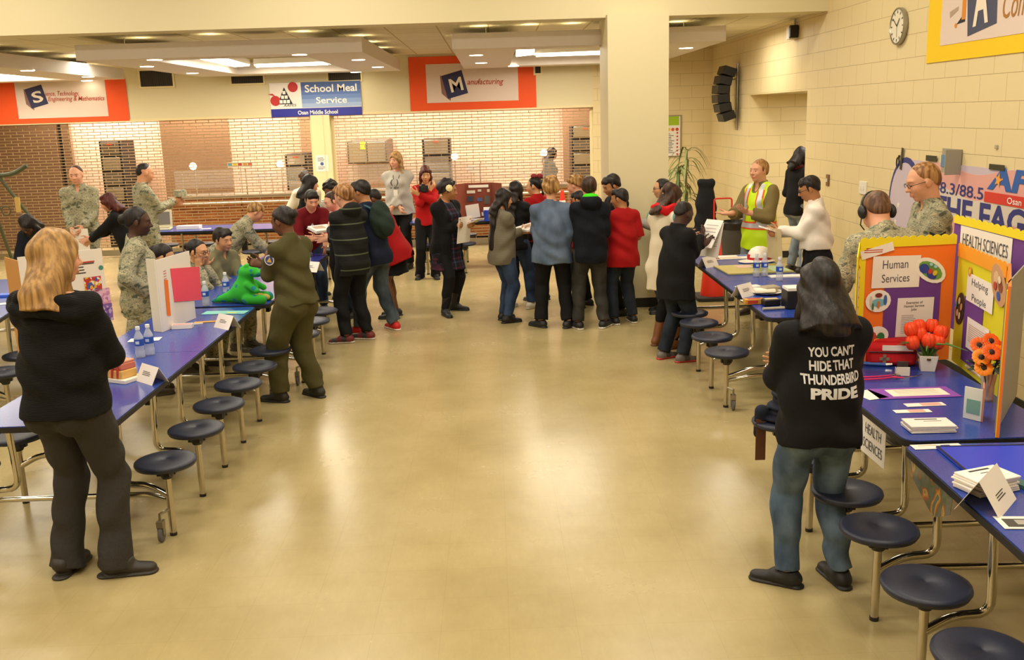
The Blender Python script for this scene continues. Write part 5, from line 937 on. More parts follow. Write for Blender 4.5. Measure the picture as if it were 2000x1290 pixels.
# helping people / health sciences board
h0_, h1_ = Vector((g1.x+.01, g1.y-.02, 0)), atz(1948, 777, .74); h1_.z = 0; za = atY(1878, 488, h0_.y).z; zb2 = atY(1978, 522, h1_.y).z
root = thing('health_sciences_board', 'tall purple and yellow health sciences board next to the gerbera vase', 'display board', ((h0_.x+h1_.x)/2, (h0_.y+h1_.y)/2, .74)); f, L = panel3(root, 'centre_panel', h0_, h1_, .742, zb2, YL2)
Z = zb2-.742; scallop(f, root, 'scalloped_border', 0, Z-.02, L, Z-.02, .07, YO, .006); f.rect('purple_field', L*.22, .05, L*.62, Z*.62, PUR, root, .004)
a_, b_ = f.px(1893, 532), f.px(1940, 615); f.rect('title_sheet', min(a_[0], b_[0]), b_[1], max(a_[0], b_[0]), a_[1], PAPER, root, .0075); mx = (a_[0]+b_[0])/2; a_ = f.px(1916, 560); f.text('lettering', 'Helping', mx, a_[1], .26, .05, TXM, root, .0085); a_ = f.px(1914, 590); f.text('lettering', 'People', mx, a_[1], .23, .05, TXM, root, .0085)
a_, b_ = f.px(1893, 612), f.px(1930, 708); f.rect('text_sheet', a_[0], b_[1], b_[0], a_[1]-.02, PAPER, root, .0075); f.lines('print', a_[0]+.03, b_[1]+.04, b_[0]-.03, a_[1]-.05, 9, mat('print_rust', '#a86a5a', .8), root, .0085, .2)
a_, b_ = f.px(1888, 712), f.px(1922, 735); f.rect('text_sheet', a_[0], b_[1]-.02, b_[0]+.02, a_[1], PAPER, root, .0075); f.lines('print', a_[0]+.02, b_[1]-.01, b_[0]-.02, a_[1]-.02, 4, mat('print_rust', '#a86a5a'), root, .0085)
picture(f, root, 'people_picture', (1953, 557), .13, .085, -.7, '#c89a70', [(-.05, 0, .03, .03, '#d8b890'), (.03, .02, .03, .025, '#8a4a30'), (.05, -.03, .025, .02, '#3a5aa8'), (-.02, -.03, .02, .02, '#b8402f'), (0, .04, .02, .015, '#e8d8c0')]); picture(f, root, 'hands_picture', (1877, 603), .10, .07, 1.2, '#3a2a20', [(0, 0, .03, .03, '#5a3a24'), (-.04, .02, .02, .015, '#d8b890'), (.04, .02, .02, .015, '#e0c8a0'), (.03, -.03, .02, .015, '#c8a070'), (-.03, -.03, .02, .015, '#e0c8a0'), (0, .045, .02, .012, '#3f8a8a')])
a_ = f.px(1897, 531); f.disc('ring', a_[0], a_[1], .028, mat('print_orange'), root, .0085, 14); f.disc('ring', a_[0], a_[1], .014, YL2, root, .0095, 12)
a_ = f.px(1935, 670); f.rect('hands_drawing', a_[0]-.07, a_[1]-.05, a_[0]+.08, a_[1]+.05, PAPER, root, .0095)
for i in range(4): f.rect('finger_drawing', a_[0]-.05+i*.03, a_[1]-.03, a_[0]-.04+i*.03, a_[1]+.04, (RD, NAVY)[i % 2], root, .0105)
hb0, hb1 = h0_+Vector((.02, .02, 0)), h1_+Vector((.10, -.02, 0)); hd_ = (hb1-hb0).normalized(); hb1 = hb1+hd_*.05; fz = Fr(Vector((hb0.x, hb0.y, 0)), hb1-hb0)
ta, tb, tc_, td = fz.px(1863, 427), fz.px(2005, 462), fz.px(1998, 590), fz.px(1861, 545); fz.poly('header_panel', [(ta[0], td[1]-.3), (tb[0], td[1]-.3), tb, ta], PUR, root, -.006, .006); scallop(fz, root, 'scalloped_border', ta[0], ta[1]-.005, tb[0], tb[1]-.005, .04, YLB, -.001, 12)
a_, b_ = fz.px(1876, 446), fz.px(1973, 516); w_, h_ = b_[0]-a_[0], .15; fz.rect('title_sheet', a_[0], (a_[1]+b_[1])/2-h_/2, b_[0], (a_[1]+b_[1])/2+h_/2, PAPER, root, -.002); fz.text('lettering', 'HEALTH SCIENCES', (a_[0]+b_[0])/2, (a_[1]+b_[1])/2+.0, w_*.88, .07, TXM, root, .0)
wg = h1_+Vector((-.10, -.44, 0)); wg = atz(1945, 856, .74); fw, LW = panel3(root, 'side_panel', h1_, wg, .742, zb2+.02, ORB, .012); scallop(fw, root, 'scalloped_border', LW-.015, 0, LW-.015, Z, .03, YLB, .003, 14); fw.rect('stripe_field', .02, Z*.6, LW-.06, Z*.98, YO, root, .002); MB().add([], [])
gp = atz(1986, 772, .74); panel3(root, 'back_panel', (wg.x+.03, wg.y+.06, 0), (gp.x, gp.y, 0), .742, zb2+.02, mat('grey_board_back', '#9a9690', .7)); fw.rect('panel_back', 0, 0, LW, Z+.02, mat('grey_board_back', '#9a9690', .7), root, -.0125, .002)
# first aid bag, tulips, gerberas ...
def rodpot():
    p = atz(1815, 726, .74); t = thing('tulip_pot', 'orange tulips in a white square pot in front of the boards', 'potted flowers', (p.x, p.y+.03, .74)); MB().lathe([(.042, 0), (.058, .075), (.053, .076), (.050, .06)], n=4, T=Matrix.Rotation(.5, 4, 'Z') @ Matrix.Scale(1.25, 4)).link('pot', WHITE, t, world=False, smooth=None, bevel=.003); rs = random.Random(4); TU = mat('tulip_orange', '#f04a18', .5); GS = mat('stem_green', '#5a8a34', .6)
    MB().box((0, 0, .075), (.085, .085, .01), rz=.5).link('soil', mat('soil', '#5a4026', .9), t, world=False)
    for i, (dx, dy, h) in enumerate(((-.10, .0, .22), (-.10, -.03, .15), (-.05, .02, .23), (-.02, -.04, .16), (.02, .02, .23), (.05, -.02, .20), (.08, .03, .19), (-.05, .0, .19), (.03, -.04, .15))):
        f_ = MB(); f_.tube([(dx*.1, dy*.1, .07), (dx*.6, dy*.6, h*.7), (dx, dy, h)], .003, 6); f_.link('stem', GS, t, world=False); b = MB(); T = Matrix.Translation((dx, dy, h+.0)) @ Matrix.Rotation(dx*3, 4, 'Y') @ Matrix.Rotation(-dy*3, 4, 'X')
        for k in range(6): a = k*PI/3; b.ball((.017*math.cos(a), .017*math.sin(a), .025), (.024, .024, .040), 8, T)
        b.link('flower', TU, t, world=False)
    for i in range(9):
        a = i*.7; r = .13+.04*(i % 3); b = MB(); b.tube([(0, 0, .07), (r*.4*math.cos(a), r*.4*math.sin(a), .17), (r*math.cos(a), r*math.sin(a), .14+.05*(i % 2))], [.004, .009, .001], 6); b.link('leaf', GS, t, world=False)
rodpot()
def vase():
    p = atz(1927, 783, .74); t = thing('gerbera_vase', 'orange gerbera flowers in a clear glass vase', 'vase of flowers', (p.x, p.y, .74)); MB().lathe([(.03, 0), (.034, .01), (.032, .08), (.042, .15), (.040, .15), (.030, .08), (.03, .012)], n=20).link('vase', mat('vase_glass', '#d8cfc0', .05, Alpha=.4), t, world=False, smooth=50); PT = mat('gerbera_orange', '#e8921a', .5); PR = mat('gerbera_red', '#dd661a', .5); CE = mat('gerbera_centre', '#2a1a10', .7); LG = mat('dark_leaf', '#17301a', .6)
    for i, (dx, dy, h, m) in enumerate(((-.06, -.03, .24, PT), (-.02, -.05, .27, PR), (.03, -.03, .26, PT), (-.05, .02, .29, PR), (.01, .02, .31, PR), (-.055, -.05, .19, PT), (.06, .0, .27, PR))):
        MB().tube([(0, 0, .02), (dx*.5, dy*.5, h*.6), (dx, dy, h)], .0028, 6).link('stem', LG, t, world=False); T = Matrix.Translation((dx, dy, h)) @ Matrix.Rotation(.9, 4, 'X') @ Matrix.Rotation(dx*3, 4, 'Y'); b = MB()
        for k in range(12): a = k*PI/6; b.ball((.030*math.cos(a), .030*math.sin(a), 0), (.017, .017, .003), 6, T)
        fl_ = b.link('flower', m, t, world=False); c = MB(); c.ball((0, 0, .004), (.015, .015, .006), 8, T); c.link('centre', CE, fl_, world=False)
    rs = random.Random(2)
    for i in range(14): a = rs.uniform(0, 6.3); r = rs.uniform(.03, .09); z = rs.uniform(.14, .24); b = MB(); b.ball((0, 0, 0), (.035, .016, .006), 8, Matrix.Translation((r*math.cos(a), r*math.sin(a), z)) @ Matrix.Rotation(a, 4, 'Z') @ Matrix.Rotation(rs.uniform(-.8, .4), 4, 'Y')); b.link('leaf', LG, t, world=False)
vase()
p = atz(1742, 716, .74); t = thing('first_aid_bag', 'red first aid bag with a white label and grey cross', 'bag', (p.x+.01, p.y+.06, .742), -.25); RB = cloth('bag_red', '#c8242a'); MB().box((0, 0, .068), (.28, .15, .136)).link('body', RB, t, world=False, bevel=.03); MB().box((0, .01, .14), (.22, .10, .03)).link('lid', RB, t, world=False, bevel=.012); MB().tube([(-.13, -.078, .085), (.13, -.078, .085)], .004, 6).link('zip', BLACKP, t, world=False); MB().box((.03, -.0785, .112), (.17, .004, .032)).link('name_label', PAPER, t, world=False)
MB().box((-.04, -.0765, .045), (.018, .004, .055)).box((-.04, -.0765, .045), (.055, .004, .018)).link('cross', mat('cross_grey', '#8c7a68', .6), t, world=False)
p = atz(1762, 733, .74); t = thing('card_holder', 'small white holder with black cards beside the first aid bag', 'card holder', (p.x, p.y, .742), -.2); MB().box((0, 0, .002), (.07, .05, .004)).box((0, -.022, .025), (.07, .004, .05)).box((-.034, 0, .02), (.003, .045, .04)).box((.034, 0, .02), (.003, .045, .04)).link('holder', WHITE, t, world=False); MB().box((0, .005, .04), (.055, .02, .07)).link('cards', mat('cards_dark', '#3a3532', .6), t, world=False)
p = atz(1712, 716, .74); t = thing('pen_light', 'blue examination pen light left of the first aid bag', 'pen light', (p.x, p.y, .742), -.35); MB().tube([(-.08, 0, .012), (.05, 0, .012)], .011).link('body', mat('pen_blue', '#3a66b8', .4), t, world=False); MB().tube([(.05, 0, .012), (.085, 0, .016)], [.014, .010]).link('tip', CHROME, t, world=False)
p = atz(1735, 742, .74); t = thing('stethoscope', 'hot pink stethoscope with silver ends lying on the table', 'stethoscope', (p.x, p.y, .745)); PKT = mat('tube_pink', '#e0306a', .4); MB().tube([(-.16, .03, .006), (-.05, .03, .006), (.03, .045, .006)], .005, 8, fillet=.03).tube([(-.16, -.02, .006), (-.04, -.015, .006), (.02, .0, .008), (.05, .02, .006)], .005, 8, fillet=.03).tube([(.02, 0, .008), (.08, -.01, .006)], .005, 8).link('tubing', PKT, t, world=False); MB().tube([(.08, -.01, .006), (.17, .01, .008), (.20, .03, .01)], .003, 8).tube([(.03, .045, .006), (.06, .05, .01)], .003, 8).link('ear_tube', CHROME, t, world=False); MB().lathe([(.02, 0), (.02, .01), (.008, .014)], (.065, .045, 0)).link('chest_piece', CHROME, t, world=False)
sheet(1784, 768, .43, .19, 0, mat('purple_sheet', '#8a4ab0', .6), 'purple_folder', 'purple card with a printed page on it in front of the first aid bag', parts=((-.13, -.06, .17, .065, '#efe6d4', 'page'),)+tuple((-.09, -.045+.022*i, .13, -.042+.022*i, '#c9bca8', 'print') for i in range(5)))
sheet(1806, 791, .20, .055, .02, PAPER, 'flyer', 'white flyer with red print, upper of two beside the booklet stack', parts=((-.02, -.02, .08, .02, '#d8a898', 'print'),)); sheet(1782, 804, .18, .05, -.02, PAPER, 'flyer', 'white flyer with red print, lower of two beside the booklet stack', parts=((-.02, -.02, .06, .02, '#d8a898', 'print'),))
sheet(1698, 772, .12, .16, .3, PAPER, 'paper_sheet', 'white paper sticking out beside the purple folder')
def booklets(px, py, w, h, n, rz, label, grp):
    p = atz(px, py, .742); rs = random.Random(int(px))
    for i in range(n):
        t = thing('booklet', label if n == 1 else label+(', top one' if i == n-1 else ', in the pile below'), 'booklet', (p.x+rs.uniform(-.006, .006), p.y+rs.uniform(-.006, .006), .742+i*.009), rz+rs.uniform(-.05, .05), grp if i < n-1 else None)
        MB().box((0, 0, .004), (w, h, .0075)).link('pages', PAPER, t, world=False, bevel=.0015)
        if i == n-1: MB().box((0, h*.32, .0082), (w*.5, h*.08, .0008)).link('print', INK, t, world=False); MB().box((w*.1, h*.1, .0082), (w*.4, h*.03, .0008)).link('print', INK, t, world=False)
booklets(1813, 838, .21, .13, 4, -.05, 'white booklet near the corner of the health table', 'booklets by the table corner')
booklets(1924, 955, .20, .14, 7, .35, 'white booklet in the tall stack on the nearest right table', 'booklets in the tall stack')
p = atz(1912, 822, .74); t = thing('brochure_holder', 'green and white folded brochure standing near the gerbera vase', 'brochure', (p.x, p.y, .742)); f1, l1 = panel3(t, 'front_page', (p.x-.055, p.y+.05), (p.x, p.y-.03), .742, .90, mat('brochure_white', '#dfe4da', .6)); f1.rect('picture', .015, .03, l1-.015, .10, mat('brochure_teal', '#7aa89a', .6), t, .002); f2, l2 = panel3(t, 'back_page', (p.x, p.y-.03), (p.x+.05, p.y+.07), .742, .91, mat('brochure_salmon', '#c98a72', .6))
# paper sign hanging off the table edge, papers at the nearest table
p0 = atz(1690, 796, .735); f = Fr((p0.x-.012, p0.y+.02, .735), (.02, -1, 0)); a0, a1, a2, a3 = f.px(1686, 806), f.px(1738, 850), f.px(1731, 915), f.px(1688, 880); t = thing('paper_sign', 'white health sciences paper sign hanging from the table edge', 'sign', (p0.x, p0.y-.1, .55)); wd = a1[0]-a0[0]; f.poly('sheet', [(a0[0], a0[1]-.20), (a0[0]+.29, a0[1]-.20), (a0[0]+.29, a0[1]+.0), (a0[0], a0[1]+.0)], PAPER, t, .004); cx_ = a0[0]+.145; f.text('lettering', 'HEALTH', cx_, a0[1]-.06, .19, .05, TXM, t, .006); f.text('lettering', 'SCIENCES', cx_, a0[1]-.14, .23, .05, TXM, t, .006)
sheet(1830, 873, .22, .06, 0, PAPER, 'info_card', 'white card with a blue dot at the corner of the nearest right table', parts=((.02, -.012, .06, .012, '#33408f', 'print'), (-.08, .01, .0, .015, '#e0b8a0', 'print')))
def mylar():
    m = mat('glossy_print', '#8a7a6a', .18); N = NT(m); n = N.new('ShaderNodeTexNoise', Scale=6.0, Detail=2.0, Distortion=1.5); N.l(coords(N), n.inputs['Vector']); N.l(ramp(N, n.outputs[0], [(.35, '#7a7466'), (.45, '#5f7050'), (.5, '#a8603a'), (.56, '#c9a24a'), (.62, '#6f7468')]), N.b.inputs['Base Color']); return m
pa = atz(1772, 868, .735); pb = atz(1853, 940, .735); f = Fr((pa.x-.012, pa.y, .735), (pb.x-pa.x-.0, pb.y-pa.y, 0)); t = thing('hanging_print', 'glossy colourful print hanging off the nearest right table edge', 'print', (pa.x, pa.y-.2, .6)); f.poly('sheet', [(.03, 0), (.54, 0), (.52, -.12), (.36, -.20), (.10, -.11)][::-1], mylar(), t, .003)
sheet(1985, 908, .50, .44, -.05, mat('bright_blue_mat', '#1f3fd0', .35), 'blue_mat', 'bright blue mat with black edge on the nearest right table', 'mat', th=.010, bev=.003, parts=((-.25, -.22, .25, -.21, '#15151a', 'edge'), (-.25, .21, .25, .22, '#15151a', 'edge'), (-.25, -.22, -.24, .22, '#15151a', 'edge'))); sheet(1995, 1022, .16, .11, -.1, PAPER, 'photo_print', 'black and white photo print at the right edge of the nearest table', 'photo', parts=((-.06, -.04, .06, .03, '#4a4844', 'picture'), (-.02, -.02, .03, .02, '#a8a49c', 'picture')))
sheet(1996, 950, .05, .16, .3, mat('teal_pen', '#3f6a6a', .5), 'teal_case', 'thin teal case beside the booklet stack at the right edge', 'case', th=.015)
# ---- jacket on stool, right back corner
p = atz(1517, 800, .45); t = thing('puffer_jacket', 'dark puffer jacket left on a stool behind the hoodie woman', 'jacket', (1.66, 5.42, .45)); G = SDF(np.array([-.2, -.2, -.35]), np.array([.2, .2, .2]), .008)
for k in range(5): G.ell(np.array([.02*(k % 2), 0, .02+.035*k]), np.array([.13-.012*k, .11, .028]), .012)
G.cone(np.array([-.14, 0, .06]), np.array([-.15, .02, -.08]), .04, .03, .02); mobj('padding', G.mesh('padding'), cloth('puffer', '#1b2030'), t, world=False)
MB().prism([(-.03, 0), (.03, 0), (.02, .02), (-.02, .02)], -.25, .0, Matrix.Translation((-.15, -.03, .02))).link('strap', mat('brown_leather', '#5a3420', .6), t, world=False)
# ------------------------------------------------------------------ the people
CAMO = cloth('camouflage', '#8c8a70', 'camo'); BLK = cloth('black_knit', '#0c0c0e', 'knit'); BLKP = cloth('black_cotton', '#101013'); NVY = cloth('navy_fleece', '#0d111c'); NVYB = cloth('navy_cotton', '#121a30')
GREYT = cloth('charcoal_wool', '#343230', sc=3); JEANS = cloth('washed_denim', '#36475f', 'denim', '#6b7f96'); DJEANS = cloth('dark_denim', '#161b26', 'denim', '#2c3442'); GJEANS = cloth('grey_denim', '#262624', 'denim', '#3f3d39'); BJEANS = cloth('blue_denim', '#1f2d48', 'denim', '#3a4c6c'); CHAM = cloth('chambray', '#45546c', 'denim', '#64738c')
OLIVE = cloth('olive_flight_cloth', '#4a4628'); RED = cloth('red_cotton', '#a01014'); RED2 = cloth('red_wool', '#a80f14'); MAR = cloth('maroon_cotton', '#6a1018'); PINK = cloth('pink_cotton', '#e0307a'); GREYS = cloth('grey_sweatshirt', '#aaa49a'); GREYK = cloth('grey_knit', '#6f6858', 'knit'); WHT = cloth('white_cotton', '#ece4da'); LIME = cloth('lime_lining', '#3fd018'); HIV = mat('hi_vis_yellow', '#c8ee12', .6); SILV = mat('reflective_tape', '#cfcfd8', .35, .2); HOR = mat('hi_vis_orange', '#f0581c', .6)
STRH = cloth('striped_hoodie', '#161716', 'stripes', '#56604a', sc=6.5); PLAID = cloth('plaid_cloth', '#20202c', 'plaid'); TEALC = cloth('teal_cotton', '#5f8a8c'); CRMV = cloth('cream_fleece', '#d8cdb8'); KHAKI = cloth('khaki_shirt', '#7a6c44'); BWST = cloth('black_white_stripes', '#e0dcd4', 'stripes', '#111111', sc=40); MUST = cloth('olive_green_cloth', '#22302a')
camo = lambda **k: dict(m=CAMO, neck='collar', hem=.10, cuff=1, name='camouflage_jacket', fold=.009, **k)
CP = dict(m=CAMO, name='camouflage_trousers', fold=.008, knee=.006, flare=.012); TB = dict(c='#4a4334', boot=.12)
def paperin(info, label, w=.21, h=.28, up=.02, tilt=0, m=PAPER, q=None, fwd=.055, name='paper_sheet', cat='paper', th=.004, yaw=None, roll=0, bookish=False):
    r = info['root']; a = between(info, q, fwd, up) if q else (between(info, 1, fwd, up)+between(info, -1, fwd, up))/2
    T = Matrix.Translation(a) @ Matrix.Rotation(r.rotation_euler.z+(yaw or 0), 4, 'Z') @ Matrix.Rotation(tilt, 4, 'X') @ Matrix.Rotation(roll, 4, 'Y')
    if bookish:
        t = thing(name, label, cat, a); MB().box((0, 0, 0), (w, h, th), T).link('pages', m, t, bevel=.002); MB().box((0, 0, -th*.6), (w+.01, h+.01, .003), T).link('cover', mat('book_cover', '#bdb6ac', .5), t); MB().box((-w*.1, h*.1, th/2+.0006), (w*.55, h*.5, .001), T).link('print', mat('print_tan'), t); return t
    t = thing(name, label, cat, a); MB().box((0, 0, 0), (w, h, th), T).link('sheet', m, t, smooth=None); b = MB()
    for i in range(5): b.box((-.01*(i % 2), h*(.3-.12*i), th/2+.0008), (w*.7, .006, .001), T)
    b.link('print', mat('faint_print', '#b5aeb0', .8), t, smooth=None); return t
ARMX = dict(rh=(-.01, .115, -.145), lh=(-.01, .14, -.13), rhp=(.9, -.3, -.6), lhp=(.9, -.3, -.6), rhd=(-.8, -.35, .1), lhd=(-.8, -.35, .1), curl=.5)
READ = dict(rh=(-.02, .20, -.13), lh=(-.02, .20, -.13), rhp=(.5, -.6, -.7), lhp=(.5, -.6, -.7), curl=.7)
# nearest two women
blo = person(dict(label='woman with blonde hair in a black cowl sweater and grey trousers, arms crossed', h=1.66, sex='f', w=1.14, hs=1.04, hp=(100, 452), Y=4.72, rz=-.22, head=(-.55, .05, 0), skin='fair', hair='blonde', style='bob', hl=.25, hw=1.2, res=.006, **ARMX,
    fl=(-.07, -.01, .1), fr=(.085, .0, -1.2), tops=[dict(m=BLK, cowl=1, hem=.035, neck='boat', fold=.009, name='sweater', bulk=.012, flare=.006)], pants=dict(m=GREYT, bell=.088, fold=.007, to=.5), shoes=dict(c='#2a2522', heel=.03), legw=1.0))
hood = person(dict(label='woman with black bob in a black hooded sweatshirt with white print and blue jeans', h=1.57, sex='f', w=1.10, hs=1.08, hp=(1602, 512), Y=4.3, rz=.08, head=(.15, .1, 0), skin='asian', hair='black', style='bob', hl=.165, hw=1.28, res=.006,
    rh=(-.02, .14, -.15), lh=(-.02, .14, -.15), rhp=(.9, -.3, -.6), lhp=(.9, -.3, -.6), fl=(-.075, .02, .95), fr=(.085, -.0, .1), tops=[dict(m=BLKP, hem=.055, hood=1, neck='crew', bulk=.012, o=.023, fold=.010, name='hooded_sweatshirt', band=1)], pants=dict(m=JEANS, fold=.009, flare=.004), shoes=dict(c='#121214'), legw=.98))
def prints(info, rows, m, name='lettering', front=False):
    o = info['top']; M = wmat(o); vs = np.empty(len(o.data.vertices)*3, 'f'); o.data.vertices.foreach_get('co', vs); vs = vs.reshape(-1, 3); nl = len(o.data.polygons); ix = np.empty(nl*4, 'i'); o.data.polygons.foreach_get('vertices', ix)
    R = np.array(M); W = vs @ R[:3, :3].T+R[:3, 3]; bv = BVHTree.FromPolygons([tuple(map(float, p)) for p in W], ix.reshape(-1, 4).tolist()); r = info['root']; rz = r.rotation_euler.z; u = Vector((math.cos(rz), math.sin(rz), 0)); s_ = wmat(r) @ Vector(info['S'])
    if front: u = -u
    f = Fr(s_, u)
    for (t, a, b, w, h, *ex) in rows: f.text(name, t, a, b, w, h, m, o, off=.003, bold=(ex[0] if ex else .03), proj=bv, rot=(ex[1] if len(ex) > 1 else 0))
    return f, bv
WP = mat('white_print', '#d8d8dc', .6)
prints(hood, [("YOU CAN'T", .0, -.085, .215, .044), ('HIDE THAT', .0, -.145, .205, .044), ('THUNDERBIRD', .0, -.205, .27, .044), ('PRIDE', .005, -.268, .215, .05, .05)], WP)
# the flight suit woman
fl = person(dict(label='woman with a black bun in an olive green flight suit beside the stools', h=1.63, sex='f', w=1.08, hp=(545, 405), Y=7.8, rz=1.05, lean=.03, head=(.1, .28, 0), skin='brown', style='bun', bunp=(0, -1.1, .30), res=.0065, rh=(-.02, .17, -.12), lh=(-.02, .18, -.12), rhp=(.7, -.4, -.7), lhp=(.7, -.4, -.7), curl=.8, fl=(-.075, .09, .2), fr=(.075, -.03, -.2),
    tops=[dict(m=OLIVE, neck='collar', hem=.02, cuff=1, fold=.010, name='flight_suit_top')], pants=dict(m=OLIVE, fold=.010, flare=.022, knee=.012, name='flight_suit_legs'), shoes=dict(c='#17150f', boot=.05), legw=1.12))
def patch(info, side, c1, c2, label, dz=-.035, r=.042):   # round shoulder patch on the outer arm
    R = wmat(info['root']); a = R @ Vector(info['sh'][side]*.62+info['el'][side]*.38); o = R @ Vector(info['S']); n = (a-o); n.z = 0; rt = R.to_3x3(); n = (rt @ Vector(info['Rs'] @ A3(side, -.25, 0))).normalized(); u = Vector((-n.y, n.x, 0)); f = Fr(a, u); f.n = n
    top = info['top']; f.disc('shoulder_patch', 0, 0, r, mat('patch_white', '#d8d0d4', .7), top, .070*info['H']/1.6, 20); f.disc('shoulder_patch', 0, 0, r*.8, mat(c1, c1, .7), top, .0715*info['H']/1.6, 20); f.poly('patch_emblem', [(-r*.55, -r*.3), (r*.5, -r*.5), (r*.15, r*.55)], mat(c2, c2, .7), top, .073*info['H']/1.6)
patch(fl, -1, '#33447e', '#c9a24a', '')
paperin(fl, 'small white card in the hands of the flight suit woman', .10, .06, .0)
# airmen and others on the left
person(dict(label='woman with dark hair and glasses in a dark jacket bending over the far left table', h=1.66, sex='f', hp=(45, 425), Y=10.5, rz=PI-.15, lean=.55, head=(0, .75, 0), skin='brown', style='bob', hl=.16, hw=1.2, glasses=1, w=1.15, rh=(.12, .14, -.27), lh=(.12, .14, -.27), tops=[dict(m=NVY, neck='collar', hem=.08, name='jacket', bulk=.015)], pants=dict(m=BLKP)))
g = person(dict(label='uniformed man facing forward before the brown grille, white paper in hand', h=1.8, hp=(146, 323), Y=13.0, rz=PI+.1, head=(.0, .1, 0), skin='fair', hair='brown', style='buzz', line=.12, rh=(.05, .13, -.27), lh=(.04, .13, -.26), w=1.12, tops=[camo()], pants=CP, shoes=TB)); paperin(g, 'white sheet held low by the uniformed man at the far left', .2, .3, -.12, PI/2, q=-1)
g = person(dict(label='woman with auburn hair in a black blazer turned left, reaching down', h=1.58, sex='f', hp=(207, 379), Y=12.0, rz=1.7, lean=.30, head=(.05, .25, 0), skin='fair', hair='red', style='bob', hl=.10, rh=(.0, .22, -.18), lh=(.0, .22, -.20), tops=[dict(m=BLKP, neck='v', hem=.1, name='blazer')], pants=dict(m=BLKP))); 
g = person(dict(label='man in camouflage seen from behind, holding a cap in front of the grille', h=1.8, hp=(285, 319), Y=13.0, rz=-.95, head=(-.1, .25, 0), skin='light', hair='black', style='buzz', rh=(.02, .21, -.12), lh=(.03, .21, -.14), w=1.05, tops=[camo()], pants=CP, shoes=TB))
a = between(g, 1, .07, .03); t = thing('camouflage_cap', 'camouflage cap held by the man in front of the left grille', 'cap', a, -.95); MB().lathe([(.09, 0), (.088, .06), (.08, .085), (.01, .09)]).link('crown', CAMO, t, world=False, smooth=50); MB().prism([(-.07, .06), (.07, .06), (.05, .15), (-.05, .15)], 0, .006).link('peak', CAMO, t, world=False)
person(dict(label='woman with a dark bun in camouflage uniform, hand on hip between the two white boards', h=1.62, sex='f', w=1.15, hs=1.06, hp=(268, 405), Y=8.15, rz=-1.25, head=(-.12, .12, 0), skin='dark', style='bun', bunp=(0, -1.05, .1), buns=1.15, res=.007, rh=(.115, .03, -.25), rhp=(.8, -.9, .1), rhd=(-.35, .9, -.1), lh=(-.02, .16, -.2), tops=[camo(bulk=.012)], pants=CP, shoes=TB))
SIT = dict(pz=.335, fr=(.06, .20, 0), fl=(-.06, .20, 0), kp=(0, 1, 1))
def seated(**k): d = dict(SIT); d.update(k); return person(d)
seated(label='person with black hair seated mostly hidden behind the pink-paper board', h=1.62, sex='f', hp=(326, 479), Y=8.75, rz=-1.45, lean=.3, head=(0, .45, 0), skin='asian', style='bun', rh=(.0, .2, -.2), lh=(.0, .2, -.2), tops=[camo()], pants=CP, shoes=TB)
sw = seated(label='seated woman in uniform with glasses resting her face on both hands', h=1.62, sex='f', hs=1.05, hp=(385, 468), Y=9.15, rz=-1.75, lean=.38, head=(-.15, .12, 0), skin='asian', style='bun', glasses=1, cheek=1, tops=[camo()], pants=CP, shoes=TB)
seated(label='smiling man in green uniform seated behind the water bottle', h=1.74, hs=1.04, hp=(433, 446), Y=9.75, rz=-2.1, lean=.28, head=(-.1, .15, .1), skin='asian', hair='black', style='short', vol=.08, rh=(.02, .2, -.2), lh=(.02, .2, -.2), tops=[dict(m=cloth('sage_green', '#6f6c50'), neck='collar', name='uniform_jacket', hem=.06)], pants=CP, shoes=TB)
person(dict(label='person in camouflage with sandy hair bending over behind the flight suit woman', h=1.7, hp=(508, 398), Y=11.3, rz=-1.3, lean=.75, py=-.08, head=(0, .6, 0), skin='light', hair='sandy', style='short', rh=(.02, .16, -.24), lh=(.02, .16, -.24), tops=[camo()], pants=CP, shoes=TB))
# the boys around the second table
person(dict(label='woman with black bangs in a dark jacket looking right beside the cream post', h=1.6, sex='f', hp=(604, 343), Y=12.7, rz=-1.15, head=(-.15, .05, 0), skin='light', style='bob', hl=.18, bangs=1, tops=[dict(m=BLKP, neck='collar', hem=.1, name='jacket')], pants=dict(m=BLKP)))
person(dict(label='person with brown hair partly hidden behind the woman with black bangs', h=1.64, sex='f', hp=(598, 334), Y=13.7, rz=-2.4, head=(.3, .05, 0), skin='light', hair='brown', style='bun', z=0, tops=[dict(m=CRMV, neck='crew')], pants=dict(m=BLKP), at=(0, 0), he=.98))
mb_ = person(dict(label='boy in a maroon t-shirt leaning on the table with his head down', h=1.64, hp=(609, 373), Y=11.3, rz=PI+.35, lean=.55, py=-.05, head=(.1, .40, 0), skin='fair', hair='black', style='short', rh=(.08, .15, -.25), lh=(.06, .15, -.25), tops=[dict(m=MAR, sleeve=.62, hem=.09, name='t_shirt')], pants=dict(m=BJEANS)))
prints(mb_, [('A', .0, -.17, .08, .07)], WP, front=True)
person(dict(label='child with curly black hair in a black and white striped shirt between the boys', h=1.56, hp=(641, 357), Y=12.2, rz=PI-.4, lean=.3, head=(0, .5, 0), skin='brown', style='curly', tops=[dict(m=BWST, name='t_shirt')], pants=dict(m=BLKP)))
person(dict(label='boy with short brown hair in a bright pink shirt looking down to the left', h=1.48, hp=(642, 376), Y=11.1, rz=2.0, lean=.28, head=(.05, .35, 0), skin='fair', hair='brown', style='short', vol=.05, rh=(.0, .18, -.17), lh=(.0, .18, -.17), tops=[dict(m=PINK, name='t_shirt', sleeve=.5)], pants=dict(m=BJEANS)))
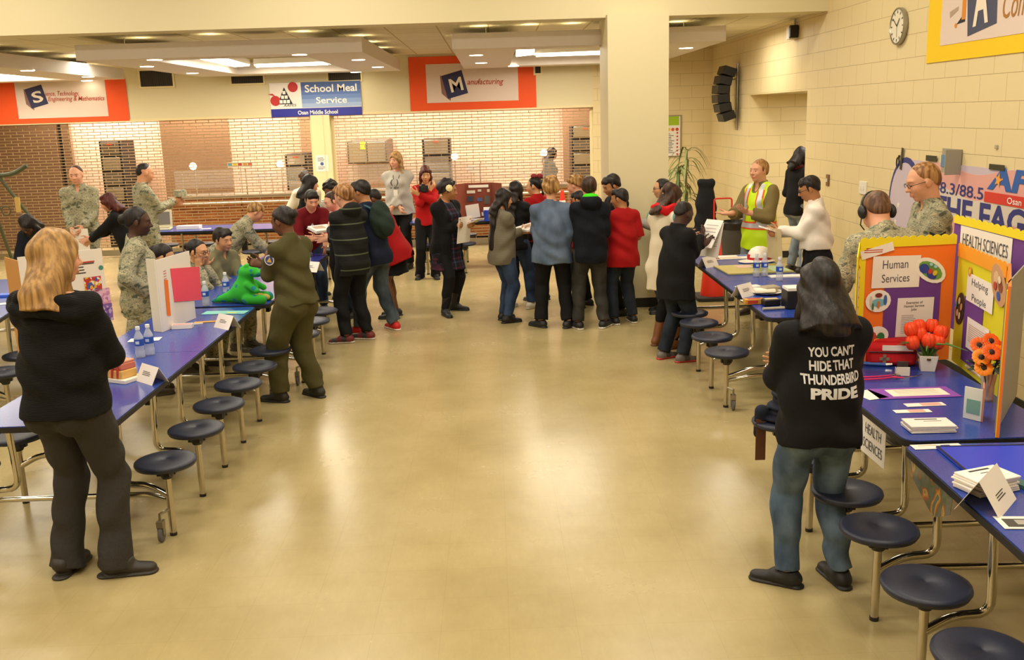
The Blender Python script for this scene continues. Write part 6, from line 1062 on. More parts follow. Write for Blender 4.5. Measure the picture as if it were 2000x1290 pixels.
st = person(dict(label='boy with sandy hair in a black hoodie with thin green stripes, reading', h=1.63, hp=(668, 361), Y=9.95, rz=.75, lean=.04, head=(.25, .15, 0), skin='fair', hair='ginger', style='short', vol=.13, rh=(-.02, .2, -.17), lh=(.0, .2, -.12), w=1.0, tops=[dict(m=STRH, hood=1, hem=.10, bulk=.02, name='hooded_sweatshirt')], pants=dict(m=BLKP, flare=.012, fold=.009), shoes=dict(c='#6e1f22', sole='#c8c0b8', c2='#2a2a30'), fl=(-.08, 0, .9), fr=(.07, -.02, .6)))
paperin(st, 'open white book held by the boy with the striped hoodie', .24, .17, .04, .25, fwd=.10, name='open_book', cat='book', th=.025, bookish=True)
nb = person(dict(label='boy in a navy hoodie and faded jeans with a dark green backpack', h=1.67, hp=(700, 353), Y=10.35, rz=.95, lean=.16, py=-.02, head=(.3, .22, 0), skin='tan', hair='black', style='short', rh=(-.02, .17, -.17), lh=(.0, .17, -.17), tops=[dict(m=NVYB, hood=0, hem=.085, bulk=.010, name='hooded_sweatshirt')], pants=dict(m=cloth('grey_blue_denim', '#2a333f', 'denim', '#53606c'), flare=.012, fold=.010), shoes=dict(c='#c81a1c', sole='#e8e0d8'), fl=(-.10, .06, .4), fr=(.11, -.06, -.3)))
def backpack(info, label):
    G = SDF(np.array([-.2, -.42, -.32]), np.array([.2, .05, .22]), .008); G.ell(np.array([0, -.14, -.03]), np.array([.14, .09, .20]), .02); G.ell(np.array([0, -.21, -.09]), np.array([.11, .06, .12]), .03); G.fold(.006); T = wmat(info['root']) @ Matrix.Translation(Vector(info['S']+np.array([0, -.05, -.10]))) @ Matrix.Rotation(-.1, 4, 'X')
    me = G.mesh('bag'); me.transform(T); t = thing('backpack', label, 'backpack', T.translation); mobj('bag', me, MUST, t); H = info['H']; R = wmat(info['root'])
    for q in (1, -1):
        s_ = info['sh'][q]; b = MB(); pts = [info['S']+np.array([.05*q*1.4, -.13, -.0]), s_*.6+info['N']*.4+np.array([0, -.02, .055]), s_*.75+info['N']*.25+np.array([0, .09, -.03]), info['S']+np.array([.12*q, .09, -.17]), info['S']+np.array([.16*q, -.04, -.26])]
        b.tube([R @ Vector(p) for p in pts], .013, 8, fillet=.06); b.link('shoulder_strap', mat('strap_teal', '#2f5560', .7), t)
backpack(nb, 'dark green backpack worn by the boy in the navy hoodie')
rg = person(dict(label='girl in a loose red shirt and black skirt behind the boy with the backpack', h=1.52, sex='f', hp=(722, 372), Y=11.1, rz=1.5, lean=.34, py=-.03, px=.02, head=(.1, .4, 0), skin='brown', style='short', he=.98, rh=(.0, .16, -.18), lh=(.03, .14, -.22), tops=[dict(m=RED, hem=.11, flare=.045, name='blouse', neck='collar')], pants=None, skirt=dict(m=BLKP, len=.20, flare=.03), shoes=dict(c='#1a1a1c')))
# women at the back
gs = person(dict(label='blonde woman in a light grey sweatshirt with a lanyard, hands clasped, at the back', h=1.76, sex='f', w=1.12, hp=(773, 297), Y=14.8, rz=PI-.15, head=(-.35, .0, 0), skin='fair', hair='blonde', style='long', hl=.20, curl=1.1, rh=(-.035, .12, -.29), lh=(-.035, .125, -.29), tops=[dict(m=GREYS, hem=.06, flare=.02, name='sweatshirt', bulk=.01)], pants=dict(m=BLKP, flare=.015), shoes=dict(c='#1c1512')))
prints(gs, [('(  )', -.02, -.13, .12, .09), ('- - -', -.02, -.21, .13, .012)], INK, front=True, name='emblem')
R_ = wmat(gs['root']); b = MB(); b.tube([R_ @ Vector(gs['N']+np.array(p)) for p in ((-.05, .03, .01), (-.045, .12, -.08), (0, .185, -.26), (.045, .12, -.08), (.05, .03, .01))], .005, 6); t_ = b.link('lanyard', BLACKP, gs['root']); MB().box((0, 0, 0), (.06, .01, .09), R_ @ Matrix.Translation(Vector(gs['N']+np.array([0, .195, -.31])))).link('badge', PAPER, gs['root'])
rs_ = person(dict(label='woman in a red jacket and black trousers holding up a camera', h=1.58, sex='f', hp=(830, 326), Y=13.72, rz=PI+.1, head=(.05, .08, 0), skin='asian', hair='red', style='long', hl=.22, rh=(-.03, .12, -.02), lh=(-.07, .15, -.05), rhp=(.8, -.1, -.8), lhp=(.9, 0, -.7), curl=.9, tops=[dict(m=RED2, neck='v', hem=.045, name='jacket')], pants=dict(m=BLKP, bell=.072, to=.5), shoes=dict(c='#141012', heel=.02), fl=(-.05, .02, .1), fr=(.09, -.02, -.3)))
a = (between(rs_, 1, .05)+between(rs_, -1, .05))/2; t = thing('camera', 'black camera held up by the woman in the red jacket', 'camera', a, PI+.1); MB().box((0, 0, 0), (.13, .05, .09)).box((0, 0, .05), (.05, .045, .03)).link('body', BLACKP, t, world=False, bevel=.006); MB().tube([(0, .02, 0), (0, .12, 0)], .034, 14).link('lens', BLACKP, t, world=False); MB().box((.04, .03, .05), (.03, .02, .02)).link('flash', STEEL, t, world=False)
pl = person(dict(label='girl with a white flower in her black curls, black cardigan over a plaid dress', h=1.56, sex='f', w=1.2, hs=1.04, hp=(876, 352), Y=11.2, rz=-2.25, head=(.5, .15, 0), skin='tan', style='curly', rh=(.0, .17, -.15), lh=(-.05, .17, -.14), curl=.8, fr=(.11, .05, -.5), fl=(-.09, -.03, .4), tops=[dict(m=PLAID, sleeve=0, hem=.10, o=.017, name='dress_top'), dict(m=BLK, o=.024, hem=.20, open=.055, neck='crew', flare=.02, name='cardigan')], pants=dict(m=BLKP, o=.004, name='leggings'), skirt=dict(m=PLAID, len=.19, flare=.045), shoes=dict(c='#101010', boot=.17)))
MB().lathe([(.035, 0), (.04, .008), (.015, .018), (.0, .02)], n=8, T=Matrix.Translation(toW(pl, pl['hd'](.92, .25, .35))) @ Matrix.Rotation(PI/2, 4, 'X')).link('flower', mat('cream_flower', '#ecdca8', .7), pl['root'])
paperin(pl, 'white papers held against the plaid dress girl', .22, .30, -.05, PI/2-.15, fwd=.03); paperin(pl, 'small white note pad the plaid dress girl is writing on', .13, .18, .03, .4, q=1, fwd=.09, name='note_pad', cat='notepad')
gg = person(dict(label='girl with long black hair in a grey knit sweater holding an open binder', h=1.46, sex='f', hp=(984, 371), Y=10.65, rz=-1.05, head=(-.15, .12, 0), skin='asian', style='long', hl=.50, rh=(-.02, .18, -.15), lh=(.0, .18, -.15), tops=[dict(m=GREYK, hem=.085, bulk=.012, flare=.01, name='sweater')], pants=dict(m=BJEANS), shoes=dict(c='#101012', boot=.16), fl=(-.05, .02, .2), fr=(.08, -.02, -.2)))
paperin(gg, 'open white binder held by the girl in the grey sweater', .30, .24, .03, .18, fwd=.08, name='binder', cat='binder', th=.02, bookish=True)
person(dict(label='girl with very long dark hair in dark clothes behind the grey sweater girl', h=1.52, sex='f', hp=(1008, 356), Y=11.35, rz=-.45, head=(-.1, .15, 0), skin='tan', hair='black', style='long', hl=.58, rh=(0, .15, -.2), lh=(0, .15, -.2), tops=[dict(m=BLKP, hem=.05, name='shirt')], pants=dict(m=BJEANS), shoes=dict(c='#cfc8bc'), fr=(.10, .04, -.5)))
bo = person(dict(label='girl in a red shirt with a maroon bow on her black hair', h=1.58, sex='f', hp=(1042, 346), Y=11.8, rz=.7, head=(.6, .1, 0), skin='asian', style='pony', hl=.12, tops=[dict(m=RED, name='shirt', neck='collar')], pants=dict(m=BLKP)))
b = MB(); T = Matrix.Translation(toW(bo, bo['hd'](0, -.5, 1.02)))
for q in (1, -1): b.ball((.035*q, 0, .01), (.04, .02, .03), 10, T)
b.ball((0, 0, .01), .018, 8, T); b.link('hair_bow', mat('maroon_bow', '#8c2430', .7), bo['root'])
dn = person(dict(label='woman with short blonde hair in a blue denim shirt, seen from behind', h=1.62, sex='f', w=1.2, hs=1.05, hp=(1076, 347), Y=10.25, rz=-.02, head=(-.1, .1, 0), skin='fair', hair='sandy', style='short', vol=.16, tousle=1, line=-.05, rh=(.075, .02, -.30), lh=(-.02, .14, -.17), lhp=(.9, -.3, -.6), curl=.9, fr=(.095, -.02, -.7), fl=(-.085, .02, .75), tops=[dict(m=CHAM, neck='collar', hem=.085, flare=.02, bulk=.012, fold=.009, cuff=1, name='denim_shirt')], pants=dict(m=BLKP, flare=.02, fold=.006), shoes=dict(c='#1b1d20'), legw=.95))
a = between(dn, 1, .06); t = thing('phone', 'black phone held low in the denim shirt woman\'s hand', 'phone', a, .2); MB().box((0, 0, -.01), (.02, .075, .13)).link('case', BLACKP, t, world=False, bevel=.005)
person(dict(label='child with curly blonde hair in red, half hidden behind the denim shirt woman', h=1.56, hp=(1119, 345), Y=11.75, rz=1.2, head=(0, .3, 0), skin='fair', hair='sandy', style='curly', tops=[dict(m=RED, name='shirt')], pants=dict(m=BJEANS), shoes=dict(c='#4a3426', boot=.12), fl=(-.04, .02, .2), fr=(.05, .0, -.1)))
person(dict(label='child with black hair looking down, between the curly blonde child and the green-collared boy', h=1.46, hp=(1127, 374), Y=11.35, rz=.9, head=(.1, .35, 0), skin='tan', style='short', tops=[dict(m=RED, name='shirt')], pants=dict(m=BLKP)))
gr = person(dict(label='boy in a black hoodie with lime green hood lining, seen from behind', h=1.61, hp=(1150, 346), Y=10.15, rz=.05, head=(-.1, .1, 0), skin='fair', hair='brown', style='short', vol=.10, rh=(.04, .12, -.22), lh=(.0, .15, -.19), tops=[dict(m=NVY, hood=1, hem=.085, bulk=.016, name='hooded_sweatshirt')], pants=dict(m=GJEANS, fold=.008, flare=.008), shoes=dict(c='#15151a', sole='#d8d2c8', c2='#2a2a30'), fl=(-.085, 0, .35), fr=(.085, .0, -.6)))
G = SDF(gr['N']+np.array([-.14, -.16, -.1]), gr['N']+np.array([.14, .08, .14]), .007); H_ = gr['H']; G.ell(gr['N']+np.array([0, -.052, .062]), np.array([.082, .060, .038]), .01); G.ell(gr['N']+np.array([0, -.01, .10]), np.array([.06, .05, .05]), .008, op='s'); mobj('hood_lining', G.mesh('hood_lining'), LIME, gr['root'], world=False)
person(dict(label='tall boy with black hair in a dark jacket looking down behind the red polo boy', h=1.70, hp=(1188, 344), Y=10.75, rz=1.9, head=(.0, .38, 0), skin='tan', style='short', vol=.12, rh=(.0, .17, -.17), lh=(.0, .17, -.17), tops=[dict(m=BLKP, neck='collar', hem=.07, name='jacket')], pants=dict(m=BLKP)))
person(dict(label='boy in a red polo shirt and dark jeans seen from behind near the column', h=1.47, w=1.02, hp=(1208, 369), Y=10.33, rz=.4, head=(.75, .15, 0), skin='tan', style='short', rh=(.07, .12, -.17), lh=(.0, .16, -.15), tops=[dict(m=RED, neck='collar', hem=.10, flare=.02, sleeve=.5, bulk=.01, name='polo_shirt')], pants=dict(m=DJEANS, flare=.006), shoes=dict(c='#141418', sole='#d8d2c8'), fl=(-.075, 0, .3), fr=(.08, -.01, -.2)))
# near the column and the map table
gl = person(dict(label='girl with glasses and dark ponytail facing left behind the red scarf girl', h=1.52, sex='f', hp=(1293, 349), Y=10.8, rz=1.45, head=(.0, .05, 0), skin='asian', style='pony', hl=.22, glasses=1, rh=(.0, .2, -.13), lh=(.0, .2, -.13), tops=[dict(m=GREYS, name='top', hem=.09)], pants=dict(m=cloth('speckled_grey', '#4d5258', 'denim', '#8c9094'), name='leggings'), shoes=dict(c='#121214', boot=.16)))
paperin(gl, 'white papers held by the girl with glasses near the column', .2, .26, .03, .7, fwd=.09)
sc = person(dict(label='girl in a bright red scarf and cream vest over teal sleeves', h=1.58, sex='f', hp=(1316, 361), Y=9.2, rz=-.95, head=(-.25, .35, 0), skin='fair', hair='brown', style='long', hl=.12, rh=(-.01, .17, -.17), lh=(.0, .17, -.16), tops=[dict(m=TEALC, name='sweater', hem=.04), dict(m=CRMV, sleeve=0, o=.026, hem=.17, flare=.02, name='vest', neck='crew')], pants=dict(m=BLKP, name='leggings', o=.005), shoes=dict(c='#7a4a26', sole='#6a4428', boot=.13)))
G = SDF(sc['N']+np.array([-.2, -.2, -.35]), sc['N']+np.array([.2, .24, .16]), .0075)
for i in range(12): a0, a1 = [2*PI*(i+j)/12 for j in (0, 1)]; f_ = lambda a: sc['N']+np.array([.090*math.cos(a), .085*math.sin(a)-.01, .025+.014*math.sin(3*a)]); G.cone(f_(a0), f_(a1), .042, .042, .015)
G.cone(sc['N']+np.array([.05, .10, .0]), sc['N']+np.array([.05, .15, -.20]), .04, .04, .02, side=A3(1, 0, 0), ratio=.5); G.fold(.008, 1.5); mobj('scarf', G.mesh('scarf'), cloth('red_scarf', '#c8181e'), sc['root'], world=False)
bj = person(dict(label='boy in a black jacket and dark jeans writing at the map table', h=1.47, hs=1.04, hp=(1342, 394), Y=8.68, rz=-1.0, lean=.05, head=(-.05, .42, 0), skin='dark', hair='black', style='buzz', rh=(-.0, .19, -.06), lh=(-.03, .17, -.10), curl=.9, tops=[dict(m=BLKP, neck='collar', hem=.13, bulk=.025, flare=.02, name='jacket')], pants=dict(m=DJEANS, flare=.008), shoes=dict(c='#6a6460', sole='#b82a26', c2='#4a4644'), fr=(.04, -.015, -.35), fl=(-.10, -.045, -.1), px=-.015, py=-.02))
paperin(bj, 'white sheets the boy in the black jacket is writing on', .21, .28, .0, 1.0, fwd=.08); paperin(bj, 'clipboard edge on with papers held by the boy in the black jacket', .22, .32, -.08, 1.35, fwd=.11, name='clipboard', cat='clipboard')
hv = person(dict(label='man in a yellow safety vest gesturing with both hands', h=1.78, w=1.08, hp=(1484, 311), Y=10.5, rz=2.15, head=(.0, -.02, 0), skin='fair', hair='ginger', style='short', vol=.05, rh=(.06, .20, -.15), rhp=(.5, -.3, -.9), rhd=(.35, 1, .05), rht=(1, 0, .1), lh=(.03, .16, -.14), lhp=(.6, -.5, -.7), lhd=(.1, .9, .45), lht=(1, 0, .3), rhc=.15, lhc=.35, tops=[dict(m=KHAKI, neck='collar', hem=.06, sleeve=.86, so=.012, name='khaki_shirt'), dict(m=HIV, neck='v', sleeve=0, o=.030, hem=.10, flare=.01, name='safety_vest', fold=.008)], pants=dict(m=cloth('light_denim', '#5f6c7c', 'denim', '#8a939c')), shoes=dict(c='#3a2c20')))
def vest_tape(info):
    o = info['top']; M = np.array(wmat(o)); n = len(o.data.vertices); vs = np.empty(n*3, 'f'); o.data.vertices.foreach_get('co', vs); vs = vs.reshape(-1, 3); ix = np.empty(len(o.data.polygons)*4, 'i'); o.data.polygons.foreach_get('vertices', ix); bv = BVHTree.FromPolygons([tuple(map(float, p)) for p in vs], ix.reshape(-1, 4).tolist()); S = info['S']; H = info['H']
    def band(name, pathf, wd, m, off, n=48, wdir=None):
        b = MB(); V = []
        for i in range(n+1):
            o_, d_, wv = pathf(i/n)
            for s_ in (-1, 1):
                p = Vector(o_)+Vector(wv)*wd*s_/2; h = bv.ray_cast(p-Vector(d_)*.6, Vector(d_)); V.append((h[0]-Vector(d_)*off) if h[0] is not None else None)
        vs_ = []; fs = []
        for i in range(n):
            q = V[2*i:2*i+4]
            if any(x is None for x in q) or (q[0]-q[2]).length > .05: continue
            k = len(vs_); vs_ += [q[0], q[1], q[3], q[2]]; fs.append((k, k+1, k+2, k+3))
        if fs: b.add(vs_, fs); b.link(name, m, o, world=False, smooth=None)
    zc = info['P'][2]+.055*H
    ring = lambda t: ((0, 0, zc), (-math.cos(2*PI*t), -math.sin(2*PI*t), 0), (0, 0, 1)); band('orange_band', ring, .085, HOR, .003); band('reflective_band', ring, .05, SILV, .005)
    for q in (1, -1):
        for nm, w_, m_, o2 in (('orange_band', .085, HOR, .003), ('reflective_band', .05, SILV, .005)):
            for d in (1, -1): band(nm, lambda t: ((q*(.088+.02*t), 0, S[2]+.05-t*(S[2]+.05-zc-.02)), (0, -d, 0), (1, 0, 0)), w_, m_, o2)
vest_tape(hv)
ws = person(dict(label='man in a white shirt and black trousers looking down at a pad', h=1.72, hp=(1574, 346), Y=9.25, rz=1.35, lean=.06, head=(.05, .35, 0), skin='tan', hair='black', style='short', glasses=1, w=1.1, rh=(.0, .20, -.16), lh=(.0, .2, -.15), curl=.8, tops=[dict(m=WHT, neck='collar', hem=-.035, bulk=.003, cuff=1, fold=.010, name='white_shirt')], pants=dict(m=BLKP, flare=.012), shoes=dict(c='#151210')))
MB().lathe([(.093*1.72*1.05, 0), (.093*1.72*1.05, .035)], (0, 0, .53*1.72+.055), 32, sx=1.05, sy=.78).link('belt', BLACKP, ws['root'], world=False)
paperin(ws, 'tan envelope held by the man in the white shirt', .22, .30, -.10, PI/2-.1, m=mat('tan_envelope', '#cdbb94', .7), q=1, fwd=.03, name='envelope', cat='envelope', yaw=.6); paperin(ws, 'thin white note pad in the hands of the man in the white shirt', .12, .16, .03, .3, fwd=.08, name='note_pad', cat='notepad')
dp = person(dict(label='person in a black jacket and dark red scarf half hidden in the doorway', h=1.68, sex='f', hp=(1567, 288), Y=13.2, rz=-1.2, head=(-.1, .1, 0), skin='tan', style='bob', hl=.10, rh=(.06, .1, -.24), lh=(.06, .1, -.24), tops=[dict(m=BLKP, neck='collar', hem=.06, name='jacket')], pants=dict(m=cloth('light_denim', '#5f6c7c', 'denim')), shoes=dict(c='#202020')))
G = SDF(dp['N']+np.array([-.16, -.16, -.3]), dp['N']+np.array([.16, .16, .12]), .008)
for i in range(10): a0, a1 = [2*PI*(i+j)/10 for j in (0, 1)]; G.cone(dp['N']+np.array([.075*math.cos(a0), .065*math.sin(a0), .02]), dp['N']+np.array([.075*math.cos(a1), .065*math.sin(a1), .02]), .03, .03, .01)
mobj('scarf', G.mesh('scarf'), cloth('dark_red_scarf', '#4a1218'), dp['root'], world=False); paperin(dp, 'white paper held by the person in the doorway', .2, .28, -.05, PI/2-.3, q=-1, fwd=.04)
hpn = person(dict(label='man in camouflage with black headphones bending forward, seen from behind', h=1.8, w=1.22, hs=1.05, hp=(1706, 377), Y=6.45, rz=.12, lean=.50, py=-.04, head=(-.1, .55, 0), skin='fair', hair='buzz', style='buzz', line=.1, res=.0075, rh=(.14, .14, -.24), lh=(.14, .14, -.24), tops=[camo(bulk=.02)], pants=CP, shoes=TB))
e_ = hpn['e']; hd_ = hpn['hd']; b = MB(); b.tube([hd_(.74*math.cos(a), -.12, .1+.98*math.sin(a)) for a in np.linspace(0, PI, 14)], .011, 8); hp_ = b.link('headphones', BLACKP, hpn['root'], world=False)
for q in (1, -1): c = MB(); T = Matrix.Translation(Vector(hd_(.76*q, -.12, -.02))) @ Matrix(hpn['Rh'].tolist()).to_4x4(); c.ball((0, 0, 0), (.028, .040, .048), 12, T); c.link('ear_cup', BLACKP, hp_, world=False)
c = MB(); c.tube([hd_(-.78, -.05, -.15), hd_(-.75, .4, -.5), hd_(-.45, .75, -.62)], .004, 6); c.link('microphone_arm', BLACKP, hp_, world=False)
ag = person(dict(label='man in camouflage with glasses and cropped ginger hair looking down left', h=1.84, w=1.08, hs=1.03, hp=(1797, 318), Y=6.9, rz=1.5, head=(-.0, .28, 0), skin='fair', hair='ginger', style='buzz', line=.10, glasses=1, res=.0075, rh=(.02, .16, -.2), lh=(.02, .16, -.2), tops=[camo()], pants=CP, shoes=TB))
R_ = wmat(ag['root']); a = R_ @ Vector(ag['sh'][-1]*.55+ag['el'][-1]*.45); n_ = (R_.to_3x3() @ Vector((-1, 0, 0))).normalized(); f_ = Fr(a, (-n_.y, n_.x, 0)); f_.poly('rank_patch', [(-.055, .035), (0, .005), (.055, .035), (.05, 0), (0, -.035), (-.05, 0)][::-1], BLACKP, ag['top'], .074, .006)
person(dict(label='kitchen worker in dark clothes standing behind the right grille', h=1.62, sex='f', hp=(1078, 289), Y=18.9, rz=-1.4, head=(0, .1, 0), skin='light', style='bob', hl=.16, tops=[dict(m=BLKP, name='shirt')], pants=dict(m=BLKP)))
# ------------------------------------------------------------------ display, plant, bins and cone at the back
y_ = 14.45; a, b = atY(908, 358, y_), atY(962, 445, y_); root = thing('brown_display_board', 'reddish brown trifold board with pinned photos on the back table', 'display board', ((a.x+b.x)/2, y_, .74)); BRB = mat('board_brown', '#7e3a26', .7)
f, L = panel3(root, 'centre_panel', (a.x, y_, 0), (b.x, y_, 0), .742, a.z, BRB); panel3(root, 'side_panel', (a.x-.15, y_-.22, 0), (a.x, y_, 0), .742, a.z, BRB); panel3(root, 'side_panel', (b.x, y_, 0), (b.x+.15, y_-.22, 0), .742, a.z, BRB); Zb = a.z-.742
f.rect('title_sheet', .05, Zb-.07, L-.04, Zb-.03, PAPER, root, .008)
for i, (u_, v_, w_, h_, c_) in enumerate(((.03, .72, .16, .08, '#e0d4cc'), (.24, .76, .07, .06, '#c8bcb0'), (.42, .74, .05, .08, '#d8c8b0'), (.04, .5, .12, .14, '#3a3c50'), (.22, .5, .1, .09, '#4a5f9a'), (.36, .42, .11, .22, '#5a5450'), (.3, .1, .16, .1, '#efe9e2'))): f.rect('photo', u_*L/.5, v_*Zb, (u_+w_)*L/.5, (v_+h_)*Zb, mat('dp'+c_, c_, .6), root, .009)
f.rect('paper_note', -.0, .05*Zb, .2, .42*Zb, PAPER, root, .012, rot=.12)
p = atz(960, 446, .74); t = thing('blue_tub', 'small blue tub with papers beside the brown display board', 'tub', (p.x-.05, 14.25, .74)); MB().lathe([(.055, 0), (.07, .16), (.066, .16)], n=16).link('tub', mat('tub_blue', '#2342b8', .4), t, world=False); MB().box((0, 0, .17), (.12, .08, .05)).link('papers', PAPER, t, world=False)
for px, lb in ((895, 'white paper stack left of the brown display board'), (935, 'white paper stack in front of the brown display board')): q_ = sheet(px, 446, .22, .15, .1, PAPER, 'paper_stack', lb, th=.02); q_.location = (atY(px, 440, 14.5).x, 14.5, .741)
p = atY(1098, 372, 14.5); t = thing('small_traffic_cone', 'small orange and white cone on the back table, seen between two heads', 'traffic cone', (p.x, 14.5, .742)); hh = p.z-.742; MB().box((0, 0, .01), (.2, .2, .02)).link('base', BLACKP, t, world=False); MB().lathe([(.075, .02), (.022, hh)], n=20).link('body', mat('cone_orange', '#e8331a', .5), t, world=False, smooth=60); MB().lathe([(.058, .14), (.045, .24)], n=20).link('band', WHITE, t, world=False, smooth=60)
# potted palm
def palm():
    p = atY(1336, 380, 15.8); bx, by = p.x, 15.8; t = thing('potted_palm', 'tall potted palm with drooping leaves right of the column', 'potted plant', (bx, by, 0)); MB().lathe([(.16, 0), (.2, .34), (.18, .34), (.17, .30)], n=20).link('pot', mat('pot_brown', '#5a4434', .6), t, world=False); MB().lathe([(.17, .29), (.17, .31)]).link('soil', mat('soil', '#3a2c20'), t, world=False); rs = random.Random(9); LF = mat('palm_leaf', '#4f6a35', .5); LF2 = mat('palm_leaf_light', '#8a9a62', .5)
    for (sx_, sy_, h) in ((.03, 0, 1.62), (-.06, .03, 1.35), (.05, .05, 1.05)):
        MB().tube([(sx_*.5, sy_, .3), (sx_, sy_, h*.6), (sx_*1.4, sy_, h)], [.022, .018, .013]).link('stem', mat('palm_stem', '#7a6844', .7), t, world=False)
        for k in range(20):
            a = rs.uniform(0, 2*PI); L = rs.uniform(.28, .48); up = rs.uniform(.1, .5); b = MB(); P = []; c0 = Vector((sx_*1.4, sy_, h-rs.uniform(0, .3)))
            for i in range(6): s_ = i/5; P.append(c0+Vector((math.cos(a)*L*s_, math.sin(a)*L*s_, L*(up*s_*2-1.5*s_*s_*(.6+up)))))
            V = []; w_ = Vector((-math.sin(a), math.cos(a), 0))
            for i, q in enumerate(P): ww = .017*math.sin(PI*(.12+.85*i/5)); V += [q-w_*ww+Vector((0, 0, .004)), q, q+w_*ww+Vector((0, 0, .004))]
            b.add(V, [(3*i+j, 3*i+j+1, 3*i+j+4, 3*i+j+3) for i in range(5) for j in (0, 1)]); b.link('leaf', LF if k % 3 else LF2, t, world=False, smooth=60)
palm()
p = atz(1378, 500, .4); cx_, cy_ = atY(1377, 430, 14.6).x, 14.6; t = thing('draped_coat', 'black coat draped over a tall stand right of the palm', 'coat', (cx_, cy_, 0)); MB().tube([(0, 0, 0), (0, 0, 1.1)], .02).link('stand', STEEL, t, world=False); MB().lathe([(.2, 0), (.2, .03)]).link('stand_base', BLACKP, t, world=False); G = SDF(np.array([-.4, -.3, -.0]), np.array([.4, .3, 1.3]), .011); G.cone(A3(-.0, 0, 1.1), A3(.03, 0, .15), .12, .22, .05, side=A3(1, 0, 0), ratio=.5, flat=True); G.cone(A3(-.07, 0, 1.17), A3(.08, 0, 1.16), .06, .07, .05); G.fold(.02, .7); mobj('coat', G.mesh('coat'), cloth('coat_black', '#16171a'), t, world=False)
cx_, cy_ = atY(1440, 470, 13.9).x-.02, 13.9; t = thing('waste_bin', 'dark round waste bin lined with a black bag by the doorway', 'waste bin', (cx_, cy_, 0)); MB().lathe([(.19, 0), (.22, .62), (.20, .62), (.19, .5)], n=24).link('bin', mat('bin_grey', '#3a3630', .6), t, world=False); MB().lathe([(.225, .55), (.235, .64), (.21, .66), (.2, .6)], n=24).link('liner', mat('bin_liner', '#0e0e10', .25), t, world=False)
cx_, cy_ = atY(1411, 470, 14.3).x, 14.3; zb = atY(1411, 490, cy_).z; t = thing('red_caddy', 'red box with a red tube frame handle standing by the waste bin', 'box', (cx_, cy_, 0)); RM = mat('caddy_red', '#c8281c', .45); MB().box((0, 0, .16), (.27, .25, .32)).link('box', RM, t, world=False, bevel=.012); MB().tube([(-.13, 0, .3), (-.13, 0, .95), (.13, 0, .95), (.13, 0, .3)], .012, fillet=.04).tube([(-.13, 0, .46), (.13, 0, .46)], .01).link('frame', RM, t, world=False); MB().box((0, -.127, .2), (.07, .005, .03)).link('latch', mat('latch', '#8a1a14', .4), t, world=False)
p = atz(1392, 583, .0); t = thing('traffic_cone', 'tall orange-red traffic cone on a dark base beside the map table', 'traffic cone', (p.x, p.y, 0)); MB().prism(rrect(-.22, -.22, .22, .22, .04), 0, .045).link('base', mat('cone_base', '#2c2824', .8), t, world=False, bevel=.01); MB().lathe([(.15, .045), (.085, .72), (.07, .73)], n=28).link('body', mat('cone_orange', '#e8331a', .5), t, world=False, smooth=60)
# green tubular stand at the far left
p = atz(8, 440, .0); OG = mat('olive_tube', '#4a4f30', .6); a, b, c, d = atY(0, 348, 13.2), atY(40, 400, 13.2), atY(85, 452, 13.2), atY(52, 323, 13.2); t = thing('tripod_stand', 'olive green tripod stand with a curved arm at the far left', 'stand', (b.x-.2, 13.2, 0))
MB().tube([(a.x-.3, 13.2, a.z+.35), a, b, c, (c.x+.25, 13.1, .02)], .022).link('leg', OG, t); MB().tube([(a.x-.3, 13.2, a.z+.35), (a.x-.5, 13.0, .02)], .022).link('leg', OG, t); MB().tube([(a.x-.3, 13.2, a.z+.35), (a.x-.2, 13.8, .02)], .022).link('leg', OG, t); MB().tube([(a.x-.3, 13.2, a.z+.10), (a.x, 13.2, a.z+.03), (a.x+.2, 13.2, a.z+.05), (d.x, 13.2, d.z)], .03, fillet=.1).link('arm', OG, t); MB().box((b.x-.02, 13.17, b.z+.0), (.06, .03, .2), None).link('label_tag', mat('tag_tan', '#c8a860', .7), t)
MB().tube([(atY(12, 412, 13.2).x+.06*math.cos(k), 13.2, atY(12, 412, 13.2).z+.06*math.sin(k)) for k in np.linspace(0, 2*PI, 12)[:-1]], .008, 6, closed=True).tube([(atY(12, 412, 13.2).x-.05, 13.2, atY(12, 412, 13.2).z), (a.x-.3, 13.2, a.z+.1)], .008, 6).link('ring', OG, t)
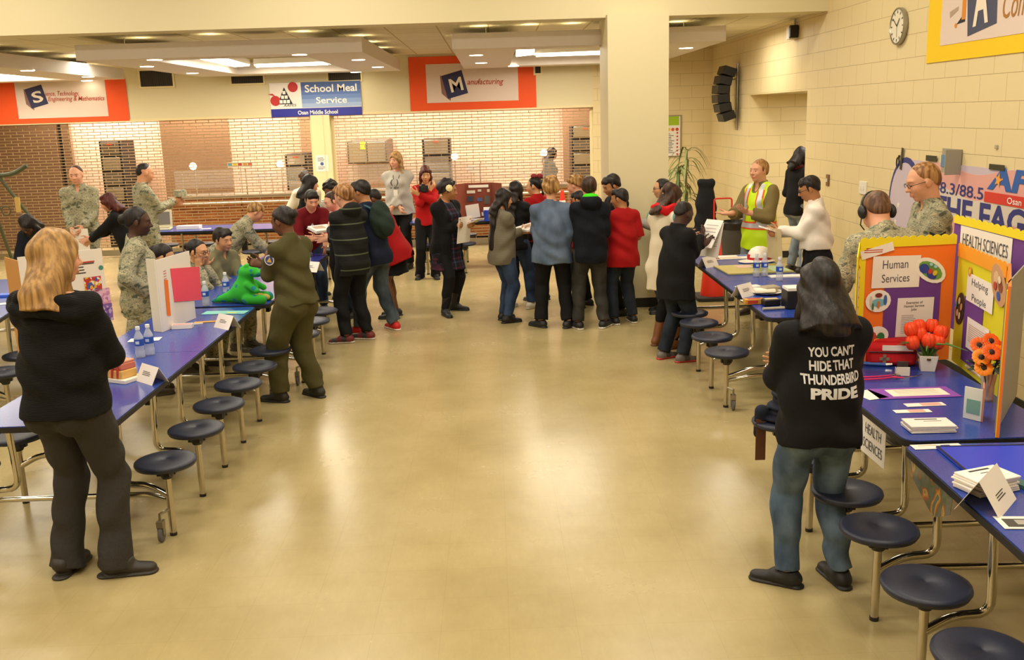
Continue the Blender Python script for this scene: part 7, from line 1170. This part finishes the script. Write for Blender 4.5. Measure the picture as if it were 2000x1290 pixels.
# ------------------------------------------------------------------ light
def area(x, y, z, sx_, sy_, e, col=(1, .80, .52), rx=0, ry=0):
    l = bpy.data.lights.new('ceiling_lamp', 'AREA'); l.shape = 'RECTANGLE'; l.size = sx_; l.size_y = sy_; l.energy = e; l.color = col; o = bpy.data.objects.new('ceiling_lamp', l); C.objects.link(o); o.location = (x, y, z); o.rotation_euler = (rx, ry, 0)
HW = (1, .925, .77)
for y in (0.5, 3.6, 6.7, 9.6):
    for x in (-9.5, -5.5, -1.8, 1.6):
        t = thing('ceiling_light', 'rectangular light panel in the high ceiling of the front hall', 'ceiling light', (x, y, 4.56), 0, 'front hall ceiling lights'); MB().box((x, y, 4.57), (1.3, .68, .06)).link('housing', WHITE, t); MB().box((x, y, 4.535), (1.2, .6, .012)).link('diffuser', mat('lamp_diffuser', '#fff', .5, emit=('#ffe6bf', 1.5)), t); area(x, y, 4.52, 1.2, .6, LE, HW)
for x in (-7.6, -3.1, 1.2):
    for y in (13.4, 15.3): area(x, y, 3.10, 1.6, .9, LB, HW)
area(-5.5, 15.0, 3.2, 1.2, .6, LB*.5, HW); area(3.2, 13.2, 3.2, .4, 1.2, LB*.35, HW); area(5.0, 13.2, 2.38, 1.0, .6, LB*.55, HW)
for x in (-7.6, -5.0, -2.2, .6): area(x, 18.6, 3.12, 1.8, .5, LK, (1, .86, .72))
w = bpy.data.worlds.new('room_ambient'); bpy.context.scene.world = w; w.use_nodes = True; w.node_tree.nodes['Background'].inputs[0].default_value = (1, .93, .8, 1); w.node_tree.nodes['Background'].inputs[1].default_value = .25
s = bpy.context.scene; s.view_settings.view_transform = 'Standard'; s.view_settings.look = 'None'; s.view_settings.gamma = 1; s.view_settings.exposure = EXPO
s.cycles.max_bounces = 7; s.cycles.diffuse_bounces = 4; s.cycles.glossy_bounces = 3; s.cycles.transparent_max_bounces = 8; s.cycles.sample_clamp_indirect = 6; s.cycles.caustics_reflective = False; s.cycles.caustics_refractive = False; s.cycles.use_adaptive_sampling = True; s.cycles.adaptive_threshold = .02
